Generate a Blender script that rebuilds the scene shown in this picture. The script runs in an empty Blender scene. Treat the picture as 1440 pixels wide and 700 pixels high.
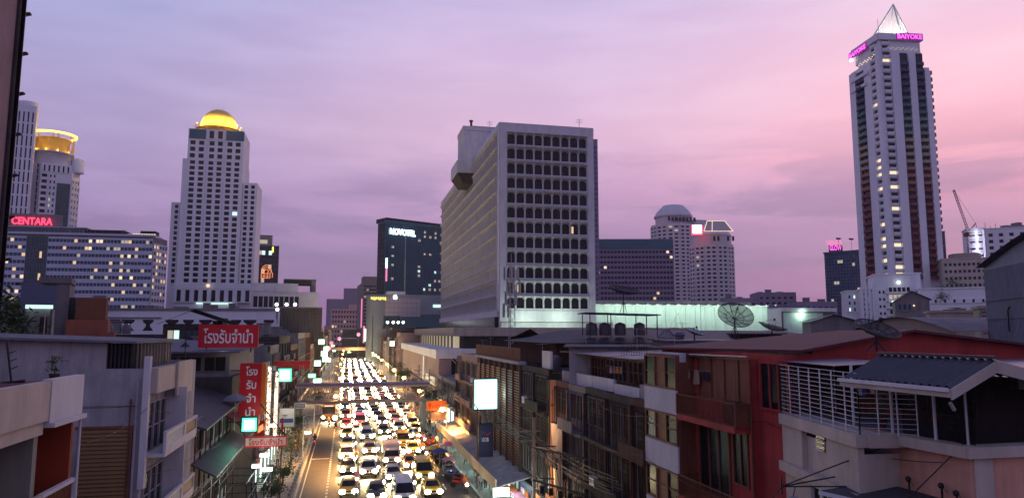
import bpy, math, random
from mathutils import Vector, Matrix
random.seed(7)
R = math.radians
SC = bpy.context.scene
COL = SC.collection
# ------------------------------------------------------------------ camera
CAMH = 16.0
PITCH, YAW = 6.67, 12.95
cam_d = bpy.data.cameras.new('camera'); cam = bpy.data.objects.new('camera', cam_d); COL.objects.link(cam)
cam.location = (0, 0, CAMH); cam.rotation_euler = (R(90 + PITCH), 0, R(-YAW))
cam_d.sensor_width = 36; cam_d.lens = 25.0; cam_d.clip_start = .1; cam_d.clip_end = 12000
SC.camera = cam
# ------------------------------------------------------------------ world: dusk sky
W = bpy.data.worlds.new('World'); SC.world = W; W.use_nodes = True
def build_world():
    nt = W.node_tree; nt.nodes.clear(); N = nt.nodes.new; L = nt.links.new
    tc = N('ShaderNodeTexCoord'); sx = N('ShaderNodeSeparateXYZ'); L(tc.outputs['Generated'], sx.inputs[0])
    az = N('ShaderNodeMath'); az.operation = 'ARCTAN2'; L(sx.outputs[0], az.inputs[0]); L(sx.outputs[1], az.inputs[1])
    def mr(src, a, b, smooth=True):
        m = N('ShaderNodeMapRange'); m.inputs[1].default_value = a; m.inputs[2].default_value = b
        if smooth: m.interpolation_type = 'SMOOTHSTEP'
        L(src, m.inputs[0]); return m.outputs[0]
    def ramp(src, stops):
        r = N('ShaderNodeValToRGB'); e = r.color_ramp.elements
        while len(e) < len(stops): e.new(.5)
        for i, (p, c) in enumerate(stops):
            e[i].position = p; e[i].color = tuple((x / 255.) ** 2.2 for x in c) + (1,)
        L(src, r.inputs[0]); return r.outputs[0]
    el = mr(sx.outputs[2], -.05, .95, False)
    # position = elevation sine mapped from -.05 .. .95
    left = ramp(el, [(0, (120, 94, 136)), (.09, (142, 112, 156)), (.17, (152, 126, 172)), (.26, (160, 142, 184)), (.36, (160, 150, 193)), (.49, (152, 156, 203)), (.66, (118, 126, 184)), (1, (78, 90, 148))])
    mid = ramp(el, [(0, (124, 98, 140)), (.09, (146, 115, 160)), (.17, (158, 126, 170)), (.24, (184, 146, 187)), (.32, (208, 172, 201)), (.43, (200, 175, 210)), (.54, (180, 170, 211)), (1, (84, 96, 152))])
    right = ramp(el, [(0, (124, 100, 144)), (.10, (142, 114, 162)), (.18, (160, 130, 175)), (.23, (196, 142, 176)), (.28, (236, 170, 190)), (.37, (237, 190, 208)), (.48, (214, 185, 214)), (1, (92, 98, 156))])
    def mix(f, a, b, t='MIX'):
        m = N('ShaderNodeMixRGB'); m.blend_type = t
        if hasattr(f, 'links'): L(f, m.inputs[0])
        else: m.inputs[0].default_value = f
        for k, v in ((1, a), (2, b)):
            if hasattr(v, 'links'): L(v, m.inputs[k])
            else: m.inputs[k].default_value = v
        return m.outputs[0]
    aaz = N('ShaderNodeMath'); aaz.operation = 'SUBTRACT'; L(az.outputs[0], aaz.inputs[0]); aaz.inputs[1].default_value = R(55)
    ab = N('ShaderNodeMath'); ab.operation = 'ABSOLUTE'; L(aaz.outputs[0], ab.inputs[0])      # angle away from the sunset
    c1 = mix(mr(ab.outputs[0], R(76), R(42)), left, mid)
    c2 = mix(mr(ab.outputs[0], R(40), R(10)), c1, right)
    # long flat cloud streaks
    mp = N('ShaderNodeMapping'); mp.inputs['Scale'].default_value = (1.6, 1.6, 9.0); L(tc.outputs['Generated'], mp.inputs[0])
    nz = N('ShaderNodeTexNoise'); nz.inputs['Scale'].default_value = 2.1; nz.inputs['Detail'].default_value = 7; nz.inputs['Roughness'].default_value = .55; nz.inputs['Distortion'].default_value = .35
    L(mp.outputs[0], nz.inputs['Vector'])
    cl = mr(nz.outputs[0], .48, .60)
    band = mr(sx.outputs[2], .30, .12)
    cm = N('ShaderNodeMath'); cm.operation = 'MULTIPLY'; L(cl, cm.inputs[0]); L(band, cm.inputs[1])
    cm2 = N('ShaderNodeMath'); cm2.operation = 'MULTIPLY'; L(cm.outputs[0], cm2.inputs[0]); cm2.inputs[1].default_value = .78
    c3 = mix(cm2.outputs[0], c2, (.26, .185, .36, 1))
    # faint broad mottling
    nz2 = N('ShaderNodeTexNoise'); nz2.inputs['Scale'].default_value = 3.2; nz2.inputs['Detail'].default_value = 5
    L(mp.outputs[0], nz2.inputs['Vector'])
    f2 = mr(nz2.outputs[0], .35, .7)
    c4 = mix(.10, c3, f2, 'SOFT_LIGHT')
    # below the horizon: dim city ground tone
    c5 = mix(mr(sx.outputs[2], -.02, -.10), c4, (.05, .04, .07, 1))
    hs = N('ShaderNodeHueSaturation'); hs.inputs['Saturation'].default_value = 1.0; hs.inputs['Value'].default_value = 1.0; L(c5, hs.inputs['Color'])
    bg = N('ShaderNodeBackground'); L(hs.outputs[0], bg.inputs[0]); bg.inputs[1].default_value = SKY
    sky = N('ShaderNodeTexSky'); sky.sky_type = 'NISHITA'; sky.sun_disc = False
    sky.sun_elevation = R(.5); sky.sun_rotation = R(55); sky.air_density = 1.2; sky.dust_density = 2
    bg2 = N('ShaderNodeBackground'); L(sky.outputs[0], bg2.inputs[0]); bg2.inputs[1].default_value = .05
    ad = N('ShaderNodeAddShader'); L(bg.outputs[0], ad.inputs[0]); L(bg2.outputs[0], ad.inputs[1])
    out = N('ShaderNodeOutputWorld'); L(ad.outputs[0], out.inputs[0])
SKY = 1.17; HAZE = .00013
build_world()
sl = bpy.data.lights.new('afterglow', 'SUN'); sl.energy = .12; sl.angle = R(30); sl.color = (1, .62, .66)
so = bpy.data.objects.new('afterglow', sl); COL.objects.link(so); so.rotation_euler = (R(84), 0, R(180 - 55))
SC.view_settings.view_transform = 'Standard'; SC.view_settings.look = 'None'; SC.view_settings.exposure = 0; SC.view_settings.gamma = 1
SC.render.engine = 'CYCLES'
cy = SC.cycles
cy.use_denoising = True; cy.max_bounces = 5; cy.diffuse_bounces = 2; cy.glossy_bounces = 2; cy.transmission_bounces = 2; cy.volume_bounces = 0; cy.transparent_max_bounces = 8
cy.sample_clamp_indirect = 2.0; cy.use_light_tree = True; cy.caustics_reflective = False; cy.caustics_refractive = False
# ------------------------------------------------------------------ pixel ray -> world point at a true depth
_cx = Vector((math.cos(R(YAW)), -math.sin(R(YAW)), 0))
_fw = Vector((math.sin(R(YAW)) * math.cos(R(PITCH)), math.cos(R(YAW)) * math.cos(R(PITCH)), math.sin(R(PITCH))))
_up = _cx.cross(_fw)
def ray(px, py): return _cx * (px - 720) + _fw * 1000 + _up * (350 - py)
def at(px, py, X=None, Y=None, Z=None):
    d = ray(px, py)
    t = X / d.x if X is not None else (Y / d.y if Y is not None else (Z - CAMH) / d.z)
    return Vector((d.x * t, d.y * t, CAMH + d.z * t))
def az_pt(px, py, Y): p = at(px, py, Y=Y); return Vector((p.x, p.y))
def zat(px, py, P):                      # height seen at row py above the plan point P
    d = ray(px, py); return CAMH + d.z * (Vector((P[0], P[1])).length / Vector((d.x, d.y)).length)
def wedge(pl, pc, pr, py, Yc, aL, aR):   # plan of a block from its three upright edges: corner pc, walls leave it at headings aL, aR
    c = az_pt(pc, py, Yc)
    def hit(px, a):
        d = ray(px, py); dx, dy = d.x, d.y; ux, uy = math.sin(R(a)), math.cos(R(a))
        t = (c.y * dx - c.x * dy) / (ux * dy - uy * dx); return Vector((c.x + ux * t, c.y + uy * t))
    l, r = hit(pl, aL), hit(pr, aR)
    return l, c, r, l + r - c
# ------------------------------------------------------------------ materials
MATS = {}
def srgb(c): return tuple((x / 255.) ** 2.2 for x in c)
def mat(name, col, rough=.8, var=.18, scale=.6, metal=0, emit=None, es=0, streak=0, bump=.0, spec=.3, alpha=1, stretch=(1, 1, 1), fine=0):
    if name in MATS: return MATS[name]
    m = bpy.data.materials.new(name); m.use_nodes = True; nt = m.node_tree; b = nt.nodes['Principled BSDF']; N = nt.nodes.new; L = nt.links.new
    b.inputs['Roughness'].default_value = rough; b.inputs['Metallic'].default_value = metal; b.inputs['Specular IOR Level'].default_value = spec
    tc = N('ShaderNodeTexCoord'); mp = N('ShaderNodeMapping'); L(tc.outputs['Object'], mp.inputs[0]); mp.inputs['Scale'].default_value = stretch
    nz = N('ShaderNodeTexNoise'); nz.inputs['Scale'].default_value = scale; nz.inputs['Detail'].default_value = 6; nz.inputs['Roughness'].default_value = .65; L(mp.outputs[0], nz.inputs[0])
    r = N('ShaderNodeValToRGB'); e = r.color_ramp.elements
    e[0].position = .3; e[1].position = .7
    e[0].color = tuple(max(0, c * (1 - var)) for c in col) + (1,); e[1].color = tuple(min(1, c * (1 + var)) for c in col) + (1,)
    L(nz.outputs[0], r.inputs[0]); co = r.outputs[0]
    if streak:
        mp2 = N('ShaderNodeMapping'); L(tc.outputs['Object'], mp2.inputs[0]); mp2.inputs['Scale'].default_value = (.75, .75, .10)
        n2 = N('ShaderNodeTexNoise'); n2.inputs['Scale'].default_value = 1.3; n2.inputs['Detail'].default_value = 8; n2.inputs['Roughness'].default_value = .78; L(mp2.outputs[0], n2.inputs[0])
        r2 = N('ShaderNodeValToRGB'); r2.color_ramp.elements[0].position = .36; r2.color_ramp.elements[1].position = .74
        r2.color_ramp.elements[0].color = (1, 1, 1, 1); k = 1 - streak; r2.color_ramp.elements[1].color = (k * .95, k, k * .95, 1); L(n2.outputs[0], r2.inputs[0])
        mx = N('ShaderNodeMixRGB'); mx.blend_type = 'MULTIPLY'; mx.inputs[0].default_value = 1; L(co, mx.inputs[1]); L(r2.outputs[0], mx.inputs[2]); co = mx.outputs[0]
    L(co, b.inputs['Base Color'])
    if bump:
        n3 = N('ShaderNodeTexNoise'); n3.inputs['Scale'].default_value = scale * 9; n3.inputs['Detail'].default_value = 4; L(tc.outputs['Object'], n3.inputs[0])
        bp = N('ShaderNodeBump'); bp.inputs['Strength'].default_value = bump; bp.inputs['Distance'].default_value = .05; L(n3.outputs[0], bp.inputs['Height']); L(bp.outputs[0], b.inputs['Normal'])
    if emit: b.inputs['Emission Color'].default_value = tuple(emit) + (1,); b.inputs['Emission Strength'].default_value = es
    if alpha < 1: b.inputs['Alpha'].default_value = alpha
    MATS[name] = m; return m
def glow(name, col, s): return mat(name, (.5, .5, .5), .4, emit=col, es=s, var=0)
def paint(name, col, rough=.35): return mat(name, col, rough, var=.05, scale=2, spec=.5)
M = MATS
mat('white_concrete', (.66, .63, .63), .85, .10, .35, streak=.22)
mat('tower_white', (.80, .78, .80), .75, .06, .08, streak=.10)
mat('grey_concrete', (.22, .20, .20), .9, .2, .5, streak=.35, bump=.2)
mat('dark_concrete', (.06, .052, .048), .9, .35, .6, streak=.6, bump=.4)
mat('stained_wall', (.40, .38, .39), .9, .22, .4, streak=.5, bump=.3)
mat('beige_wall', (.38, .31, .24), .85, .12, .3, streak=.3, bump=.1)
mat('cream_wall', (.56, .48, .40), .85, .12, .5, streak=.3, bump=.2)
mat('peach_wall', (.66, .34, .23), .85, .16, .5, streak=.38, bump=.15)
mat('red_wall', (.44, .058, .05), .8, .2, .5, streak=.45, bump=.15)
mat('orange_wall', (.38, .06, .025), .8, .12, .5, streak=.25, bump=.15)
mat('brick_brown', (.11, .05, .04), .9, .25, .8, streak=.4, bump=.3)
mat('pink_concrete', (.32, .21, .20), .88, .15, .4, streak=.3, bump=.2)
mat('brown_wood', (.19, .072, .042), .6, .3, 1.5, stretch=(4, 4, .5), bump=.2)
mat('teal_panel', (.04, .12, .15), .4, .15, .2)
mat('glass_dark', (.010, .010, .015), .2, .3, .3, spec=.22)
mat('glass_blue', (.018, .075, .13), .14, .25, .12, spec=.35)
mat('glass_teal', (.015, .06, .065), .12, .25, .2, spec=.6)
mat('window_soft', (.016, .015, .017), .7, .5, .9, spec=.08)
mat('black_metal', (.02, .02, .022), .5, .2, 3)
mat('steel', (.35, .35, .36), .4, .15, 3, metal=.6)
mat('white_metal', (.62, .62, .63), .5, .08, 2)
mat('rust', (.16, .06, .03), .85, .4, 3, bump=.3)
mat('roof_dark', (.05, .05, .065), .55, .3, 1.2, streak=.3)
mat('roof_sheet', (.27, .25, .30), .35, .2, .5, streak=.25)
mat('roof_red', (.10, .02, .025), .7, .25, .6, streak=.3)
mat('roof_grey', (.14, .14, .16), .8, .3, .5, bump=.2)
mat('asphalt', (.052, .046, .040), .62, .3, .8, bump=.12, spec=.22)
mat('pavement', (.20, .18, .17), .8, .25, .7, bump=.2)
mat('kerb', (.40, .38, .35), .8, .2, 1)
mat('road_paint', (.62, .60, .55), .7, .2, 3)
mat('ground_earth', (.06, .055, .055), .95, .3, .05)
mat('leaf_dark', (.035, .06, .022), .7, .5, 1.5)
mat('leaf_green', (.06, .10, .03), .7, .5, 1.5)
mat('bark', (.10, .075, .05), .9, .3, 3, bump=.4)
mat('sign_red', (.55, .012, .02), .45, .08, 1)
mat('sign_orange', (.7, .16, .02), .5, .1, 1)
mat('sign_navy', (.01, .02, .09), .4, .1, 1)
mat('letter_white', (.75, .75, .75), .5, .05, 1)
mat('letter_red', (.5, .01, .015), .5, .05, 1)
mat('black_plastic', (.015, .015, .017), .4, .1, 3)
mat('tyre', (.02, .02, .02), .85, .2, 4)
mat('skin', (.36, .20, .13), .6, .08, 4)
mat('hair', (.015, .012, .01), .6, .1, 4)
mat('tarp', (.55, .42, .28), .8, .2, .6, bump=.2)
mat('tank', (.12, .11, .12), .5, .2, 1)
mat('gold', (.80, .55, .14), .45, .1, .3, metal=.15)
glow('lit_warm', (1, .74, .42), 1.1)
glow('lit_yellow', (1, .66, .26), .8)
glow('lit_dim', (.85, .72, .45), .45)
glow('lit_cool', (.62, .95, .85), 1.2)
glow('lit_white', (.85, 1, .95), 4)
glow('lit_shop', (.62, 1, .9), 3.2)
glow('headlamp', (1, .80, .46), 95)
glow('headlamp_far', (1, .78, .42), 95)
glow('brake', (1, .03, .01), 14)
glow('sodium', (1, .50, .10), 60)
glow('neon_red', (1, .015, .05), 3.2)
glow('neon_pink', (1, .10, .75), 1.5)
glow('neon_rose', (1, .20, .42), 1.0)
glow('neon_white', (.85, .97, 1), 5)
glow('neon_green', (.03, 1, .45), 3.0)
glow('green_face', (.35, 1, .72), 4.5)
glow('billboard_white', (.42, .93, 1), 2.0)
glow('gold_light', (1, .62, .05), 4)
glow('orange_neon', (1, .26, .03), 1.3)
glow('yellow_neon', (1, .8, .05), 1.8)
glow('lantern', (.75, .95, .75), 1.1)
# ------------------------------------------------------------------ objects
ORG = {}
def tag(o, label=None, cat=None, group=None, kind=None):
    if label: o['label'] = label
    if cat: o['category'] = cat
    if group: o['group'] = group
    if kind: o['kind'] = kind
    return o
def thing(name, label, cat, loc=(0, 0, 0), group=None):
    o = bpy.data.objects.new(name, None); COL.objects.link(o); o.location = loc; o.empty_display_size = .3
    ORG[o.name] = Vector(loc); return tag(o, label, cat, group)
def put(name, me, parent, loc=(0, 0, 0), rz=0, kind=None, mt=None):   # place shared mesh data; loc in world coordinates
    o = bpy.data.objects.new(name, me); COL.objects.link(o)
    if parent is not None:
        o.parent = parent; o.location = Vector(loc) - ORG[parent.name]; ORG[o.name] = Vector(loc)
    else: o.location = loc; ORG[o.name] = Vector(loc)
    o.rotation_euler.z = rz
    if kind: o['kind'] = kind
    if mt is not None:
        o.material_slots[0].link = 'OBJECT'; o.material_slots[0].material = M[mt]
    return o
class Fr:                                # a wall plane: u runs along it, d points outwards
    def __init__(s, p0, p1, out=(0, 0)):
        s.o = Vector((p0[0], p0[1])); v = Vector((p1[0], p1[1])) - s.o; s.w = v.length; s.u = v / s.w
        s.n = Vector((s.u.y, -s.u.x)); mid = s.o + s.u * s.w / 2
        if s.n.dot(Vector(out) - mid) < 0: s.n = -s.n
    def p(s, u, z, d=0): q = s.o + s.u * u + s.n * d; return (q.x, q.y, z)
class MB:
    def __init__(s): s.v = []; s.f = []; s.m = []; s.sm = []; s.mats = []
    def mi(s, m):
        if m not in s.mats: s.mats.append(m)
        return s.mats.index(m)
    def face(s, pts, m, sm=False):
        k = len(s.v); s.v += [tuple(p) for p in pts]; s.f.append(tuple(range(k, k + len(pts)))); s.m.append(s.mi(m)); s.sm.append(sm)
    def grid(s, rows, m, close=False, sm=False):
        k = len(s.v); n = len(rows[0])
        for r in rows: s.v += [tuple(p) for p in r]
        mi = s.mi(m)
        for i in range(len(rows) - 1):
            for j in range(n if close else n - 1):
                a = k + i * n + j; b = k + i * n + (j + 1) % n
                s.f.append((a, b, b + n, a + n)); s.m.append(mi); s.sm.append(sm)
    def hexa(s, c, m, skip=()):          # 8 corners: 4 bottom, 4 top
        k = len(s.v); s.v += [tuple(p) for p in c]; mi = s.mi(m)
        for i, q in enumerate(((0, 3, 2, 1), (4, 5, 6, 7), (0, 1, 5, 4), (1, 2, 6, 5), (2, 3, 7, 6), (3, 0, 4, 7))):
            if i in skip: continue
            s.f.append(tuple(k + j for j in q)); s.m.append(mi); s.sm.append(False)
    def box(s, x0, x1, y0, y1, z0, z1, m, skip=()):
        s.hexa([(x0, y0, z0), (x1, y0, z0), (x1, y1, z0), (x0, y1, z0), (x0, y0, z1), (x1, y0, z1), (x1, y1, z1), (x0, y1, z1)], m, skip)
    def fbox(s, F, u0, u1, z0, z1, d0, d1, m):
        P = F.p; s.hexa([P(u0, z0, d0), P(u1, z0, d0), P(u1, z0, d1), P(u0, z0, d1), P(u0, z1, d0), P(u1, z1, d0), P(u1, z1, d1), P(u0, z1, d1)], m)
    def fquad(s, F, u0, u1, z0, z1, d, m): P = F.p; s.face([P(u0, z0, d), P(u1, z0, d), P(u1, z1, d), P(u0, z1, d)], m)
    def prism(s, poly, z0, z1, m, top=None):
        n = len(poly)
        for i in range(n):
            a, b = poly[i], poly[(i + 1) % n]; s.face([(a[0], a[1], z0), (b[0], b[1], z0), (b[0], b[1], z1), (a[0], a[1], z1)], m)
        s.face([(p[0], p[1], z1) for p in poly], top or m); s.face([(p[0], p[1], z0) for p in reversed(poly)], m)
    def tube(s, p, q, r, m, n=5, r2=None):
        p, q = Vector(p), Vector(q); d = (q - p).normalized(); a = d.orthogonal().normalized(); b = d.cross(a); r2 = r if r2 is None else r2
        A = [p + (a * math.cos(t) + b * math.sin(t)) * r for t in [2 * math.pi * i / n for i in range(n)]]
        B = [q + (a * math.cos(t) + b * math.sin(t)) * r2 for t in [2 * math.pi * i / n for i in range(n)]]
        s.grid([A, B], m, True, True); s.face(A[::-1], m); s.face(B, m)
    def path(s, pts, r, m, n=4):
        for a, b in zip(pts, pts[1:]): s.tube(a, b, r, m, n)
    def lathe(s, c, prof, m, n=20, sm=True, cap=True):
        rows = [[(c[0] + r * math.cos(2 * math.pi * i / n), c[1] + r * math.sin(2 * math.pi * i / n), c[2] + z) for i in range(n)] for r, z in prof]
        s.grid(rows, m, True, sm)
        if cap:
            s.face(rows[0][::-1], m); s.face(rows[-1], m)
    def ball(s, c, r, m, n=8, k=5):
        s.lathe(c, [(max(.001, r * math.sin(math.pi * i / k)), -r * math.cos(math.pi * i / k)) for i in range(k + 1)], m, n, True, False)
    def mesh(s, name='part', org=(0, 0, 0)):
        me = bpy.data.meshes.new(name); o = Vector(org)
        me.from_pydata([(v[0] - o.x, v[1] - o.y, v[2] - o.z) for v in s.v], [], s.f)
        for m in s.mats: me.materials.append(M[m])
        me.polygons.foreach_set('material_index', s.m); me.polygons.foreach_set('use_smooth', s.sm); me.update(); return me
    def build(s, name, parent=None, kind=None, loc=None):
        if not s.f: return None
        org = ORG[parent.name] if parent is not None else Vector(loc or (0, 0, 0))
        o = bpy.data.objects.new(name, s.mesh(name, org)); COL.objects.link(o); ORG[o.name] = org.copy()
        if parent is not None: o.parent = parent
        else: o.location = org
        if kind: o['kind'] = kind
        return o
def one(fn, name, parent=None, **k): b = MB(); fn(b); return b.build(name, parent, **k)
def lamp(parent, loc, col, watts, r=.3, name='light'):
    l = bpy.data.lights.new(name, 'POINT'); l.energy = watts; l.color = col; l.shadow_soft_size = r
    o = bpy.data.objects.new(name, l); COL.objects.link(o)
    if parent is not None: o.parent = parent; o.location = Vector(loc) - ORG[parent.name]
    else: o.location = loc
    return o
def down_lamp(parent, loc, col, watts, r=.3):    # hooded street lantern: light only below the hood
    l = bpy.data.lights.new('light', 'SPOT'); l.energy = watts; l.color = col; l.shadow_soft_size = r; l.spot_size = R(160); l.spot_blend = .35
    o = bpy.data.objects.new('light', l); COL.objects.link(o); o.parent = parent; o.location = Vector(loc) - ORG[parent.name]; return o
def text_mesh(body, size, ext, m, bold=.0, spacing=1.0):
    cu = bpy.data.curves.new('lettering', 'FONT'); cu.body = body; cu.size = size; cu.extrude = ext; cu.offset = bold; cu.align_x = 'CENTER'; cu.align_y = 'CENTER'; cu.resolution_u = 3; cu.space_character = spacing
    o = bpy.data.objects.new('lettering', cu); COL.objects.link(o)
    dg = bpy.context.evaluated_depsgraph_get(); me = bpy.data.meshes.new_from_object(o.evaluated_get(dg)); bpy.data.objects.remove(o)
    me.materials.clear(); me.materials.append(M[m]); return me
def text(parent, body, width, c, n, m, ext=.05, height=None, bold=.0, name='lettering', spacing=1.0):
    """lettering of the given width, centred at c and facing the plan direction n"""
    me = text_mesh(body, 1, .02, m, bold, spacing); xs = [v.co.x for v in me.vertices]; ys = [v.co.y for v in me.vertices]
    w = max(xs) - min(xs); h = max(ys) - min(ys); k = width / w; kh = k if height is None else height / h; cx_ = (max(xs) + min(xs)) / 2; cy_ = (max(ys) + min(ys)) / 2
    for v in me.vertices: v.co = ((v.co.x - cx_) * k, -v.co.z / .02 * ext, (v.co.y - cy_) * kh)
    return put(name, me, parent, c, math.atan2(n[1], n[0]) + math.pi / 2)
def cornery(P, m): pass
# windows in a wall: glass quads, then piers and bands proud of it
def windows(F, u0, u1, z0, z1, cols, rows, wf, hf, wall, glass, parent, dep=.3, lit=(), pl=0., name='window_grid', wname='wall_grid', rnd=random, sill=.5):
    g = MB(); w = MB(); cw = (u1 - u0) / cols; rh = (z1 - z0) / rows; pw = cw * (1 - wf) / 2; bh = rh * (1 - hf)
    for i in range(rows):
        zb = z0 + i * rh + bh * sill; zt = z0 + (i + 1) * rh - bh * (1 - sill)
        for j in range(cols):
            m = rnd.choice(lit) if lit and rnd.random() < pl else glass
            g.fquad(F, u0 + j * cw + pw * .5, u0 + (j + 1) * cw - pw * .5, zb - .1, zt + .1, .03, m)
    for i in range(rows + 1):
        a = z0 if i == 0 else z0 + (i - 1) * rh + rh - bh * (1 - sill); b = z1 if i == rows else z0 + i * rh + bh * sill
        if b - a > .02: w.fbox(F, u0, u1, a, b, 0, dep, wall)
    if pw > .01:
        for j in range(cols + 1):
            a = u0 if j == 0 else u0 + j * cw - pw; b = u1 if j == cols else u0 + j * cw + pw
            w.fbox(F, a + .002, b - .002, z0 + .002, z1 - .002, 0, dep + .02, wall)
    return g.build(name, parent, 'stuff'), w.build(wname, parent)
# ================================================================== ground
def ground():
    o = one(lambda b: b.face([(-3000, -300, -.02), (3000, -300, -.02), (3000, 6000, -.02), (-3000, 6000, -.02)], 'ground_earth'), 'ground'); o['kind'] = 'structure'
ground()
# ================================================================== skyline
def one_mesh(fn, name='piece', org=(0, 0, 0)): b = MB(); fn(b); return b.mesh(name, org)
def block(name, label, cat, pl, pr, pyt, Y, ang, dp, wall, top=None, pym=None, zb=0, group=None):
    pym = pym or (pyt + 440) / 2
    a = az_pt(pl, pym, Y); d = ray(pr, pym); ux, uy = math.sin(R(ang)), math.cos(R(ang))
    t = (a.y * d.x - a.x * d.y) / (ux * d.y - uy * d.x); b = Vector((a.x + ux * t, a.y + uy * t))
    bk = Vector((math.sin(R(ang - 90)), math.cos(R(ang - 90)))) * dp
    z1 = zat(pl, pyt, a); poly = [a, b, b + bk, a + bk]
    T = thing(name, label, cat, (a.x, a.y, zb), group)
    one(lambda m: m.prism(poly, zb, z1, wall, top or 'roof_grey'), 'wall', T)
    return T, poly, Fr(a, b), z1
def parapet(T, poly, z1, m, h=.9, t=.35, over=.15):
    c = sum((Vector(p) for p in poly), Vector((0, 0))) / len(poly); b = MB(); n = len(poly)
    for i in range(n):
        F = Fr(poly[i], poly[(i + 1) % n], c + (Vector(poly[i]) + Vector(poly[(i + 1) % n]) - c * 2) * 5)
        b.fbox(F, -over, F.w + over - .003 * i, z1 + .003, z1 + h + .004 * i, -t, over + .002 * i, m)
    b.build('parapet', T)
def roof_clutter(T, poly, z1, n=4, s=2.5):
    a, b_, c = Vector(poly[0]), Vector(poly[1]), Vector(poly[-1])
    for i in range(n):
        u, v = random.uniform(.12, .82), random.uniform(.15, .8); p = a + (b_ - a) * u + (c - a) * v
        w, d, h = random.uniform(.6, 1.6) * s, random.uniform(.6, 1.4) * s, random.uniform(.4, 1.1) * s
        one(lambda m: (m.box(p.x - w / 2, p.x + w / 2, p.y - d / 2, p.y + d / 2, z1, z1 + h, 'grey_concrete'), m.box(p.x - w / 2 - .2, p.x + w / 2 + .2, p.y - d / 2 - .2, p.y + d / 2 + .2, z1 + h + .002, z1 + h + .2, 'white_concrete')), 'plant_room', T)

# ---- hotel tower crowned with the golden ring
def ring_tower():
    T, poly, F, z1 = block('ringed_hotel_tower', 'pale hotel tower crowned by a glowing yellow ring crown on slanted struts', 'tower', 13, 53, 219, 415, 84, 26, 'tower_white')
    windows(F, 1, F.w - 8, 30, z1 - 2, 2, 22, .42, .5, 'tower_white', 'glass_dark', T, .4, ('lit_warm',), .06)
    windows(F, F.w - 7, F.w - .5, 30, z1 - 2, 2, 22, .22, .85, 'tower_white', 'glass_dark', T, .5)
    a = az_pt(52, 300, 412); b = az_pt(97, 300, 417); z2 = zat(80, 231, a)
    bk = Vector((math.sin(R(-20)), math.cos(R(-20)))) * 22
    F2 = Fr(a, b); one(lambda m: m.prism([a, b, b + bk, a + bk], 0, z2, 'tower_white', 'roof_grey'), 'wall', T)
    windows(F2, .3, F2.w * .26, 30, z2 - 5, 1, 22, .7, .55, 'tower_white', 'glass_dark', T, .4, ('lit_dim',), .05)
    windows(F2, F2.w * .28, F2.w * .52, 30, z2 - 5, 2, 22, .4, .5, 'tower_white', 'glass_dark', T, .4, ('lit_dim',), .05)
    windows(F2, F2.w * .55, F2.w - .3, 30, z2 - 10, 4, 18, .96, .92, 'teal_panel', 'glass_teal', T, .15, ('lit_dim',), .03)
    windows(F2, F2.w * .05, F2.w * .95, z2 - 4.6, z2 - .4, 6, 1, .35, .8, 'tower_white', 'glass_dark', T, .4)
    c = az_pt(109, 300, 424); F3 = Fr(b + bk * .2, c + bk * .2); z3 = zat(111, 240, b)
    one(lambda m: m.prism([b + bk * .2, c + bk * .2, c + bk, b + bk], 0, z3, 'tower_white', 'roof_grey'), 'wall', T)
    windows(F3, .2, F3.w - .2, 30, z3 - 4, 3, 20, .4, .5, 'tower_white', 'glass_dark', T, .4)
    e = az_pt(116, 300, 426); one(lambda m: m.lathe((b.x - .6, b.y + 9, z3), [(3.2, 0), (3.2, 7), (.3, 8.5)], 'tower_white', 14), 'turret', T)
    # crown
    m_ = az_pt(75, 200, 424); ctr = (m_.x, m_.y); zr = zat(74, 192, m_); zb = zat(74, 219, m_); r = 11.0
    one(lambda m: m.lathe((ctr[0], ctr[1], z2), [(9.6, 0), (9.6, zb - z2), (10.4, zb - z2), (10.4, zb - z2 + .8)], 'tower_white', 28), 'drum', T)
    one(lambda m: m.lathe((ctr[0], ctr[1], zb + .8), [(5.5, 0), (5.5, 4.5), (3, 6)], 'tower_white', 20), 'pavilion', T)
    def rg(m): m.lathe((ctr[0], ctr[1], zr), [(r - 1.0, 0), (r, -.1), (r + .25, .8), (r - .9, .9), (r - 1.0, 0)], 'gold_light', 36, True, False)
    one(rg, 'crown_ring', T)
    one(lambda m: m.lathe((ctr[0], ctr[1], zb + .8), [(8.0, 0), (8.0, .5), (8.0, zr - zb - 3.6), (8.6, zr - zb - 3.2), (8.6, zr - zb - 2.6)], 'gold', 28), 'crown_wall', T)
    for i in range(14):
        t = i / 14 * 2 * math.pi; s = .12 if i % 2 else -.12
        one(lambda m: m.tube((ctr[0] + 9.5 * math.cos(t), ctr[1] + 9.5 * math.sin(t), zb + .8), (ctr[0] + (r - .4) * math.cos(t + s), ctr[1] + (r - .4) * math.sin(t + s), zr), .28, 'gold', 5), 'strut', T)
    for i in range(10):
        t = (i + .5) / 10 * 2 * math.pi; p = (ctr[0] + 8.8 * math.cos(t), ctr[1] + 8.8 * math.sin(t), zb + 1.6)
        one(lambda m: m.ball(p, .55, 'gold_light', 6, 4), 'floodlight', T); lamp(T, p, (1, .55, .06), 14000, .5)
ring_tower()
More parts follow.
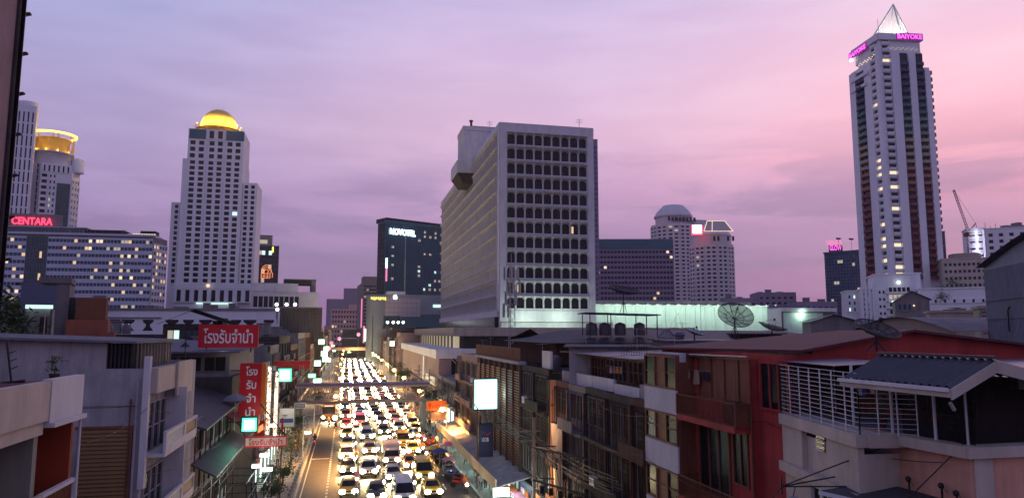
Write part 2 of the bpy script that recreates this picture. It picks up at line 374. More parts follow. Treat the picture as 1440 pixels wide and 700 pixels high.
def round_tower():
    p = az_pt(31, 250, 395); T = thing('round_topped_tower', 'slim pale tower with rounded top behind the left edge building', 'tower', (p.x, p.y, 0)); z = zat(35, 134, p)
    a, b = az_pt(10, 250, 400), az_pt(44, 250, 402); bk = Vector((-6, 18)); zt = zat(40, 148, b)
    one(lambda m: m.prism([a, b, b + bk, a + bk], 0, zt, 'tower_white', 'roof_grey'), 'wall', T); F = Fr(a, b)
    windows(F, F.w * .2, F.w - .3, zt - 78, zt - 3, 4, 12, .35, .86, 'tower_white', 'glass_dark', T, .5)
    c = az_pt(31, 250, 408); one(lambda m: m.lathe((c.x, c.y, zt), [(5, -2), (5, z - zt - 2), (4.6, z - zt - 1), (4.6, z - zt), (.2, z - zt + .6)], 'tower_white', 18), 'crown', T)
round_tower()
# ---- long curved hotel slab with red letters
def long_hotel():
    l, c, r, q = wedge(-12, 213, 233, 380, 372, 272, 15); T = thing('long_hotel_block', 'long bluish hotel block with banded floors under the red rooftop letters', 'building', (c.x, c.y, 0))
    z1 = zat(213, 333, c); one(lambda m: m.prism([l, c, r, q], 0, z1, 'grey_concrete', 'roof_grey'), 'wall', T)
    F = Fr(l, c); rows = 10; zb = z1 - 10 * 3.45 - 1; w = F.w
    segs = ((.0, .20), (.335, 1.0))
    mat('band_blue', (.50, .52, .58), .6, .08, .2); rg = random.Random(5)
    for s0, s1 in segs: windows(F, w * s0, w * s1, zb, z1 - 1, int((s1 - s0) * 44), rows, .9, .45, 'band_blue', 'glass_blue', T, .45, ('lit_warm', 'lit_yellow', 'lit_yellow', 'lit_dim', 'lit_dim'), .15, rnd=rg)
    windows(F, w * .202, w * .333, zb, z1 - 1, 8, rows, .94, .9, 'teal_panel', 'glass_teal', T, .2, ('lit_yellow',), .03)
    F2 = Fr(c, r, (200, 200)); windows(F2, .2, F2.w - .2, zb, z1 - 3, 5, rows, .75, .5, 'band_blue', 'glass_blue', T, .45, ('lit_yellow',), .3)
    one(lambda m: m.fbox(F, -2, w + .6, z1, z1 + 1.0, -14, .8, 'band_blue'), 'parapet', T)
    one(lambda m: (m.fbox(F, w * .02, w * .55, z1 + 1.01, z1 + 3.6, -12, -2, 'glass_teal'), m.fbox(F, w * .02, w * .56, z1 + 3.61, z1 + 4, -12.5, -1.4, 'band_blue')), 'roof_lounge', T)
    one(lambda m: (m.fbox(F, w * .56, w * .78, z1 + 1.01, z1 + 2.8, -11, -2.4, 'glass_dark'), m.fbox(F, w * .56, w * .8, z1 + 2.81, z1 + 3.1, -11.5, -2, 'brick_brown')), 'roof_lounge', T)
    one(lambda m: [m.fbox(F, w * .86 + i * 1.15, w * .86 + i * 1.15 + .8, z1 + 1.1, z1 + 1.6, -2, -1.4, 'lit_warm') for i in range(9)], 'roof_bar_lights', T, kind='stuff')
    one(lambda m: m.fbox(F, w * .9, w, z1 + 1.01, z1 + 3.2, -9, -3, 'glass_dark'), 'roof_bar', T)
    for i in range(26):
        u = w * (.3 + .55 * rg.random()); one(lambda m: m.tube(F.p(u, z1 + 1, -1.5), F.p(u, z1 + 1 + 2.2 + rg.random() * 1.6, -1.5), .05, 'steel', 3), 'railing_post', T)
    # sign on its own board
    p = az_pt(75, 315, 384); F3 = Fr(p - Vector((30, 1)), p + Vector((30, 1)))
    B = thing('red_rooftop_letters', 'red glowing CENTARA letters on a grey board above the long hotel', 'sign', (p.x, p.y, z1 + 1))
    zc = zat(45, 311, p)
    one(lambda m: m.fbox(F3, F3.w * .02, F3.w * .56, z1 + 1, zc + 4, -1, 0, 'grey_concrete'), 'board', B)
    a = at(45, 311, Y=383); pl_, pr_ = az_pt(17, 311, 383), az_pt(75, 311, 384)
    text(B, 'CENTARA', (pr_ - pl_).length, ((pl_.x + pr_.x) / 2 + F3.n.x * .8, (pl_.y + pr_.y) / 2 + F3.n.y * .8, a.z), F3.n, 'neon_red', .1, 3.6, .02)
long_hotel()
# ---- golden domed tower
def dome_tower():
    T, poly, F, z1 = block('domed_tower', 'tall white hotel tower with a glowing golden dome on top', 'tower', 251, 337, 222, 446, 90, 30, 'tower_white')
    w = F.w; k = w / 86.; z0 = zat(251, 420, F.o); zb = zat(251, 398, F.o)
    rg = random.Random(3)
    def cols(F, u0, n, pitch, z0, z1, rows, cw=.6, **kw): windows(F, u0, u0 + n * pitch, z0, z1, n, rows, cw, .66, 'tower_white', 'glass_dark', T, .5, ('lit_dim', 'lit_cool'), .012, rnd=rg, **kw)
    zt = zat(251, 222, F.o); rows = 22
    cols(F, 8 * k, 2, 12.3 * k, zb, z1 - .4, rows); cols(F, 34.4 * k, 2, 11.8 * k, zb, z1 - .4, rows); cols(F, 60 * k, 2, 11.8 * k, zb, z1 - .4, rows)
    # upper part, slightly narrower
    A = Vector(F.p(6 * k, 0, -.6)[:2]); B = Vector(F.p(w - .5 * k, 0, -.6)[:2]); bk = Vector(poly[3]) - Vector(poly[0]); zu = zat(300, 184, A)
    one(lambda m: m.prism([A, B, B + bk * .9, A + bk * .9], z1 + .01, zu, 'tower_white', 'roof_grey'), 'upper_wall', T); F2 = Fr(A, B)
    zm = zat(300, 199, A)
    windows(F2, 1 * k, 25.5 * k, z1 + .2, zm, 2, 3, .6, .66, 'tower_white', 'glass_dark', T, .5); windows(F2, 28.4 * k, 52 * k, z1 + .2, zm, 2, 3, .6, .66, 'tower_white', 'glass_dark', T, .5); windows(F2, 54 * k, 78 * k, z1 + .2, zm, 2, 3, .6, .66, 'tower_white', 'glass_dark', T, .5)
    for ga, gb in ((.5, 25 * k), (54 * k, F2.w + .3)): one(lambda m: m.fbox(F2, ga, gb, zm + .4, zu - .3, 0, .25, 'teal_panel'), 'glass_panel', T)
    windows(F2, 27 * k, 52 * k, zm + .4, zu - .3, 2, 1, .55, .8, 'tower_white', 'glass_dark', T, .6)
    # shoulder bulge at the right, right wing and left wing
    c1, c2 = Vector(F.p(w + .01, 0, -3)[:2]), Vector(F.p(w + 21.5 * k, 0, -3)[:2]); zr = zat(345, 257, c1)
    one(lambda m: m.prism([c1, c2, c2 + bk * .8, c1 + bk * .8], 0, zr, 'tower_white', 'roof_grey'), 'right_wing', T); F3 = Fr(c1, c2)
    cols(F3, 1.0 * k, 2, 9.6 * k, zb, zr - 1, 19, .55)
    d1, d2 = Vector(F.p(-17 * k, 0, -8)[:2]), Vector(F.p(-.3, 0, -8)[:2]); zl = zat(240, 284, d1)
    one(lambda m: m.prism([d1, d2, d2 + bk * .6, d1 + bk * .6], 0, zl, 'tower_white', 'roof_grey'), 'left_wing', T); F4 = Fr(d1, d2)
    cols(F4, 4 * k, 1, 8 * k, zb, zl - 1, 15, .6); cols(F4, 13.5 * k, 1, 3 * k, zb, zl - 1, 15, .5)
    # lower storeys: belt and tall slots
    one(lambda m: (m.fbox(F, -2.2 * k, w + 22 * k, zb - 3.2, zb - .1, 0, 1.2, 'tower_white')), 'belt', T)
    windows(F, -1 * k, w + 21 * k, z0 - 2, zb - 3.3, 9, 1, .5, .86, 'tower_white', 'glass_dark', T, 1.1)
    one(lambda m: m.fbox(F, 30 * k, 80 * k, z0 - 2.9, z0 - 2.2, 0, 1.5, 'lit_cool'), 'light_strip', T)
    # crown
    m_ = (A + B) / 2 + bk * .42; c = (m_.x - 1, m_.y); r = 27.2 * k; zd = zat(301, 181, m_)
    one(lambda m: m.lathe((c[0], c[1], zu), [(r * 1.05, 0), (r * 1.05, zd - zu)], 'gold', 32), 'drum', T)
    for i, (rr, dz) in enumerate(((1.24, 1.0), (1.26, 2.2))):
        one(lambda m: m.lathe((c[0], c[1], zd + dz - 2.4), [(r * rr - .5, 0), (r * rr, 0), (r * rr, .5), (r * rr - .5, .5), (r * rr - .5, 0)], 'gold', 36, True, False), 'crown_ring', T)
    one(lambda m: m.lathe((c[0], c[1], zd - 1.8), [(r * 1.06, 0), (r * 1.22, .1), (r * 1.22, .35), (r * 1.06, .3)], 'gold', 36, True, False), 'gallery', T)
    H = zat(301, 154, m_) - zd
    def dome(m):
        pr = [(r * math.cos(t), H * math.sin(t)) for t in [i / 10 * math.pi / 2 for i in range(10)]] + [(.2, H)]
        m.lathe((c[0], c[1], zd), pr, 'gold', 36)
    one(dome, 'dome', T)
    for i in range(14):
        t = i / 14 * 2 * math.pi; p = (c[0] + r * 1.2 * math.cos(t), c[1] + r * 1.2 * math.sin(t), zd + 1.6)
        one(lambda m: m.ball(p, .4, 'gold_light', 6, 4), 'floodlight', T); lamp(T, p, (1, .58, .05), 17000, .6)
    for dx in (-1.5, 2): one(lambda m: m.tube((c[0] + dx, c[1], zd + H * .95), (c[0] + dx, c[1], zd + H + 2.4), .09, 'steel', 4), 'mast', T)
    p = F.p(46 * k, zat(322, 403, F.o), 3); 
    one(lambda m: m.ball(p, 1.1, 'lit_warm', 8, 5), 'floodlight', T)
dome_tower()
def dark_tower():
    T, poly, F, z1 = block('dark_lit_tower', 'dark tower with an orange light drawing and yellow figure sign', 'tower', 352, 391, 344, 600, 84, 30, 'teal_panel')
    k = F.w / 39
    windows(F, .3, F.w - .3, z1 - 34, z1 - .5, 8, 9, .94, .9, 'glass_blue', 'glass_dark', T, .12, ('lit_dim', 'lit_cool'), .06)
    one(lambda m: m.fbox(F, 6 * k, 29 * k, z1 + .01, z1 + 8.6, -16, -2, 'grey_concrete'), 'upper_wall', T)
    one(lambda m: m.fbox(F, 8 * k, 22 * k, z1 + 1.5, z1 + 4.6, -1.9, -1.8, 'lit_dim'), 'glazed_storey', T)
    text(T, '8', 3 * k * .9, F.p(30 * k, z1 - 3.4, .8), F.n, 'yellow_neon', .1, 5.2, .06)
    S = thing('orange_light_drawing', 'orange dome shaped light drawing on the dark tower wall', 'sign', F.p(22 * k, z1 - 24, .4))
    def arcs(m):
        cx_, cz = 22 * k, z1 - 22
        for r_, t0, t1 in ((6, 10, 170), (4.4, 20, 160), (2.6, 0, 180)):
            pts = [F.p(cx_ + r_ * k * 1.2 * math.cos(R(t0 + (t1 - t0) * i / 8)), cz + r_ * math.sin(R(t0 + (t1 - t0) * i / 8)), .5) for i in range(9)]; m.path(pts, .28, 'orange_neon')
        for dz in (-1, -3, -4.6): m.path([F.p(cx_ - 7 * k, cz + dz, .5), F.p(cx_ + 5.5 * k, cz + dz, .5)], .26, 'orange_neon')
        for du in (-7, -3, 1.5, 5.5): m.path([F.p(cx_ + du * k, cz - 4.6, .5), F.p(cx_ + du * k, cz + .4, .5)], .26, 'orange_neon')
        m.path([F.p(cx_ + 6 * k, cz + 2, .5), F.p(cx_ + 9 * k, cz - 1, .5), F.p(cx_ + 8.6 * k, cz - 4, .5)], .3, 'orange_neon')
    one(arcs, 'light_tubes', S)
dark_tower()
# ---- mall complex below the domed tower
def mall():
    T, poly, F, z1 = block('grey_mall_block', 'grey mall block with stepped roofs right of the domed tower', 'building', 352, 447, 409, 330, 84, 40, 'white_concrete'); k = F.w / 95
    one(lambda m: m.fbox(F, 0, 66 * k, z1 + .01, z1 + 3.6, -20, .4, 'white_concrete'), 'upper_wall', T)
    one(lambda m: m.fbox(F, 46 * k, 92 * k, z1 + 3.62, z1 + 5.6, -16, -6, 'dark_concrete'), 'upper_wall', T)
    one(lambda m: (m.fbox(F, 46 * k, 93 * k, z1 + 5.62, z1 + 6.1, -17, -5, 'grey_concrete'), m.fbox(F, 86 * k, 92.5 * k, z1 + .01, z1 + 5.6, -17, -5.5, 'grey_concrete')), 'roof_slab', T)
    windows(F, 1, 68 * k, z1 - 8, z1 - 1.2, 9, 1, .8, .7, 'white_concrete', 'glass_dark', T, .8)
    T, poly, F, z1 = block('hourglass_mall', 'long low pale mall wall pierced by dark hourglass openings', 'building', 150, 402, 436, 255, 96, 40, 'tower_white'); w = F.w; k = w / 252
    one(lambda m: (m.fbox(F, -.5, w + .5, z1 + .01, z1 + .7, -3, .5, 'grey_concrete'), m.fbox(F, 0, w * .3, z1 - 2.6, z1 - 2.2, 0, .5, 'grey_concrete')), 'cornice', T)
    for i, px in enumerate((162, 180, 208, 241, 264, 288, 331, 351, 378)):
        u = (px - 150) * k; a = 2.1 if i % 2 else 1.7
        def hg(m):
            m.face([F.p(u - a, z1 - 3.0, .06), F.p(u + a, z1 - 3.0, .06), F.p(u + a * .95, z1 - 3.7, .06), F.p(u + a * .35, z1 - 4.6, .06), F.p(u + a * .4, z1 - 5.2, .06), F.p(u + a, z1 - 6.6, .06), F.p(u - a, z1 - 6.6, .06), F.p(u - a * .4, z1 - 5.2, .06), F.p(u - a * .35, z1 - 4.6, .06), F.p(u - a * .95, z1 - 3.7, .06)], 'glass_dark')
            if i in (1, 3): m.fbox(F, u - .5, u + .5, z1 - 5.2, z1 - 4.4, .07, .2, 'lit_cool')
        one(hg, 'window', T)
    windows(F, w * .02, w * .5, 3, z1 - 8, 26, 2, .9, .6, 'teal_panel', 'glass_teal', T, .3, ('lit_cool',), .05)
    roof_clutter(T, poly, z1, 7, 3)
    T, poly, F, z1 = block('mesh_clad_block', 'dark windowless block clad in fine mesh at the mall corner', 'building', 394, 453, 433, 205, 86, 22, 'dark_concrete'); w = F.w
    def mesh(m):
        for i in range(31): m.fbox(F, i * w / 30 - .03, i * w / 30 + .03, z1 - 9, z1, 0, .12, 'grey_concrete')
        for i in range(16): m.fbox(F, 0, w, z1 - 9 + i * .6, z1 - 8.94 + i * .6, 0, .1, 'grey_concrete')
    one(mesh, 'cladding_grid', T, kind='stuff')
    one(lambda m: m.fbox(F, -.1, w + .1, z1 + .01, z1 + .35, -22, .25, 'grey_concrete'), 'parapet', T)
    for i, px in enumerate((389, 403, 415, 390)):
        p = at(px, 428 if i < 3 else 435, Y=212); S = thing('rooftop_floodlight', '%s white floodlight glowing beside the mesh clad block' % ('leftmost', 'middle', 'rightmost', 'lowest')[i], 'floodlight', p, 'floodlights on the mall roof')
        one(lambda m: m.ball(p, .5, 'lit_white', 8, 5), 'lens', S); one(lambda m: m.tube((p.x, p.y + .7, p.z - 4), (p.x, p.y + .7, p.z), .12, 'black_metal', 4), 'bracket', S)
mall()
# ---- hazy blocks at the end of the street
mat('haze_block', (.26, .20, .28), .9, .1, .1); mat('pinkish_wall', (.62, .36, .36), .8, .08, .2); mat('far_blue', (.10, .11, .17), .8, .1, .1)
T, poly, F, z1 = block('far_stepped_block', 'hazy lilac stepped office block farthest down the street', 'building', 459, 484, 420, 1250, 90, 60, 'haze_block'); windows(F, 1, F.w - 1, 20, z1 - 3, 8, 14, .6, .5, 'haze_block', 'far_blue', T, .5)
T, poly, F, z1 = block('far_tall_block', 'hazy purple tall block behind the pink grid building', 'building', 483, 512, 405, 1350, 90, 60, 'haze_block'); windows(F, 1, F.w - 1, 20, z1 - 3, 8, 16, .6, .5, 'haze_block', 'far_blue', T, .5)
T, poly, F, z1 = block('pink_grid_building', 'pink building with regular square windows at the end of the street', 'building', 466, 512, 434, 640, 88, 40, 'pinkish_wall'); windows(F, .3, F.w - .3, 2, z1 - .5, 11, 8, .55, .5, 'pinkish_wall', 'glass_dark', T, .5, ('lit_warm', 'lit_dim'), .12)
one(lambda m: m.fbox(F, -F.w * .2, 0, 0, z1 * .6, -30, -.3, 'pinkish_wall'), 'side_wing', T); one(lambda m: m.fbox(F, F.w * .55, F.w, z1 + .01, z1 + 4, -20, -2, 'pinkish_wall'), 'upper_wall', T)
T, poly, F, z1 = block('grey_office_block', 'grey office block with a vertical red light strip left of the dark glass hotel', 'building', 508, 536, 398, 560, 86, 40, 'grey_concrete'); windows(F, 2, F.w - .3, 15, z1 - 1, 7, 14, .85, .45, 'grey_concrete', 'glass_dark', T, .4, ('lit_dim',), .05)
one(lambda m: (m.fbox(F, 0, .9, z1 - 34, z1 - 12, 0, .5, 'neon_rose'),), 'light_strip', T); one(lambda m: m.fbox(F, F.w * .1, F.w, z1 + .01, z1 + 5.5, -20, -3, 'grey_concrete'), 'upper_wall', T)
one(lambda m: [m.tube(F.p(u, z1 + 5.5, -5), F.p(u, z1 + 9, -5), .15, 'steel', 3) for u in (3, 6, 11)], 'mast', T)
# ---- dark glass hotel
def glass_hotel():
    l, c, r, q = wedge(530.5, 541, 628, 370, 400, -28, 62); z1 = zat(541, 311, c); zb = zat(541, 414, c)
    T = thing('dark_glass_hotel', 'dark blue glass hotel tower with white NOVOTEL letters', 'hotel', (c.x, c.y, 0))
    one(lambda m: m.prism([c, l, q, r], 0, z1, 'glass_blue', 'roof_grey'), 'wall', T); F = Fr(c, r); w = F.w; rg = random.Random(12)
    F2 = Fr(c, l, (-200, 0)); windows(F2, .2, F2.w - .2, zb, z1 - 1, 3, 16, .9, .9, 'glass_blue', 'glass_dark', T, .15)
    def mull(m):
        for i in range(29): m.fbox(F, i * w / 28 - .07, i * w / 28 + .07, zb, z1 - .5, 0, .22, 'teal_panel')
        for i in range(33): z = zb + i * (z1 - zb) / 33; m.fbox(F, 0, w, z, z + .18, 0, .18, 'teal_panel')
    one(mull, 'mullion_grid', T, kind='stuff')
    H = z1 - zb; rows = 16
    lit = [(0.10, i) for i in (3, 6, 8, 10, 13)] + [(.52, 12), (.52, 4), (.52, 5), (.61, 14), (.70, 13), (.70, 9), (.61, 9), (.79, 14), (.79, 13), (.61, 13), (.79, 5), (.88, 12), (.95, 14), (.95, 4), (.79, 3), (.86, 3), (.70, 1), (.61, 1), (.79, 1), (.52, 6), (.70, 2), (.97, 7), (.88, 1)]
    def lw(m):
        for u, i in lit: m.fbox(F, w * u, w * u + 1.5, zb + H * (i + .25) / rows, zb + H * (i + .78) / rows, .02, .1, 'lit_dim' if rg.random() < .7 else 'lit_cool')
        for i in range(rows * 2 - 3): m.fbox(F, w * .31, w * .31 + .55, zb + H * (i + .3) / rows / 2, zb + H * (i + .62) / rows / 2, .02, .12, 'lit_dim')
    one(lw, 'lit_window_grid', T, kind='stuff')
    one(lambda m: (m.fbox(F, 1, w - 1, z1 + .01, z1 + 2.4, -12, -1, 'glass_dark'), m.fbox(F, -.3, w, z1 - .6, z1 + .9, -.4, .4, 'teal_panel')), 'parapet', T)
    a = F.p(w * .26, z1 - 5.4, .9); text(T, 'NOVOTEL', w * .40, a, F.n, 'neon_white', .15, 3.4, .03)
    S = thing('vertical_flag_sign', 'slim vertical blue and red lit sign on the glass hotel edge', 'sign', F.p(1, zb + 15, 0))
    one(lambda m: (m.fbox(F, .5, 1.3, zb + H * .50, zb + H * .66, .3, .8, 'sign_navy'), m.fbox(F, .5, 1.3, zb + H * .36, zb + H * .495, .3, .8, 'lit_white'), m.fbox(F, .5, 1.3, zb + H * .18, zb + H * .355, .3, .8, 'neon_rose')), 'panel', S)
    # podium mall of the hotel
    T, poly, F, z1 = block('teal_mall_podium', 'grey teal mall with a square panelled wall under the glass hotel', 'building', 524, 632, 415, 372, 86, 30, 'teal_panel'); w = F.w; k = w / 108
    mat('podium_grey', (.20, .23, .25), .6, .12, .15); mat('podium_panel', (.36, .31, .34), .6, .12, .2)
    one(lambda m: m.fbox(F, 0, w, z1 - 9.8, z1 + .5, -1, .5, 'podium_grey'), 'front_wall', T)
    pme = one_mesh(lambda m: m.box(-k * 2.9, k * 2.9, -.12, .12, -k * 3, k * 3, 'podium_panel'), 'panel')
    for i in range(8):
        for j in range(4): put('panel', pme, T, F.p((20 + i * 6.2) * k, z1 - (6.5 + j * 6.6) * k, .65), math.atan2(F.n.y, F.n.x) + math.pi / 2)
    one(lambda m: m.lathe((F.p(8 * k, 0, -4)[0], F.p(8 * k, 0, -4)[1], 0), [(5.6, 0), (5.6, z1)], 'podium_grey', 20), 'corner_drum', T)
    one(lambda m: m.fbox(F, 0, w * .35, 0, z1 - 10.5, .3, .9, 'glass_teal'), 'shop_glass', T)
    S = thing('yellow_comb_sign', 'yellow lit lettering strip at the teal mall corner', 'sign', F.p(0, z1 - 4, 2)); one(lambda m: [m.fbox(F, (-3 + i * 2.4) * k, (-1.6 + i * 2.4) * k, z1 - (5.4 + (i % 3) * .7) * k, z1 - 2.6 * k, 1.3, 1.6, 'yellow_neon') for i in range(9)], 'letters', S)
    S = thing('white_logo_sign', 'small white arched logo lit on the teal mall parapet', 'sign', F.p(30 * k, z1, 1)); one(lambda m: m.face([F.p(28 * k, z1 - 5 * k, .9), F.p(33 * k, z1 - 5 * k, .9), F.p(33 * k, z1 - 1 * k, .9), F.p(31.5 * k, z1 + 1 * k, .9), F.p(29.5 * k, z1 + 1 * k, .9), F.p(28 * k, z1 - 1 * k, .9)], 'neon_white'), 'panel', S)
    S = thing('cyan_mall_sign', 'small cyan lit strip sign high on the teal mall wall', 'sign', F.p(90 * k, z1 - 12 * k, 1)); one(lambda m: m.fbox(F, 84 * k, 95 * k, z1 - 16 * k, z1 - 12 * k, .8, 1.1, 'lit_cool'), 'panel', S)
    one(lambda m: m.fbox(F, 20 * k, 45 * k, z1 + .51, z1 + 2.2, -8, -.3, 'white_concrete'), 'roof_box', T)
    for i, px in enumerate((545, 553, 560, 567)):
        p = at(px, 453, Y=300); S = thing('canopy_floodlight', '%s of the four white lights in front of the teal mall' % ('first from left', 'second from left', 'third from left', 'last')[i], 'floodlight', p, 'row of four lights before the teal mall'); one(lambda m: m.ball(p, .6, 'lit_white', 8, 5), 'lens', S); one(lambda m: m.tube((p.x, p.y + .8, p.z - 9), (p.x, p.y + .8, p.z), .12, 'black_metal', 4), 'pole', S)
glass_hotel()
# ---- central block: arched window grid
def central():
    c = az_pt(705, 300, 166); X0, Y0 = c.x, 166.; X1 = az_pt(832, 300, 166).x; Y1 = X0 / math.tan(math.atan2(*[(lambda d: (d.x, d.y))(ray(622, 360))][0]))
    z1 = zat(705, 173, c); zb = zat(706, 438, c); T = thing('arched_office_block', 'large white office block with rows of dark arched windows', 'office block', (X0, Y0, 0))
    one(lambda m: m.box(X0, X1, Y0, Y1, zb - 6, z1 - 1.2, 'white_concrete'), 'wall', T)
    rows, cols = 12, 9; zt = z1 - 2.2; zl = zb + .3; rh = (zt - zl) / rows; F = Fr((X0, Y0), (X1, Y0)); e = 1.2; cw = (F.w - 2 * e) / cols
    def bay(m, F, u, z, w, h, hd=1.05):
        P = F.p; pw = w * .075; d = .45; o0, o1 = u + pw, u + w - pw; zs, zh = z + h * .14, z + h * .84
        ins = [(o0, zs), (o1, zs), (o1, zh - h * .16), (o1 - w * .10, zh - h * .04), (o1 - w * .24, zh), (o0 + w * .24, zh), (o0 + w * .10, zh - h * .04), (o0, zh - h * .16)]
        out = [(u, z), (u + w, z), (u + w, z + h * .64), (u + w, z + h * .8), (u + w * .75, z + h), (u + w * .25, z + h), (u, z + h * .8), (u, z + h * .64)]
        out[4] = (u + w, z + h); out[5] = (u, z + h); out[3] = (u + w, z + h * .84); out[6] = (u, z + h * .84)
        A = [P(a, b, d) for a, b in ins]; B = [P(a, b, d) for a, b in out]; C = [P(a, b, .0) for a, b in ins]
        m.grid([A, B], 'white_concrete', True); m.grid([C, A], 'white_concrete', True)
        # flared hood brackets at the pier heads and the ledge
        for s in (0, 1):
            uu = u if s == 0 else u + w; sg = 1 if s == 0 else -1
            m.hexa([P(uu, z + h * .72, d), P(uu + sg * w * .03, z + h * .72, d), P(uu + sg * w * .03, z + h * .72, d + .05), P(uu, z + h * .72, d + .05), P(uu, z + h * .93, d), P(uu + sg * w * .26, z + h * .93, d), P(uu + sg * w * .2, z + h * .93, d + .75), P(uu, z + h * .93, d + .75)], 'white_concrete')
        m.hexa([P(u, z + h * .931, d), P(u + w, z + h * .931, d), P(u + w, z + h * .931, d + hd), P(u, z + h * .931, d + hd), P(u, z + h * .999, d), P(u + w, z + h * .999, d), P(u + w, z + h * .999, d + hd * .4), P(u, z + h * .999, d + hd * .4)], 'white_concrete')
        m.fbox(F, u + pw * .4, u + w - pw * .4, z + h * .06, z + h * .135, d, d + .22, 'white_concrete')
    org = Vector(F.p(e, zl, 0)); bm = MB(); bay(bm, F, e, zl, cw, rh); bme = bm.mesh('bay', org)
    gm = MB(); gm.fquad(F, e + cw * .05, e + cw * .95, zl + rh * .1, zl + rh * .86, .04, 'glass_dark'); gm.fbox(F, e + cw * .49, e + cw * .51, zl + rh * .2, zl + rh * .8, .05, .12, 'black_metal'); gme = gm.mesh('window', org)
    gl = MB(); gl.fquad(F, e + cw * .05, e + cw * .95, zl + rh * .1, zl + rh * .86, .04, 'glass_dark'); gl.fquad(F, e + cw * .2, e + cw * .42, zl + rh * .22, zl + rh * .7, .06, 'lit_yellow'); lme = gl.mesh('window', org)
    for i in range(rows):
        for j in range(cols):
            L = org + Vector((j * cw, 0, i * rh)); put('window_frame', bme, T, L); put('window', lme if (i, j) in ((5, 7), (1, 1)) else gme, T, L)
    S = MB(); G = MB(); FS = Fr((X0, Y0), (X0, Y1), (0, 0)); n = int((FS.w - 2) / cw)
    for i in range(rows):
        for j in range(n): bay(S, FS, 1.2 + j * cw, zl + i * rh, cw, rh, .95); S.fbox(FS, 1.2 + j * cw - .09, 1.2 + j * cw + .09, zl + i * rh + rh * .08, zl + i * rh + rh * .92, .452, .9, 'white_concrete')
        G.fquad(FS, 1.2, 1.2 + n * cw, zl + i * rh + .3, zl + i * rh + rh * .9, .03, 'glass_dark')
    S.build('side_window_frames', T, 'stuff'); G.build('side_window_band', T, 'stuff')
    def trim(m):
        for u0, u1 in ((-.45, e - .02), (F.w - e + .02, F.w + .45)): m.fbox(F, u0, u1, zb - .01, z1 - 1.2, 0, .7, 'white_concrete')
        m.fbox(FS, -.44, 1.15, zb - .02, z1 - 1.25, 0, .72, 'white_concrete'); m.fbox(F, -.5, F.w + .5, zt + .01, z1, -1, .75, 'white_concrete'); m.fbox(FS, -.5, FS.w, zt + .02, z1 - .01, -1, .76, 'white_concrete')
        m.fbox(FS, 1.1, FS.w, zb - 1.2, zb + .29, 0, .9, 'white_concrete'); m.fbox(F, -.46, F.w + .46, zb - 2.4, zb + .28, 0, .78, 'white_concrete')
    one(trim, 'cornice', T)
    # rooftop penthouse leaning out on the left side
    a = at(640, 240, X=X0 - 1.5); 
    def pent(m):
        y0, y1 = Y0 + 34, Y0 + 45
        m.box(X0 - 4, X0 + 15, y0, y1, z1 - 5, z1 + 7.6, 'white_concrete'); m.box(X0 - 4.2, X0 + 15.2, y0 - .2, y1, z1 + 7.61, z1 + 8.8, 'white_concrete')
        m.hexa([(X0 - 3.6, y0 + 3, z1 - 7.6), (X0 - .42, y0 + 3, z1 - 7.6), (X0 - .42, y1 + 2, z1 - 7.6), (X0 - 3.6, y1 + 2, z1 - 7.6), (X0 - 5.6, y0 + .5, z1 - 5.02), (X0 - .42, y0 + .5, z1 - 5.02), (X0 - .42, y1 + 2, z1 - 5.02), (X0 - 5.6, y1 + 2, z1 - 5.02)], 'dark_concrete'); m.box(X0 - 5.8, X0 - 4.01, y0 + .4, y1 + 2, z1 - 5.01, z1 - 1.4, 'white_concrete')
    one(pent, 'penthouse', T)
    one(lambda m: m.box(X0 - 1.0, X0 + 8, Y0 + 38, Y0 + 50, z1 + 8.81, z1 + 10.2, 'brick_brown'), 'plant_room', T)
    one(lambda m: (m.tube((X0 - .8, Y0 + 40, z1 + 8), (X0 - .8, Y0 + 40, z1 + 12), .35, 'rust', 7), m.tube((X0 - .8, Y0 + 40, z1 + 12), (X0 - .8, Y0 + 40, z1 + 12.4), .6, 'rust', 7)), 'chimney', T)
    for x, y, h in ((X0 + 1, Y0 + 20, 6.5), (X0 + 3, Y0 + 28, 6), (X1 - 2, Y0 + 3, 3.4), (X0 + 4.5, Y0 + 22, 5)):
        one(lambda m: (m.tube((x, y, z1 - 1), (x, y, z1 + h), .07, 'steel', 4), [m.tube((x - .9, y, z1 + h - .3 - k * .4), (x + .9, y, z1 + h - .3 - k * .4), .04, 'steel', 3) for k in range(3)]), 'antenna', T)
    # storey under the tower
    one(lambda m: (m.box(X0 + 2, X1 + 6, Y0 + 2, Y0 + 60, 12, zb - 2.42, 'white_concrete'), m.box(X0 - 1, X0 + 2, Y0 + 3, Y1 - 4, zb - 6, zb - 1.2, 'glass_dark')), 'undercroft', T)
    Fu = Fr((X0 + 2, Y0 + 2), (X1 + 6, Y0 + 2)); windows(Fu, 12.5, 18.5, zb - 5.4, zb - 2.9, 7, 1, .6, .9, 'white_concrete', 'glass_dark', T, .2)
    one(lambda m: m.fbox(Fu, 10.6, 11.8, zb - 5, zb - 2.8, .05, .12, 'lit_cool'), 'lit_window', T)
    global KX0, KX1, KZ; KX0, KX1, KZ = X0, X1, zb
central()
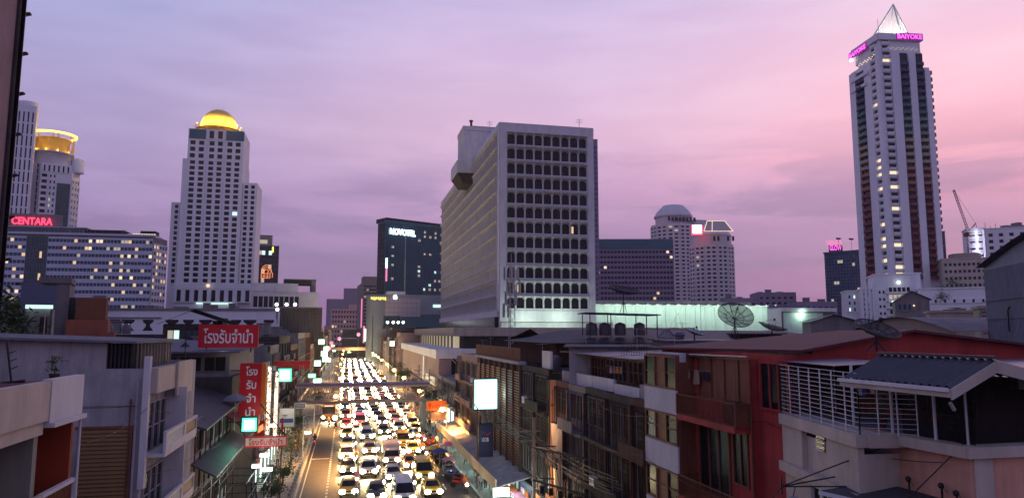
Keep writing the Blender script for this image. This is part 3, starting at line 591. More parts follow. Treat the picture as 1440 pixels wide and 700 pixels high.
def podium():
    T = thing('beige_podium', 'beige stepped podium with a white lattice band beside the street', 'building', (17.5, 140, 0))
    zt = 12.6
    one(lambda m: (m.box(17.5, 60, 140, 232, 0, zt - 1.7, 'pink_concrete'), m.box(16.9, 60, 139.4, 232.5, zt - 1.69, zt, 'white_concrete')), 'wall', T)
    one(lambda m: (m.box(24, 75, 150, 236, zt + .01, 15.2, 'dark_concrete'), m.box(21.5, 76, 147.5, 238, 15.21, 17.0, 'beige_wall')), 'upper_wall', T)
    one(lambda m: (m.box(23, 28, 156, 230, zt + .02, 15.1, 'lit_dim'),) and [m.box(22.6, 22.9, 158 + i * 6, 159.5 + i * 6, zt + .02, 15.19, 'beige_wall') for i in range(12)], 'colonnade', T)
    F = Fr((17.5, 140), (60, 140)); S = Fr((17.5, 140), (17.5, 232), (0, 100))
    # diamond lattice band, real strips
    def lat(m):
        u0, u1, z0, z1 = 2.5, 17, 6.2, zt - 1.8
        m.fbox(F, u0, u1, z0, z1, 0, .03, 'glass_dark')
        h = z1 - z0; n = int((u1 - u0) / (h / 6)) + 6; s = h / 6
        for i in range(-6, n - 6):
            for sg in (1, -1):
                a, b = (u0 + i * s, u0 + i * s + h) if sg == 1 else (u0 + i * s + h, u0 + i * s)
                za, zb_ = z0, z1
                if min(a, b) < u0 - .01 or max(a, b) > u1 + .01: continue
                m.tube(F.p(a, za, .2), F.p(b, zb_, .2), .09, 'white_concrete', 4)
        m.fbox(F, u0 - .3, u1 + .3, z0 - .3, z0, 0, .4, 'white_concrete')
    one(lat, 'lattice_band', T, kind='stuff')
    one(lambda m: (m.fbox(S, 22, 24.2, 2, zt - 1.75, .02, .5, 'white_concrete'), m.fbox(S, 22.4, 23.8, 2.2, zt - 2, .52, .6, 'lit_dim')), 'lit_fin', T)
    one(lambda m: [m.fbox(S, 3 + i * 1.5, 4.1 + i * 1.5, 5.6, 7.1, .3, .6, 'lit_dim') for i in range(10)], 'sign_letters', T)
    windows(S, 1, 80, .3, 5, 24, 1, .85, .85, 'pink_concrete', 'glass_dark', T, .4, ('lit_warm', 'lit_shop', 'lit_dim'), .6)
    # long mint wall of the market hall behind the houses
    a, b = az_pt(829, 445, 174), az_pt(1079, 445, 174); z1 = zat(1000, 430, (a + b) / 2)
    mat('mint_wall', (.55, .62, .56), .8, .10, .3, streak=.3)
    T = thing('market_hall', 'long windowless hall wall lit pale mint from its eaves', 'building', (a.x, 174, 0))
    one(lambda m: (m.box(a.x, b.x, 174, 230, 0, z1, 'mint_wall', ())), 'wall', T); F = Fr(a, b)
    one(lambda m: (m.box(a.x - .5, b.x + .3, 173.5, 232, z1 + .01, z1 + .35, 'white_concrete'), m.box(b.x + .31, b.x + 7, 178, 230, 0, z1 - .3, 'white_concrete'), m.box(a.x, b.x, 182, 228, z1 + .36, z1 + 1.6, 'grey_concrete')), 'roof_slab', T)
    pil = one_mesh(lambda m: m.box(-.12, .12, -.14, .0, 0, z1 - .2, 'mint_wall'), 'pilaster')
    for i in range(18):
        u = 1.5 + i * (F.w - 3) / 17; put('pilaster', pil, T, F.p(u, 0, 0))
        p = F.p(u + 1.4, z1 + .3, 4.4)
        one(lambda m: (m.tube(F.p(u + 1.4, z1 + .1, -.1), p, .05, 'black_metal', 4), m.box(p[0] - .35, p[0] + .35, p[1] - .1, p[1] + .12, p[2] - .12, p[2] + .02, 'black_metal')), 'eaves_light', T)
        lamp(T, (p[0], p[1] - .5, p[2] - .25), (.72, 1, .84), 480, .2)
    p = at(790, 447, Y=163); lamp(T, (p.x, p.y - 2, p.z), (.72, 1, .84), 1100, .4); p = at(740, 447, Y=163); lamp(T, (p.x, p.y - 2, p.z), (.72, 1, .84), 900, .4)
    T, poly, F, z1 = block('mint_box_building', 'small box building with mint lit wall right of the long hall', 'building', 1092, 1172, 434, 190, 92, 14, 'grey_concrete'); one(lambda m: (m.fbox(F, 2, F.w * .8, 1, z1 - 1.2, .02, .25, 'mint_wall'), m.fbox(F, -.3, F.w + .3, z1 - .8, z1 + .3, -14.3, 1.2, 'white_concrete')), 'wall_panel', T); lamp(T, F.p(F.w * .4, z1 - 1.5, 1.6), (.62, 1, .8), 550, .3)
podium()
# ---- right of centre
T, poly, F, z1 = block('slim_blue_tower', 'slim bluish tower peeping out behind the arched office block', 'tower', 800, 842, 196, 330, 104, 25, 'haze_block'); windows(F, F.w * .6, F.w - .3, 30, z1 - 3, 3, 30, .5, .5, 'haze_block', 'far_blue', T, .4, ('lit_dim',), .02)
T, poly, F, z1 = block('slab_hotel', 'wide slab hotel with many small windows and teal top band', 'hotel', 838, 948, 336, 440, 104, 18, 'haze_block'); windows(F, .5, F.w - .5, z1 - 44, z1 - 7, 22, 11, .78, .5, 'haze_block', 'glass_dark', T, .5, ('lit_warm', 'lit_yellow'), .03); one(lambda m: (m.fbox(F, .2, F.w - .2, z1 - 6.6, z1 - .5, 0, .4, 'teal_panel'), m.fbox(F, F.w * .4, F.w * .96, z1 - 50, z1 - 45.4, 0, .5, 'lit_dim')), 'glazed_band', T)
one(lambda m: [m.fbox(F, F.w * .4 + i * F.w * .04 - .12, F.w * .4 + i * F.w * .04 + .12, z1 - 50, z1 - 45.3, .5, .7, 'haze_block') for i in range(15)], 'mullions', T, kind='stuff')
def twin(px0, px1, pyt, Y, label, name, rows, cw, seed, dome):
    pc = (px0 + px1) / 2; c = az_pt(pc, 380, Y + 15); z1 = zat(pc, pyt, c); k = (az_pt(px1, 380, Y + 15) - az_pt(px0, 380, Y + 15)).length; T = thing(name, label, 'tower', (c.x, c.y, 0)); rg = random.Random(seed)
    n = 12; rr = k / 2; a0 = math.atan2(-c.y, -c.x); poly = [Vector((c.x + rr * math.cos(a0 + (i + .5) * 2 * math.pi / n), c.y + rr * math.sin(a0 + (i + .5) * 2 * math.pi / n))) for i in range(n)]
    mat('cream_tower', (.62, .56, .56), .8, .06, .1); one(lambda m: m.prism(poly, 0, z1, 'cream_tower', 'roof_grey'), 'wall', T)
    for i in (-4, -3, -2, -1, 0, 1, 2):
        p, q = poly[i % n], poly[(i + 1) % n]; F = Fr(p, q, (p + q) / 2 + ((p + q) / 2 - c) * 4); windows(F, .4, F.w - .4, 10, z1 - 1.5, 2, rows, .62, .5, 'cream_tower', 'glass_dark', T, .5, ('lit_dim',), .02, rnd=rg)
    return T, c, z1, rr
T, c, z1, rr = twin(919, 978, 318, 560, 'cream stepped tower with a domed crown behind the slab hotel', 'dome_crowned_tower', 30, 3, 4, 1)
one(lambda m: (m.lathe((c.x, c.y, z1), [(rr * .78, 0), (rr * .78, 7), (rr * .84, 7), (rr * .84, 8)], 'cream_tower', 12, False), m.lathe((c.x + rr * .9, c.y, 0), [(rr * .8, 0), (rr * .8, z1 + 4)], 'cream_tower', 10, False)), 'upper_wall', T)
one(lambda m: m.lathe((c.x, c.y, z1 + 8), [(rr * .86, 0), (rr * .7, 5), (rr * .5, 9), (rr * .44, 10), (rr * .1, 10.2)], 'white_concrete', 12, False), 'dome', T)
for i in range(8): one(lambda m: m.fbox(Fr((c.x - rr, c.y - rr * .82), (c.x + rr, c.y - rr * .82)), rr * (.35 + i * .17), rr * (.46 + i * .17), z1 + 2, z1 + 5.5, 0, .6, 'glass_dark'), 'window', T)
T, c, z1, rr = twin(973, 1029, 346, 470, 'nearer cream tower with an outlined light crown and red sign', 'outlined_crown_tower', 22, 3, 9, 0)
one(lambda m: (m.lathe((c.x, c.y, z1), [(rr * .9, 0), (rr * .9, 7)], 'cream_tower', 12, False), m.lathe((c.x, c.y, z1 + 7), [(rr * .93, 0), (rr * .8, 3.5), (rr * .62, 8)], 'cream_tower', 12, False)), 'crown', T)
Fc = Fr((c.x - rr, c.y - rr * .95), (c.x + rr, c.y - rr * .95 - rr * .5)); 
for i in (3, 4, 6.4, 7.6): one(lambda m: m.fbox(Fc, rr * i * .18, rr * i * .18 + 1.6, z1 + 1.5, z1 + 5, 0, .2, 'glass_dark'), 'window', T)
def outl(m):
    P = lambda u, z: Fc.p(rr * (u - .55), z1 + z, .5 + .25 * rr)
    m.face([P(.66, 8), P(.8, 15.3), P(1.53, 15.3), P(1.86, 8)], 'cream_tower')
    m.path([P(.62, 8), P(.78, 15.5), P(1.55, 15.5), P(1.9, 8), P(.62, 8)], .26, 'lit_warm'); m.path([P(.98, 8), P(1.0, 15.5)], .26, 'lit_warm')
one(outl, 'light_outline', T)
S = thing('red_white_tower_sign', 'overexposed white sign with a red rim on the crown of the nearer cream tower', 'sign', Fc.p(rr * .3, z1 + 9, 1)); one(lambda m: (m.fbox(Fc, rr * -.42, rr * .06, z1 + 6, z1 + 13, .6, 1, 'neon_red'), m.fbox(Fc, rr * -.36, rr * .02, z1 + 7, z1 + 13.2, 1.01, 1.2, 'lit_white')), 'panel', S)
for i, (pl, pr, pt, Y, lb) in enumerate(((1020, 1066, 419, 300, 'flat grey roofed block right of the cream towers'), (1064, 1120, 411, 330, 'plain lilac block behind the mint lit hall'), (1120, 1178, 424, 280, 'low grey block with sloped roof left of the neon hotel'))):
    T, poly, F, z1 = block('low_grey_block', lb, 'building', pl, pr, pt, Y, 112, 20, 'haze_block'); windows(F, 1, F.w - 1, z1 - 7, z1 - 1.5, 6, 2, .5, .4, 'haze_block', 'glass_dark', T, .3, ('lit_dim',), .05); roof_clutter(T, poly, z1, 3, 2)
def neon_hotel():
    T, poly, F, z1 = block('diamond_clad_hotel', 'dark hotel block with diamond patterned cladding and pink roof letters', 'hotel', 1161, 1226, 357, 360, 150, 25, 'glass_blue'); w = F.w
    n = 16; s = w / n
    def dia(m):
        zb = z1 - 46
        for i in range(n):
            for j in range(int(46 / (s * 1.15))):
                u, z = (i + .5) * s, z1 - 1.4 - (j + .5) * s * 1.15; t = .32 if (i + j) % 2 else .12
                m.hexa([F.p(u - s * .5, z, 0), F.p(u, z - s * .55, 0), F.p(u + s * .5, z, 0), F.p(u, z + s * .55, 0), F.p(u - s * .2, z, t), F.p(u, z - s * .25, t), F.p(u + s * .2, z, t), F.p(u, z + s * .25, t)], 'far_blue')
    one(dia, 'diamond_cladding', T, kind='stuff')
    one(lambda m: [m.fbox(F, w * u, w * u + 1.3, z1 - z, z1 - z + 1.7, .3, .45, 'lit_dim') for u, z in ((.3, 6), (.36, 6), (.62, 8), (.2, 18), (.26, 18), (.7, 22), (.76, 22), (.12, 28))], 'lit_windows', T, kind='stuff')
    one(lambda m: m.fbox(F, -.4, w + .3, z1, z1 + .9, -25, .4, 'far_blue'), 'parapet', T)
    fn = Vector((-math.sin(R(34)), -math.cos(R(34)))); p = at(1173, 341, Y=362); q = at(1175, 348.5, Y=361)
    S = thing('pink_neon_letters', 'pink neon letters at the roof corner of the diamond clad hotel', 'sign', (p.x, p.y, z1))
    text(S, "VIENNA", 8.6, p, fn, 'neon_rose', .1, 2.9, .03); text(S, 'GLOW', 6.4, q, fn, 'neon_pink', .1, 3, .03)
    one(lambda m: (m.fbox(Fr((q.x - 3, q.y + 2), (q.x + 3.4, q.y - 2)), 0, 7.4, z1 - 1, q.z + 1.6, -.8, -.5, 'black_metal')), 'sign_frame', S)
    for px, h in ((1179, 3), (1197, 3)):
        a = at(px, 336, Y=352); one(lambda m: (m.tube((a.x, a.y, z1), (a.x, a.y, z1 + h + 5), .1, 'steel', 4), m.box(a.x - 1.4, a.x + 1.4, a.y - .2, a.y + .2, z1 + h + 4.6, z1 + h + 5.6, 'black_metal')), 'antenna', T)
neon_hotel()
# ---- tall balcony tower with the lit diamond
def balcony_tower():
    l, c, r, q = wedge(1213, 1257, 1328, 400, 274, 8, 98); T = thing('tall_balcony_tower', 'tallest tower with stacked coloured balconies and a lit diamond top', 'tower', (c.x, c.y, 0))
    FL, FR_ = Fr(c, l), Fr(c, r); zb = zat(1257, 392, c); z1 = zat(1250, 70, c); zc = zat(1250, 45, c); H = z1 - zb; rows = 32; rh = H / rows
    zl = zat(1204, 103, l)
    mid = c + (l - c) * .72; midr = c + (r - c) * .86
    one(lambda m: m.prism([c, mid, mid + (r - c) * .9, midr], 0, z1, 'tower_white', 'roof_grey'), 'wall', T)
    one(lambda m: (m.prism([mid + Vector((.01, .01)), l, q, mid + (r - c)], 0, zl, 'tower_white', 'roof_grey'), m.prism([midr, r, q + (c - l) * .05, midr + (l - c) * .9], 0, zat(1309, 95, r), 'tower_white', 'roof_grey')), 'shoulder_wall', T)
    cols = [((.20, .03, .04), 0), ((.23, .05, .05), 9), ((.36, .13, .09), 13), ((.36, .30, .18), 16), ((.12, .24, .18), 20), ((.05, .14, .16), 23), ((.04, .06, .12), 26)]
    for i, (cc, _) in enumerate(cols): mat('balcony_tone_%d' % i, cc, .7, .1, .3)
    tone = lambda i: 'balcony_tone_%d' % max(k for k, (_, s) in enumerate(cols) if i >= s)
    def balc(w, d=1.9):
        def f(m):
            pr = [(-w / 2, 0), (-w * .48, -d * .6), (-w * .3, -d), (w * .3, -d), (w * .48, -d * .6), (w / 2, 0)]
            m.grid([[(x, y, 0) for x, y in pr], [(x, y, rh * .42) for x, y in pr]], tone0); m.face([(x, y, 0) for x, y in pr], tone0); m.face([(x, y, rh * .40) for x, y in pr], tone0)
        b = MB(); tone0 = 'balcony_tone_0'; f(b); return b.mesh('balcony')
    for F, segs, top in ((FL, ((.50, .79),), zl - 2), (FR_, ((.375, .56), (.70, .875)), z1 - .5)):
        for a, b_ in segs:
            w = (b_ - a) * F.w; me = balc(w - .3); u = (a + b_) / 2 * F.w
            one(lambda m: m.fquad(F, a * F.w, b_ * F.w, zb, top, .04, 'glass_dark'), 'recess_glass', T)
            for i in range(rows):
                z = zb + i * rh
                if z + rh < top: put('balcony', me, T, F.p(u, z, .05), math.atan2(F.n.y, F.n.x) + math.pi / 2, mt=tone(i))
    def pier(m, F, a, b_, z0, z1, d): m.fbox(F, a * F.w, b_ * F.w, z0, z1, 0, d, 'tower_white')
    for F, a, b_, t in ((FL, .79, .99, zl - 1), (FL, .26, .50, zl + 3), (FR_, .2, .375, z1), (FR_, .56, .70, z1 - 1), (FR_, .875, .99, z1 - 9)):
        one(lambda m: pier(m, F, a, b_, 12, t, 1.1 if b_ - a < .2 else .8), 'pier', T)
    one(lambda m: (m.fbox(FL, -.5, .08 * FL.w, 12, zc - 6, 0, 1.3, 'tower_white')), 'corner_pier', T)
    rg = random.Random(8)
    for F, a, b_ in ((FL, .08, .26), (FR_, .045, .2)):
        g = MB(); w = MB(); s = MB()
        for i in range(rows + 2):
            z = zb + i * rh
            g.fquad(F, a * F.w + .3, b_ * F.w - .2, z + rh * .35, z + rh * .85, .05, 'lit_warm' if rg.random() < (.33 if i < 16 else .07) else 'glass_dark')
            w.hexa([F.p(a * F.w, z - .05, 0), F.p(b_ * F.w, z - .05, 0), F.p(b_ * F.w - .9, z - .05, .9), F.p(a * F.w + .4, z - .05, .9), F.p(a * F.w, z + rh * .36, 0), F.p(b_ * F.w, z + rh * .36, 0), F.p(b_ * F.w, z + rh * .36, 1.0), F.p(a * F.w, z + rh * .36, 1.0)], 'tower_white')
            w.fbox(F, a * F.w, b_ * F.w, z + rh * .86, z + rh * .945, 0, .7, 'tower_white')
        g.build('small_window_glass', T, 'stuff'); w.build('small_window_frames', T, 'stuff')
    # saw-tooth balcony ends on both outer edges
    e = MB()
    for i in range(rows):
        z = zb + i * rh
        for P, v in ((l, (l - c).normalized()), (r, (r - c).normalized())):
            if z > zl - 6: continue
            n = Vector((v.y, -v.x)); n = n if n.dot(-Vector(P)) < 0 else -n
            p = Vector(P) + n * 1.2; k = tone(i)
            e.hexa([(*p, z), (*(p + v * 2.2), z), (*(p + v * 2.2 + n * 5), z), (*(p + n * 5), z), (*p, z + rh * .55), (*(p + v * 2.2), z + rh * .55), (*(p + v * 2.2 + n * 5), z + rh * .55), (*(p + n * 5), z + rh * .55)], k)
    e.build('edge_balcony_ends', T, 'stuff')
    # crown block with the two pink signs
    cl = c + (l - c) * .80; cr = c + (r - c) * .84; bl, br = cl, cr
    one(lambda m: m.prism([c, cl, cl + (r - c) * .8, cr + (l - c) * .2, cr], z1 + .01, zc - 3.2, 'tower_white', 'roof_grey'), 'upper_wall', T)
    one(lambda m: (m.fbox(FL, -.6, .86 * FL.w, zc - 3.19, zc, -8, 1.2, 'tower_white'), m.fbox(FR_, -.6, .88 * FR_.w, zc - 3.18, zc - .1, -8, 1.25, 'tower_white')), 'crown_band', T)
    one(lambda m: (m.fbox(FL, .3 * FL.w, .9 * FL.w, z1 - 8, z1 - 6.5, -1, 1.8, 'tower_white'), m.fbox(FL, .4 * FL.w, .94 * FL.w, z1 - 13, z1 - 11.6, -1, 1.7, 'tower_white')), 'stepped_ledge', T)
    f = MB()
    for i in range(20): f.fbox(FR_, (.1 + .035 * i) * FR_.w, (.1 + .035 * i) * FR_.w + .35, z1 + .8 + (i % 3) * .5, z1 + 1.2 + (i % 3) * .5, .05, .3, 'lit_dim')
    for i in range(12): f.fbox(FL, (.1 + .05 * i) * FL.w, (.1 + .05 * i) * FL.w + .35, z1 - 1 - (i % 3) * .5, z1 - .6 - (i % 3) * .5, 1.0, 1.4, 'lit_warm')
    f.build('terrace_lights', T, 'stuff')
    for F, u, dz, w, lb in ((FL, .62, -2.6, FL.w * .58, 'smaller pink BAIYOKE letters on the left face of the tallest tower'), (FR_, .60, -1.6, FR_.w * .50, 'larger pink BAIYOKE letters on the right face of the tallest tower')):
        S = thing('pink_tower_sign', lb, 'sign', F.p(u * F.w, zc + dz, 1.5), 'pink signs on the tallest tower')
        one(lambda m: m.fbox(F, u * F.w - w * .54, u * F.w + w * .54, zc + dz - 1.6, zc + dz + 1.7, 1.3, 1.5, 'sign_purple'), 'panel', S)
        text(S, 'BAIYOKE', w, F.p(u * F.w, zc + dz, 1.62), F.n, 'neon_pink', .06, 2.3, .02)
    # drum and diamond
    o = at(1257, 40, Y=283); ctr = (o.x, o.y); k = .36
    one(lambda m: m.lathe((ctr[0], ctr[1], zc), [(6.6, 0), (6.6, 3.6), (6.2, 3.6)], 'tower_white', 24), 'drum', T)
    za = zat(1257, 6, o); zd = zc + 2.0; D = thing('lit_diamond', 'white framed glass diamond glowing on top of the tallest tower', 'lantern', (ctr[0], ctr[1], zd))
    base = [(ctr[0] + x, ctr[1] + y, zd) for x, y in ((-11.0, 3.0), (-1.0, -5.6), (6.2, -3.2), (2, 6))]; ap = (ctr[0] + .5, ctr[1], za)
    for a, b_ in ((0, 1), (1, 2), (2, 3), (3, 0)): one(lambda m: m.face([base[a], base[b_], ap], 'lantern_glass'), 'pane', D)
    for p in base: one(lambda m: m.tube(p, ap, .5, 'white_metal', 6, .3), 'rib', D)
    for a, b_ in ((0, 1), (1, 2), (2, 3), (3, 0)): one(lambda m: m.tube(base[a], base[b_], .4, 'white_metal', 6), 'rail', D)
    one(lambda m: (m.lathe((ctr[0], ctr[1], zd + .02), [(2.4, 0), (2.4, 3), (.4, 4)], 'lantern', 12)), 'lit_core', D)
    lamp(D, (ctr[0], ctr[1], zd + 5), (.95, 1, .75), 3500, 1.2); lamp(D, (ctr[0] - 4, ctr[1] - 8, zd + 1.5), (.8, 1, .8), 2500, .6)
    one(lambda m: m.tube((ctr[0] - 9, ctr[1], zc), (ctr[0] - 9, ctr[1], zc + 12), .1, 'steel', 4), 'mast', T)
    p = FL.p(FL.w * .84, zc - 5, 1.6); one(lambda m: m.ball(p, .9, 'lit_white', 8, 5), 'floodlight', T)
mat('sign_purple', (.22, .01, .20), .5, .1, 1, emit=(.5, .01, .5), es=.35); mat('lantern_glass', (.7, .75, .7), .2, .05, 1, alpha=.14, emit=(.8, .95, .75), es=.12)
balcony_tower()
def right_lows():
    def B(name, lb, pl, pr, pt, Y, ang, dp, wall, cat='building', win=None, zcut=None, **k):
        T, poly, F, z1 = block(name, lb, cat, pl, pr, pt, Y, ang, dp, wall, pym=430)
        if win: windows(F, .4, F.w - .4, max(2, z1 - win[2]), z1 - win[3], win[0], win[1], win[4], win[5], wall, 'glass_dark', T, .35, ('lit_cool', 'lit_dim'), win[6] if len(win) > 6 else 0)
        one(lambda m: m.fbox(F, -.3, F.w + .3, z1 + .01, z1 + .5, -dp - .3, .3, wall), 'parapet', T)
        return T, poly, F, z1
    B('white_annex', 'white annex with a few slots left below the tallest tower', 1190, 1214, 410, 236, 120, 12, 'tower_white', win=(3, 3, 8, .8, .35, .5, .15))
    T, p, F, z = B('pier_block', 'white block of stepped vertical piers below the tallest tower', 1211, 1233, 408, 229, 120, 12, 'tower_white', win=(3, 5, 10, .5, .25, .3, .1))
    for i in range(4): one(lambda m: m.fbox(F, F.w * (i * .25), F.w * (i * .25 + .12), 2, z + 1.2 + 1.1 * (i % 2 + (i == 1)), .36, .9, 'tower_white'), 'pier', T)
    T, p, F, z = B('open_deck_block', 'white block with open lit parking decks below the tallest tower', 1231, 1283, 387, 226, 122, 16, 'tower_white'); w = F.w
    for i in range(5): one(lambda m: (m.fbox(F, w * .36, w * .98, z - 6.2 - i * 2.7, z - 4.6 - i * 2.7, .02, .06, 'lit_dim' if i in (1,) else 'glass_dark'), m.fbox(F, w * .3, w + .5, z - 6.9 - i * 2.7, z - 6.2 - i * 2.7, .0, .8, 'tower_white')), 'parking_deck', T)
    for i in range(6): one(lambda m: m.fbox(F, w * (.36 + i * .12), w * (.36 + i * .12) + .35, z - 19, z - 4.6, .05, .5, 'tower_white'), 'column', T)
    windows(F, 1, w * .3, z - 18, z - 5, 2, 5, .5, .4, 'tower_white', 'glass_dark', T, .3)
    one(lambda m: (m.fbox(F, w * .45, w * .95, z - 10.2, z - 9.6, .9, 1.1, 'lit_white'), m.ball(F.p(w * .66, z - 2.8, 1), .55, 'lit_white', 8, 5)), 'light_strip', T)
    B('stair_box', 'plain pale stair box right of the lit parking decks', 1280, 1297, 385, 222, 120, 10, 'tower_white')
    B('long_pale_hall', 'long pale hall with two square vents behind the grey roofs', 1295, 1392, 407, 212, 128, 14, 'tower_white', win=(7, 1, 5, 3.4, .25, .7))
    T, p, F, z = B('terraced_apartments', 'cream apartment house with shaded balconies under a round tank', 1329, 1392, 365, 262, 126, 14, 'cream_wall', 'building', win=(9, 6, 19, .8, .6, .42, .03))
    c = at(1356, 360, Y=268); one(lambda m: m.lathe((c.x, c.y, z + .6), [(6.4, 0), (6.4, 2.6), (6, 3), (.2, 3.4)], 'beige_wall', 20), 'round_tank', T)
    T, p, F, z = B('left_lit_facade', 'small facade washed in violet white light beside the crane', 1367, 1394, 322, 300, 126, 12, 'tower_white', win=(2, 6, 22, 1, .62, .5))
    for i in range(6):
        for j in range(2): one(lambda m: m.fbox(F, F.w * (.12 + .46 * j), F.w * (.42 + .46 * j), z - 20 + i * 3.4, z - 19.2 + i * 3.4, .4, 1.2, 'tower_white'), 'balcony', T); 
        lamp(T, F.p(F.w * .5, z - 18.6 + i * 3.4, 2.2), (.75, .72, 1), 240, .3)
    T, p, F, z = B('white_hotel_block', 'white hotel block with paired square windows at the right edge', 1392, 1470, 322, 292, 126, 20, 'tower_white', win=(5, 8, 27, 1.5, .42, .52))
    for i in range(12): one(lambda m: m.tube(F.p(1 + i * 2.2, z, -2), F.p(1 + i * 2.2, z + 1.6 + random.random() * 2, -2), .12, 'steel', 4), 'roof_post', T)
    roof_clutter(T, p, z, 4, 3)
    B('slim_dark_tower', 'slim dark tower half hidden right of the tallest tower', 1318, 1336, 326, 420, 122, 12, 'far_blue', 'tower', win=(3, 24, 70, 1, .5, .5))
    # crane
    b = at(1364, 356, Y=300); t = at(1362, 326, Y=300); j = at(1341, 267, Y=300); T = thing('tower_crane', 'tower crane with its luffing jib raised in the pink sky', 'crane', (b.x, b.y, b.z - 6))
    def lattice(m, p, q, w, n, r):
        p, q = Vector(p), Vector(q); d = (q - p).normalized(); a = d.orthogonal().normalized() * w; c_ = d.cross(a).normalized() * w
        cs = [a + c_, a - c_, -a - c_, -a + c_]
        for c0 in cs: m.tube(p + c0, q + c0 * .6, r, 'rust', 3)
        for i in range(n):
            s, e = p.lerp(q, i / n), p.lerp(q, (i + 1) / n)
            for k in range(4): m.tube(s + cs[k], e + cs[(k + 1) % 4], r * .7, 'rust', 3)
    one(lambda m: lattice(m, (b.x, b.y, b.z - 6), t, .9, 8, .22), 'mast', T); one(lambda m: lattice(m, t, j, .5, 14, .14), 'jib', T)
    one(lambda m: m.box(t.x - 1.6, t.x + 1.6, t.y - 1.6, t.y + 1.6, t.z - 2.4, t.z - .4, 'rust'), 'cab', T)
    k = at(1372, 314, Y=300); g = at(1375, 327, Y=300); one(lambda m: (m.tube(t, k, .25, 'rust', 4), m.tube(k, g, .12, 'rust', 3), m.box(t.x, t.x + 4.5, t.y - .5, t.y + .5, t.z - .3, t.z + .3, 'rust')), 'counter_jib', T); one(lambda m: m.tube(k, j, .07, 'black_metal', 3), 'cable', T)
    # grey corrugated shed with an arched roof at the right edge
    a, b2 = az_pt(1386, 420, 66), az_pt(1480, 420, 52); z = zat(1386, 378, a); T = thing('arched_grey_shed', 'big grey corrugated shed with an arched roof at the right edge', 'shed', (a.x, a.y, 0)); F = Fr(a, b2); bk = -F.n * 22
    mat('shed_grey', (.25, .26, .32), .6, .12, .3, streak=.3)
    def shed(m):
        n = 14; w = F.w * 2.6
        pts = [(w * i / n, z + 2.6 * math.sin(math.pi * i / n)) for i in range(n + 1)]
        m.face([F.p(0, 0), F.p(w, 0)] + [F.p(u, h) for u, h in reversed(pts)], 'shed_grey')
        q = [Vector(F.p(u, h)) for u, h in pts]; m.face([F.p(0, 0), F.p(0, z), F.p(0, z, -22), F.p(0, 0, -22)], 'shed_grey')
    one(shed, 'wall', T)
    n = 14; w = F.w * 2.6
    one(lambda m: m.grid([[F.p(w * i / n, z + .12 + 2.7 * math.sin(math.pi * i / n), .8) for i in range(n + 1)], [F.p(w * i / n, z + .12 + 2.7 * math.sin(math.pi * i / n), -22) for i in range(n + 1)]], 'roof_grey', sm=True), 'roof', T)
    one(lambda m: [m.fbox(F, .2 + i * .3, .28 + i * .3, 2, z - .2, 0, .05, 'shed_grey') for i in range(int(w / .3) - 2)], 'corrugation', T, kind='stuff')
    for dz in (3.6, 5.6): one(lambda m: m.fbox(F, 0, w, z - dz - .08, z - dz, .06, .14, 'roof_grey'), 'cladding_joint', T)
    one(lambda m: (m.tube(F.p(6.6, z - 7, .3), F.p(6.6, z - 4.9, .3), .09, 'black_metal', 5), m.tube(F.p(6.6, z - 4.9, .3), F.p(7.1, z - 4.5, .3), .09, 'black_metal', 5)), 'pipe', T)
    # grey roofscape between
    def gable(name, lb, pl, pr, pt, Y, ang, dp, wall, roof, rise=1.6, cat='house', **k):
        T, poly, F, z1 = block(name, lb, cat, pl, pr, pt, Y, ang, dp, wall, roof, pym=440)
        one(lambda m: (m.face([F.p(-.6, z1, .8), F.p(F.w / 2, z1 + rise, .8), F.p(F.w / 2, z1 + rise, -dp - .5), F.p(-.6, z1, -dp - .5)], roof), m.face([F.p(F.w + .6, z1, .8), F.p(F.w / 2, z1 + rise, .8), F.p(F.w / 2, z1 + rise, -dp - .5), F.p(F.w + .6, z1, -dp - .5)], roof), m.face([F.p(0, z1, .02), F.p(F.w / 2, z1 + rise - .05, .02), F.p(F.w, z1, .02)], wall)), 'roof', T)
        return T, poly, F, z1
    T, p, F, z = gable('grey_gabled_house', 'grey gabled house with two small blue windows below the white decks', 1259, 1308, 422, 140, 128, 10, 'grey_concrete', 'roof_grey', 2.1); windows(F, .5, F.w * .5, z - 2.6, z - .6, 3, 1, .6, .6, 'grey_concrete', 'glass_blue', T, .12)
    one(lambda m: m.ball(F.p(F.w * .55, z - 1.3, .3), .22, 'lit_warm', 6, 4), 'wall_light', T)
    # low vaulted roof
    a, b2 = az_pt(1200, 460, 84), az_pt(1345, 460, 66); F = Fr(a, b2); T = thing('vaulted_roof_hall', 'low hall with a long shallow vaulted grey roof', 'building', (a.x, a.y, 0)); ze = zat(1215, 466, a) 
    def vault(m):
        n = 12; w = F.w
        m.grid([[F.p(w * i / n, ze + 1.75 * math.sin(math.pi * i / n), .6) for i in range(n + 1)], [F.p(w * i / n, ze + 1.75 * math.sin(math.pi * i / n), -20) for i in range(n + 1)]], 'roof_grey', sm=True)
        m.face([F.p(0, 0, 0), F.p(w, 0, 0)] + [F.p(w * i / n, ze - .02 + 1.72 * math.sin(math.pi * i / n), 0) for i in range(n, -1, -1)], 'beige_wall')
    one(vault, 'vaulted_roof', T)
    one(lambda m: [m.fbox(F, F.w * (.1 + .08 * i), F.w * (.1 + .08 * i) + .5, ze + .2, ze + .9, .02, .1, 'glass_dark') for i in range(3)], 'vent_openings', T, kind='stuff')
    T, p, F, z = B('weathered_block', 'weathered beige block with a row of dark upright slots', 1306, 1378, 440, 120, 128, 8, 'beige_wall', win=(14, 1, 3.2, .8, .35, .7)); roof_clutter(T, p, z, 3, 1.5)
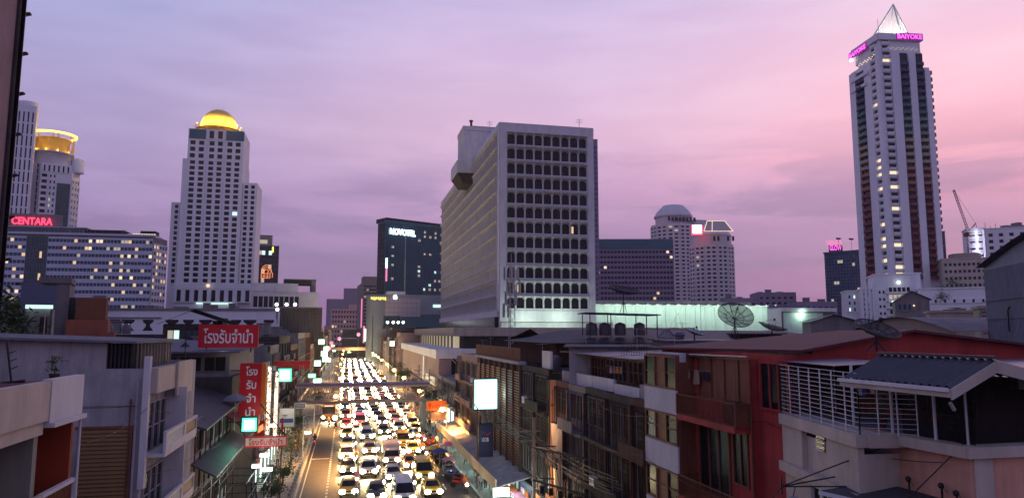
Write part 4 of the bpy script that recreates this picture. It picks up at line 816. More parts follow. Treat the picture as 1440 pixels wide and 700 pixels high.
    T, p, F, z = B('small_flat_house', 'small beige house with stacked vents beside the arched shed', 1376, 1392, 434, 100, 128, 6, 'beige_wall', win=(3, 6, 4, .3, .7, .5))
    T, p, F, z = gable('low_shed', 'low pale shed with a ridge roof left of the vaulted hall', 1140, 1205, 452, 110, 118, 12, 'grey_concrete', 'roof_grey', 1.2)
    # trees on the terraces
mat('crown_mix', (.045, .065, .03), .8, .6, 2.2)
def leaf_cloud(m, c, rx, rz, n, s, rg, mt=('leaf_dark', 'leaf_green')):
    cl = [(Vector((rg.uniform(-1, 1) * rx * .6, rg.uniform(-1, 1) * rx * .6, rg.uniform(-.6, .7) * rz)), rg.uniform(.35, .6)) for _ in range(7)]
    for _ in range(n):
        o, k = rg.choice(cl); v = Vector((rg.gauss(0, .5) * rx * k, rg.gauss(0, .5) * rx * k, rg.gauss(0, .45) * rz * k)); p = Vector(c) + o + v
        a = Vector((rg.uniform(-1, 1), rg.uniform(-1, 1), rg.uniform(-.6, .6))).normalized() * s * rg.uniform(.5, 1.2); b = a.orthogonal().normalized() * s * rg.uniform(.3, .7)
        m.face([p - a, p + b * .6, p + a, p - b * .6], mt[0] if rg.random() < .6 else mt[1])
def tree(p, h, rx, label, n=500, s=.3, seed=1, name='tree', group=None, rz=None):
    rg = random.Random(seed); T = thing(name, label, 'tree', p, group); x, y, z = p; rz = rz or rx * .8
    def tr(m):
        m.tube((x, y, z), (x + .1, y, z + h * .55), .09 + h * .012, 'bark', 7, .06 + h * .006)
        for i in range(5):
            t = i * 1.3 + rg.random(); m.tube((x + .1, y, z + h * (.38 + .04 * i)), (x + math.cos(t) * rx * .6, y + math.sin(t) * rx * .6, z + h - rz + rg.uniform(-.3, .5)), .05 + h * .004, 'bark', 5, .02)
    one(tr, 'trunk', T); one(lambda m: leaf_cloud(m, (x, y, z + h - rz), rx, rz, n, s, rg), 'crown', T, kind='stuff'); return T
right_lows()
for px, py, Y, h, rx, lb in ((1345, 406, 214, 7, 5, 'dark tree on the terrace below the cream apartment house'), (1330, 410, 208, 5, 4, 'lower dark tree beside the tallest tower base'), (1198, 424, 245, 8, 6, 'dark tree between the neon hotel and the white annex'), (1228, 466, 92, 3, 3, 'bushy tree in front of the vaulted hall')):
    g = at(px, py + 6, Y=Y); tree((g.x, g.y, g.z - 3), h + 2, rx, lb, 700, .45, int(px))
# ================================================================== shared house pieces
def rot(F): return math.atan2(F.n.y, F.n.x) + math.pi / 2
def win_mesh(w, h, frame='grey_concrete', glass='glass_dark', cols=2, rows=1, t=.06, trans=.0, grille=None, lit=None):
    """local window: x across from 0, z up from 0, outwards is -y"""
    b = MB(); b.face([(0, .02, 0), (w, .02, 0), (w, .02, h), (0, .02, h)], glass)
    if lit: b.face([(w * .1, .01, h * .1), (w * .9, .01, h * .1), (w * .9, .01, h * .9), (w * .1, .01, h * .9)], lit)
    b.box(0, w, -.06, .03, -t, 0, frame); b.box(0, w, -.06, .03, h, h + t, frame); b.box(-t, 0, -.06, .03, -t, h + t, frame); b.box(w, w + t, -.06, .03, -t, h + t, frame)
    for i in range(1, cols): b.box(w * i / cols - t * .4, w * i / cols + t * .4, -.04, .02, 0, h, frame)
    for i in range(1, rows): b.box(0, w, -.035, .02, h * i / rows - t * .4, h * i / rows + t * .4, frame)
    if grille:
        for i in range(1, int(w / .14)): b.box(i * .14 - .008, i * .14 + .008, -.09, -.075, 0, h, grille)
        for i in range(4): b.box(0, w, -.095, -.08, h * (i + .5) / 4 - .01, h * (i + .5) / 4 + .01, grille)
    return b.mesh('window')
def louvre_mesh(w, h, m, step=.11):
    b = MB(); n = int(h / step)
    for i in range(n):
        z = i * step; b.hexa([(0, 0, z), (w, 0, z), (w, -.03, z - .02), (0, -.03, z - .02), (0, -.05, z + step * .5), (w, -.05, z + step * .5), (w, -.09, z + step * .5), (0, -.09, z + step * .5)], m)
    return b.mesh('louvre')
def rail_mesh(w, h, m, step=.13, r=.012):
    b = MB(); b.box(0, w, -.03, .03, h - .05, h, m); b.box(0, w, -.02, .02, 0, .04, m)
    for i in range(int(w / step) + 1): b.box(i * step - r, i * step + r, -r, r, .04, h - .05, m)
    return b.mesh('railing')
def ac_unit(T, F, u, z, d=.0):
    p = F.p(u, z, d); rz = rot(F)
    b = MB(); b.box(-.42, .42, -.32, 0, 0, .58, 'white_metal')
    for i in range(6): b.box(-.32, .1, -.335, -.321, .08 + i * .07, .10 + i * .07, 'black_plastic')
    b.box(-.4, -.34, -.3, .02, -.12, 0, 'rust'); b.box(.34, .4, -.3, .02, -.12, 0, 'rust'); me = b.mesh('air_conditioner'); put('air_conditioner', me, T, p, rz)
WB = {}
def shop(X, Y0, Y1, z1, floors, wall, label, side=1, name='shophouse', dp=12, win='window_soft', balc=.5, lit=.12, seed=0, ground='shutter', group=None, frame='grey_concrete', par=.9, roofm='roof_grey', z0=3.4, simple=False, steps=0):
    rg = random.Random(seed * 31 + int(Y0)); T = thing(name, label, 'building', (X, Y0, 0), group); F = Fr((X, Y0), (X, Y1), (0, (Y0 + Y1) / 2)); w = Y1 - Y0; xb = X + side * dp
    xa, xc = min(X, xb), max(X, xb)
    one(lambda m: m.box(xa, xc, Y0 + .01, Y1 - .01, 0, z1, wall, (1,)), 'wall', T)
    one(lambda m: m.box(xa, xc, Y0 + .01, Y1 - .01, z1 + .003, z1 + .05, roofm), 'roof', T)
    fh = (z1 - z0) / floors; nb = max(1, round(w / 4.2)); bw = w / nb
    one(lambda m: m.fbox(F, 0, w, z1 - .2, z1 + par, -.18, .12, wall), 'parapet', T)
    for yq, oq in ((Y0, -50), (Y1, 999)): one(lambda m: m.fbox(Fr((xa, yq), (xc, yq), (0, oq)), 0, abs(dp), z1 + .06, z1 + par * .9, -.16, .0, wall), 'side_parapet', T)
    for i in range(floors): one(lambda m: m.fbox(F, 0, w, z0 + i * fh - .12, z0 + i * fh + .12, 0, .55 if not simple else .3, wall), 'floor_band', T)
    for j in range(nb + 1): one(lambda m: m.fbox(F, max(0, j * bw - .15), min(w, j * bw + .15), .02, z1 - .21, 0, .3, wall), 'pier', T)
    if simple:
        windows(F, .2, w - .2, z0 + .2, z1 - .3, nb * 2, floors, .7, .55, wall, win, T, .12, ('lit_warm', 'lit_dim', 'lit_cool'), lit, rnd=rg)
    else:
        for i in range(floors):
            for j in range(nb):
                zz = z0 + i * fh + .95; hh = fh - 1.35; ww = bw - .9; st = rg.choice((0, 0, 1, 2)); lt = rg.random() < lit
                key = (round(ww, 2), round(hh, 2), frame, win, st, lt)
                ux = j * bw + .45 + (0 if F.u.cross(F.n) < 0 else ww)
                if st == 2 and not lt:
                    if key not in WB: WB[key] = louvre_mesh(ww, hh + .6, frame)
                    put('louvre_panel', WB[key], T, F.p(ux, zz - .4, .05), rot(F))
                else:
                    if key not in WB: WB[key] = win_mesh(ww, hh, frame, win, 3 if st else 4, 1 + st, grille='black_metal' if st else None, lit=rg.choice(('lit_warm', 'lit_dim')) if lt else None)
                    put('window', WB[key], T, F.p(ux, zz, .06), rot(F))
                if rg.random() < balc:
                    one(lambda m: (m.fbox(F, j * bw + .2, (j + 1) * bw - .2, z0 + i * fh + .125, z0 + i * fh + .24, .3, 1.1, wall), m.fbox(F, j * bw + .2, (j + 1) * bw - .2, z0 + i * fh + .25, z0 + i * fh + .95, 1.0, 1.1, wall)), 'balcony', T)
                elif rg.random() < .45: ac_unit(T, F, j * bw + bw * rg.uniform(.3, .7), z0 + i * fh + .3, .32)
    gm = {'shutter': 'grey_concrete', 'lit': 'lit_shop', 'warm': 'lit_warm', 'dark': 'glass_dark'}[ground]
    for j in range(nb): one(lambda m: (m.fbox(F, j * bw + .3, (j + 1) * bw - .3, .1, z0 - .9, .02, .08, gm), m.fbox(F, j * bw + .25, (j + 1) * bw - .25, z0 - .85, z0 - .2, .1, .34, rg.choice(('sign_red', 'sign_navy', 'white_concrete', 'sign_orange', 'white_concrete')))), 'shopfront', T)
    if steps: roof_bits(T, X, Y0, Y1, z1, side, rg, steps)
    return T, F
def roof_bits(T, X, Y0, Y1, z1, side, rg, n):
    for i in range(n):
        x = X + side * rg.uniform(2.5, 8); y = rg.uniform(Y0 + 1, Y1 - 1.5); w, d, h = rg.uniform(1, 2.6), rg.uniform(.8, 1.2), rg.uniform(1, 2.3)
        if rg.random() < .5: one(lambda m: (m.box(x - w / 2, x + w / 2, y - d / 2, y + d / 2, z1 + .05, z1 + h, 'grey_concrete'), m.box(x - w / 2 - .2, x + w / 2 + .2, y - d / 2 - .2, y + d / 2 + .2, z1 + h + .004, z1 + h + .1, 'roof_sheet')), 'stair_hut', T)
        else: one(lambda m: m.lathe((x, y, z1 + .05), [(.5, 0), (.55, .5), (.5, 1.1), (.15, 1.3), (.1, 1.32)], 'tank', 12), 'water_tank', T)
def corrugated(m, F, u0, u1, za, zb, d0, d1, mt, pitch=.16, amp=.03, t=.0):
    """sheet rising from (d1, za) to (d0, zb); ridges run up the slope"""
    n = int((u1 - u0) / pitch) * 2; A = []; B = []
    for i in range(n + 1):
        u = u0 + (u1 - u0) * i / n; a = amp if i % 2 else -amp; A.append(F.p(u, za + a, d1)); B.append(F.p(u, zb + a, d0))
    m.grid([A, B], mt)
def aerial(p, h, label, n=5, w=.9, ang=.4, group=None):
    T = thing('tv_aerial', label, 'aerial', p, group); x, y, z = p; c, s = math.cos(ang), math.sin(ang)
    one(lambda m: m.tube(p, (x, y, z + h), .022, 'steel', 4), 'pole', T)
    def el(m):
        m.tube((x - c * w * .6, y - s * w * .6, z + h - .1), (x + c * w * .8, y + s * w * .8, z + h - .1), .014, 'steel', 3)
        for i in range(n):
            k = -.55 + 1.3 * i / (n - 1); l = w * (.5 - .05 * i); m.tube((x + c * w * k - s * l, y + s * w * k + c * l, z + h - .1), (x + c * w * k + s * l, y + s * w * k - c * l, z + h - .1), .009, 'steel', 3)
    one(el, 'elements', T); return T
mat('dish_mesh', (.03, .03, .035), .6, .1, 2, alpha=.7); mat('dish_solid', (.30, .32, .34), .4, .1, 2)
def dish(p, r, hgt, label, aim=(0.25, -.35, .9), mesh=True, group=None):
    """ground point p of the mast, dish centre at height hgt, aimed along aim"""
    T = thing('satellite_dish', label, 'satellite dish', p, group); c = Vector(p) + Vector((0, 0, hgt)); d = Vector(aim).normalized(); a = d.orthogonal().normalized(); b_ = d.cross(a); rows = []
    one(lambda m: (m.tube(p, c, .05, 'black_metal', 6), m.tube(Vector(p) + Vector((.35, 0, 0)), c - Vector((0, 0, hgt * .35)), .025, 'black_metal', 4), m.tube(Vector(p) + Vector((-.3, .2, 0)), c - Vector((0, 0, hgt * .35)), .025, 'black_metal', 4)), 'mast', T)
    P = lambda k, t: c + (a * math.cos(t) + b_ * math.sin(t)) * r * k + d * (.30 * r * k * k)
    n = 24
    one(lambda m: m.grid([[P(k, 2 * math.pi * i / n) for i in range(n)] for k in (.04, .35, .7, 1)], 'dish_mesh' if mesh else 'dish_solid', True, True), 'reflector', T)
    for i in range(12):
        t = 2 * math.pi * i / 12; one(lambda m: m.path([P(k, t) - d * .015 for k in (.03, .4, .75, 1)], .022 * max(1, r), 'black_metal', 3), 'rib', T)
    one(lambda m: [m.path([P(k, 2 * math.pi * i / n) for i in range(n + 1)], .02 * max(1, r), 'black_metal', 3) for k in (.5, 1)], 'rim', T)
    f = c + d * r * .75
    one(lambda m: ([m.tube(P(.95, t), f, .012, 'black_metal', 3) for t in (0, 2.1, 4.2)], m.tube(f - d * .1, f + d * .08, .07, 'black_metal', 8)), 'feed_horn', T); return T
# ================================================================== right side, near
def peach_house():
    C = Vector((16.5, 16.5)); B_ = Vector((16.4, 19.0)); Bp = Vector((15.35, 19.15)); E = Vector((16.5, 24.75)); z1 = 12.93
    T = thing('peach_roof_house', 'peach and cream house with a caged roof terrace at the lower right', 'house', (16.5, 16.5, 0))
    FC, FA, FB, FG = Fr(Bp, E), Fr(B_, Bp, (0, 0)), Fr(C, B_), Fr(C, (40, 16.5), (20, 0))
    one(lambda m: m.prism([C, (40, 16.5), (40, 24.7), (16.7, 24.7), B_ + Vector((.15, .1))], 0, z1 - .02, 'peach_wall', 'roof_grey'), 'wall', T)
    one(lambda m: m.prism([Bp, E, (17.2, 24.7), (17.2, 19.1)], 0, z1 - .6, 'cream_wall', 'roof_grey'), 'bay_wall', T)
    # cream bay: rim, pilasters, recess, second ledge
    w = FC.w; u1 = w * .66; u0 = w * .42
    def bay(m):
        m.fbox(FC, -.15, w, z1 - .38, z1, -.6, .32, 'cream_wall'); m.fbox(FC, 0, w * .36, z1 - 1.75, z1 - .385, 0, .2, 'cream_wall'); m.fbox(FC, w * .7, w, z1 - 1.75, z1 - .385, 0, .2, 'cream_wall')
        m.fbox(FC, -.1, w + .05, z1 - 2.1, z1 - 1.752, -.2, .36, 'cream_wall'); m.fbox(FC, w * .62, w, 4, z1 - 2.11, 0, .14, 'cream_wall'); m.fbox(FC, 0, w * .2, 4, z1 - 2.11, 0, .15, 'cream_wall')
        m.fbox(FA, -.1, FA.w - .02, z1 - .37, z1 - .005, -.3, .3, 'cream_wall')
    one(bay, 'cornice', T)
    one(lambda m: (m.fbox(FC, w * .45, w * .56, z1 - .95, z1 - .45, .0, .03, 'glass_dark'), [m.fbox(FC, w * .45, w * .56, z1 - .95 + i * .17, z1 - .91 + i * .17, .03, .08, 'white_metal') for i in range(3)]), 'vent_window', T)
    put('grille_window', win_mesh(2.2, 2.5, 'white_metal', 'window_soft', 4, 6, .05), T, FC.p(w * .23 + (2.2 if FC.u.cross(FC.n) > 0 else 0), z1 - 4.75, .05), rot(FC))
    ac_unit(T, FC, w * .45, z1 - 4.7, .1)
    one(lambda m: (m.fbox(FB, -.1, FB.w + .05, z1 - .3, z1, -.4, .22, 'cream_wall'), m.fbox(FG, -.2, 22, z1 - .3, z1 - .004, -.4, .2, 'cream_wall'), m.fbox(FG, .1, .7, 2, z1 - .31, 0, .05, 'cream_wall')), 'rim', T)
    # white cage railing on the cream bay
    zr = 14.75; P0 = FC.p(w + .1, z1, .15); P1 = FC.p(-.1, z1, .15); P2 = (16.55, 18.3, z1)
    def cage(m, A, B2, n, hz):
        A, B2 = Vector(A), Vector(B2)
        for i in range(n + 1):
            q = A.lerp(B2, i / n); m.tube((q.x, q.y, z1), (q.x, q.y, zr), .022, 'white_metal', 4)
        for i in range(hz): 
            z = z1 + .06 + (zr - z1 - .06) * i / (hz - 1); m.tube((A.x, A.y, z), (B2.x, B2.y, z), .012, 'white_metal', 3)
    one(lambda m: cage(m, P0, P1, 7, 13), 'cage_panel', T); one(lambda m: cage(m, P1, P2, 3, 13), 'cage_panel', T); one(lambda m: cage(m, P0, (18.4, 24.4, z1), 4, 13), 'cage_panel', T)
    # porch roof with dark corrugated sheets
    xl, xr, xg = 14.95, 16.35, 18.6; zl, zt, zg = 14.62, 15.30, 14.75; y0, y1 = 15.35, 19.5
    mat('sheet_dark', (.045, .045, .055), .5, .25, 1.5, spec=.5)
    def roof(m):
        n = 30
        for x0_, za, x1_, zb_ in ((xl, zl, xr, zt), (xg, zg, xr + .005, zt)):
            A, B2 = [], []
            for i in range(n + 1):
                y = y0 + (y1 - y0) * i / n; a = .035 if i % 2 else -.035; A.append((x0_, y, za + a)); B2.append((x1_, y, zb_ + a))
            m.grid([A, B2], 'sheet_dark')
    one(roof, 'porch_roof', T)
    one(lambda m: (m.hexa([(xl - .03, y0 - .05, zl - .32), (xr, y0 - .05, zt - .34), (xr, y0, zt - .34), (xl - .03, y0, zl - .32), (xl - .03, y0 - .05, zl - .05), (xr, y0 - .05, zt - .05), (xr, y0, zt - .05), (xl - .03, y0, zl - .05)], 'cream_wall'), m.hexa([(xr + .004, y0 - .05, zt - .34), (xg, y0 - .05, zg - .32), (xg, y0, zg - .32), (xr + .004, y0, zt - .34), (xr + .004, y0 - .05, zt - .05), (xg, y0 - .05, zg - .05), (xg, y0, zg - .05), (xr + .004, y0, zt - .05)], 'cream_wall'), m.box(xl - .06, xl, y0, y1, zl - .26, zl - .05, 'cream_wall')), 'fascia', T)
    one(lambda m: m.box(xr - .09, xr + .09, y0 - .02, y1, zt + .02, zt + .09, 'sheet_dark'), 'ridge_cap', T)
    one(lambda m: m.box(xl - .14, xl - .07, y0, y1, zl - .12, zl - .02, 'white_metal'), 'gutter', T)
    one(lambda m: (m.face([(17.2, 17, 14.72), (40, 17, 14.75), (40, 27.5, 15.0), (18.2, 27.5, 14.9)], 'roof_sheet'), m.box(18.6, 40, 15.9, 17, 14.4, 14.75, 'cream_wall')), 'flat_sheet_roof', T)
    one(lambda m: m.face([(16.2, 21.5, 14.86), (19, 21.5, 14.95), (19, 27, 15.0), (16.6, 27, 14.9)], 'roof_sheet'), 'flat_sheet_roof', T)
    for x, y in ((16.75, 16.75), (16.45, 19.2), (16.5, 21.0), (16.6, 17.7)): one(lambda m: m.tube((x, y, z1), (x, y, 14.9), .05, 'white_metal', 6), 'post', T)
    mat('dark_screen', (.012, .011, .012), .6, .2, 2, spec=.1, alpha=.82)
    for Fq, ua, ub in ((FB, 0, FB.w), (FG, .02, 12)): one(lambda m: m.fquad(Fq, ua, ub, z1 + .01, 14.72, -.25, 'dark_screen'), 'terrace_sheet', T)  # dark see-through sheets across the terrace openings
    one(lambda m: m.box(19.5, 19.7, 17, 24.6, z1, 14.7, 'brown_wood'), 'terrace_wall', T); one(lambda m: m.box(16.8, 30, 24.5, 24.65, z1, 14.8, 'brick_brown'), 'terrace_wall', T)
    put('terrace_window', win_mesh(1.6, 1.1, 'grey_concrete', 'glass_dark', 2, 2), T, (19.45, 22.6, 13.3), -math.pi / 2); put('terrace_window', win_mesh(1.6, 1.1, 'grey_concrete', 'glass_dark', 2, 2), T, (19.45, 20.6, 13.3), -math.pi / 2)
    one(lambda m: [m.ball((15.0 + .03 * k, 15.45, 14.2 - .05 * k), .05, 'steel', 6, 4) for k in range(4)], 'wind_chime', T)
    # awning below with stays, lamps and rods
    one(lambda m: (m.hexa([(15.25, 16.0, 11.15), (16.48, 16.0, 11.3), (16.4, 19.9, 11.3), (14.5, 20.2, 11.05), (15.25, 16.0, 11.2), (16.48, 16.0, 11.36), (16.4, 19.9, 11.36), (14.5, 20.2, 11.1)], 'roof_dark')), 'awning', T)
    one(lambda m: [m.box(14.5 + .19 * i, 14.56 + .19 * i, 20.1 - i * .95, 20.16 - i * .95, 9.0, 11.05, 'white_metal') for i in range(5)], 'awning_frame', T)
    one(lambda m: m.hexa([(14.46, 20.2, 10.98), (15.2, 15.95, 11.08), (15.25, 15.95, 11.08), (14.51, 20.2, 10.98), (14.46, 20.2, 11.1), (15.2, 15.95, 11.2), (15.25, 15.95, 11.2), (14.51, 20.2, 11.1)], 'white_metal'), 'awning_edge', T)
    one(lambda m: (m.face([(14.75, 19.8, 9.0), (15.4, 16.3, 9.0), (15.4, 16.3, 11), (14.75, 19.8, 11)], 'brown_wood')), 'awning_screen', T)
    a = (16.4, 18.9, z1 - .2); b2 = (13.7, 21.0, 11.1)
    one(lambda m: (m.tube(a, b2, .022, 'black_metal', 5), m.tube(b2, (12.6, 21.3, 9.6), .018, 'black_metal', 5)), 'stay_rod', T); one(lambda m: m.tube((16.45, 17.0, z1 - .3), (15.2, 17.6, 11.2), .018, 'black_metal', 5), 'stay_rod', T)
    one(lambda m: (m.tube(b2, (16.3, 20.6, 11.5), .025, 'black_metal', 5), m.tube((13.7, 21.0, 11.1), (16.3, 19.4, 11.3), .025, 'black_metal', 5), m.tube((13.7, 21.0, 11.35), (13.7, 21.0, 10.85), .03, 'black_metal', 5)), 'bracket', T)
    for x, y, z in ((13.9, 20.7, 10.75), (14.35, 19.4, 10.65), (14.9, 17.6, 10.55)):
        one(lambda m: (m.box(x - .13, x + .13, y - .1, y + .1, z - .09, z + .09, 'dish_solid'), m.tube((x, y, z + .09), (x + .1, y, z + .4), .015, 'black_metal', 4)), 'floodlight', T)
    for y, z in ((18.5, 11.7), (17.3, 11.75), (16.8, 11.65)): one(lambda m: (m.tube((16.3, y, 11.4), (16.3, y, z), .03, 'black_metal', 4), m.ball((16.28, y, z), .09, 'black_metal', 6, 4), m.tube((16.3, y, z), (16.1, y - .4, z - .1), .012, 'black_metal', 3)), 'wall_fitting', T)
    aerial((15.6, 15.9, 11.36), .35, 'small aerial lying on the awning of the peach house', 5, .8, 2.6)
peach_house()
def red_house():
    X = 16.5; T = thing('red_house', 'deep red house with brown timber windows, balconies and a broad gable', 'house', (X, 24.8, 0)); ya, yb = 24.85, 35.8; F = Fr((X, ya), (X, yb)); w = F.w
    one(lambda m: m.box(X, 36, ya, yb, 0, 15.15, 'red_wall', (1,)), 'wall', T)
    yg = 27.2
    one(lambda m: (m.face([(17.8, ya - .02, 15.1), (30, ya - .02, 15.1), (29, ya - .02, 15.3), (22.2, ya - .02, 16.05), (17.8, ya - .02, 15.42)], 'red_wall')), 'gable_wall', T)
    one(lambda m: (m.hexa([(17.0, ya - .5, 15.22), (22.2, ya - .5, 16.02), (27.8, yb + .3, 16.02), (15.9, yb + .3, 15.10), (17.0, ya - .5, 15.32), (22.2, ya - .5, 16.12), (27.8, yb + .3, 16.12), (15.9, yb + .3, 15.20)], 'roof_red'), m.hexa([(22.21, ya - .5, 16.0), (31, ya - .5, 15.1), (31, yb + .3, 15.1), (27.81, yb + .3, 16.0), (22.21, ya - .5, 16.1), (31, ya - .5, 15.2), (31, yb + .3, 15.2), (27.81, yb + .3, 16.1)], 'roof_red')), 'roof', T)
    one(lambda m: (m.box(16.1, 22, yb - 5.8, yb + .2, 14.86, 14.98, 'roof_dark'), m.box(15.75, 16.09, yb - 3.6, yb + .15, 14.55, 14.99, 'white_concrete')), 'flat_roof', T)
    u = lambda px: at(px, 560, X=X).y - ya
    # bay A: near the corner, plain red wall with tall dark openings above
    def op(u0, u1, z0, z1, fr='brown_wood', cols=3, rows=2, gl='glass_dark'):
        ww = u1 - u0; put('window', win_mesh(ww, z1 - z0, fr, gl, cols, rows, .08), T, F.p(u0 + (ww if F.u.cross(F.n) > 0 else 0), z0, .04), rot(F))
    op(u(1110), u(1073), 13.0, 14.75, 'red_wall', 3, 1); op(u(1062), u(985), 13.0, 14.8, 'brown_wood', 4, 1, 'brown_wood')
    op(u(1050), u(1031), 9.6, 11.7, 'brown_wood', 2, 1); op(u(1024), u(984), 8.7, 11.9, 'brown_wood', 3, 1, 'glass_dark')
    one(lambda m: m.fbox(F, u(1067), u(1062), 4, 14.9, 0, .35, 'red_wall'), 'pier', T)
    for z in (12.15, 8.4): one(lambda m: (m.fbox(F, u(1064), u(979), z - .25, z, 0, 1.05, 'red_wall')), 'balcony_floor', T); 
    for z in (12.15, 8.4):
        ww = u(979) - u(1064); put('balcony_rail', rail_mesh(ww, .95, 'rust'), T, F.p(u(1064) + (ww if F.u.cross(F.n) > 0 else 0), z, 1.0), rot(F))
        for ra, rb in ((1066, 1064.2), (979.5, 978.4)): one(lambda m: m.fbox(F, u(ra), u(rb), z, z + .95, 0, 1.05, 'rust'), 'balcony_rail', T)
    one(lambda m: m.fbox(F, u(1052), u(1034), 12.16, 13.1, .3, .6, 'brick_brown'), 'cupboard', T)
    # bay B: timber windows between pale panels, standing proud
    ub0, ub1 = u(977), u(931)
    one(lambda m: (m.fbox(F, ub0, ub1, 3, 14.9, .02, .9, 'brown_wood')), 'oriel', T)
    F2 = Fr((X - .9, ya), (X - .9, yb)); ww = ub1 - ub0
    for z0_, z1_ in ((12.05, 13.2), (9.3, 10.55), (6.4, 7.6)): one(lambda m: m.fbox(F2, ub0 - .05, ub1 + .05, z0_, z1_, 0, .09, 'white_concrete'), 'pale_panel', T)
    for z0_, z1_ in ((13.25, 14.8), (10.6, 12.0), (7.65, 9.25)):
        for k in range(3):
            a = ub0 + ww * k / 3; put('timber_window', win_mesh(ww / 3 - .12, z1_ - z0_ - .1, 'brown_wood', ('glass_dark', 'brown_wood', 'glass_dark')[k], 1, 2, .06), T, F2.p(a + (ww / 3 - .06 if F.u.cross(F.n) > 0 else .06), z0_ + .05, .03), rot(F))
    one(lambda m: (m.tube(F.p(u(1068), 14.9, .4), F.p(u(1068), 3, .4), .05, 'rust', 6), m.tube(F.p(u(1068), 15.0, .5), F.p(u(985), 14.95, .5), .04, 'steel', 5)), 'downpipe', T)
    return T
red_house()
def weathered_row():
    ys = [35.85, 39.9, 44.1, 48.3, 52.2, 55.6]; lab = ('dark weathered shophouse beside the red house with a brown bay', 'black stained shophouse with a bare wall, second from the red house', 'dark stained shophouse with faint upright slots, third from the red house', 'brown louvred shophouse with a wire frame, fourth from the red house', 'narrow dark shophouse beside the tall orange panel')
    wm = ('brick_brown', 'dark_concrete', 'dark_concrete', 'grey_concrete', 'brick_brown')
    for i in range(5):
        T, F = shop(16.5, ys[i], ys[i + 1], 11.95 - .05 * (i % 2), 3, wm[i], lab[i], 1, 'weathered_shophouse', 11, balc=.35, lit=0, seed=i + 3, frame='grey_concrete' if i in (2, 3) else 'brick_brown', par=.25, z0=2.6)
        for k in range(5): one(lambda m: m.tube(F.p(.4 + k * .8, 3, .33), F.p(.4 + k * .8, 11.5, .33), .05 if k % 2 else .03, 'grey_concrete' if k % 2 else 'rust', 5), 'drainpipe', T)
        # set back roof storey: pale parapet, timber glazing, sheet roof
        xs = 18.0
        one(lambda m: m.box(16.9, 17.1, ys[i] + .05, ys[i + 1] - .05, 12.02, 12.95 if i != 1 else 12.7, 'white_concrete' if i in (1, 2, 3) else 'stained_wall'), 'terrace_parapet', T)
        one(lambda m: m.box(xs, 26, ys[i] + .02, ys[i + 1] - .02, 12.02, 14.3, 'brown_wood'), 'roof_storey', T)
        Fs = Fr((xs, ys[i]), (xs, ys[i + 1])); n = 5; ww = (Fs.w - .4) / n
        key = ('ts', round(ww, 2), i % 2); WB.setdefault(key, win_mesh(ww - .12, 1.35, 'brown_wood' if i % 2 else 'grey_concrete', 'window_soft', 1, 2, .05))
        for k in range(n): put('terrace_window', WB[key], T, Fs.p(.2 + k * ww + (ww if Fs.u.cross(Fs.n) > 0 else 0), 12.75, .04), rot(Fs))
        one(lambda m: m.hexa([(16.8, ys[i] - .05 - .002 * i, 14.35 + .02 * i), (27, ys[i] - .05 - .002 * i, 14.75 + .02 * i), (27, ys[i + 1] + .1, 14.75 + .02 * i), (16.8, ys[i + 1] + .1, 14.35 + .02 * i), (16.8, ys[i] - .05, 14.42 + .02 * i), (27, ys[i] - .05, 14.82 + .02 * i), (27, ys[i + 1] + .1, 14.82 + .02 * i), (16.8, ys[i + 1] + .1, 14.42 + .02 * i)], 'roof_sheet' if i in (1, 2, 3) else 'roof_dark'), 'sheet_roof', T)
    # tall panel with street light painted in, and tarp
    S = thing('tall_orange_panel', 'tall narrow panel with the peach of the street light painted in', 'panel', (15.6, 57.2, 0))
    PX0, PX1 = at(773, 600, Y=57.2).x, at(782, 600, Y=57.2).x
    mat('street_lit_peach', (.70, .36, .20), .7, .12, .5, streak=.2)  # peach of the street light mixed into the sheet's base colour
    one(lambda m: (m.box(PX0, PX1, 57.2, 57.35, 1, 12.1, 'street_lit_peach')), 'sheet', S); one(lambda m: (m.box(PX1 + .01, 16.45, 57.2, 57.3, 3, 3.15, 'black_metal'), m.box(PX1 + .01, 16.45, 57.2, 57.3, 10, 10.15, 'black_metal'), m.box(PX0 - .09, PX0 - .01, 57.15, 57.4, 1, 12.1, 'black_metal')), 'frame', S)
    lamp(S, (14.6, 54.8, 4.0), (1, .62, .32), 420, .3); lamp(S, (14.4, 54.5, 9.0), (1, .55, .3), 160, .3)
    S = thing('hanging_tarp', 'pale tarp hanging under the dark shophouse balconies', 'tarp', (15.3, 52, 4))
    one(lambda m: m.grid([[(15.75 - .35 * math.sin(j * .7) * (i / 6), 51.9 + 3.0 * j / 8, 9.2 - .25 * j / 8 - i * .75 - .04 * (j % 2)) for j in range(9)] for i in range(7)], 'tarp', sm=True), 'cloth', S)
    S = thing('wire_frame_bracket', 'black steel frame of crossbars and coiled cables off the dark shophouses', 'bracket', (15.2, 50, 4))
    def wf(m):
        for z in (5.0, 7.4): m.tube((13.9, 53.2, z), (16.4, 47.0, z), .09, 'black_metal', 5); m.tube((14.4, 53.6, z), (16.5, 53.2, z), .06, 'black_metal', 5)
        for k in range(7): x, y = 14.1 + k * .33, 52.8 - k * .85; m.tube((x, y, 4.4), (x, y, 7.5), .03, 'black_metal', 4); m.tube((x, y, 7.4), (x + .33, y - .85, 5), .025, 'black_metal', 4)
        for k in range(5): x, y = 14.3 + k * .4, 52.4 - k; m.box(x - .16, x + .16, y - .12, y + .12, 4.25, 4.75, 'black_metal')
    one(wf, 'frame', S)
    def coil(m):
        for r in (.8, 1.1, 1.5): m.path([(13.9 + .3 * math.cos(t) * r, 53.2 + .2 * r * math.sin(t), 6 + r * math.sin(t)) for t in [i * .45 for i in range(15)]], .02, 'black_plastic', 3)
    one(coil, 'cable_coil', S)
weathered_row()
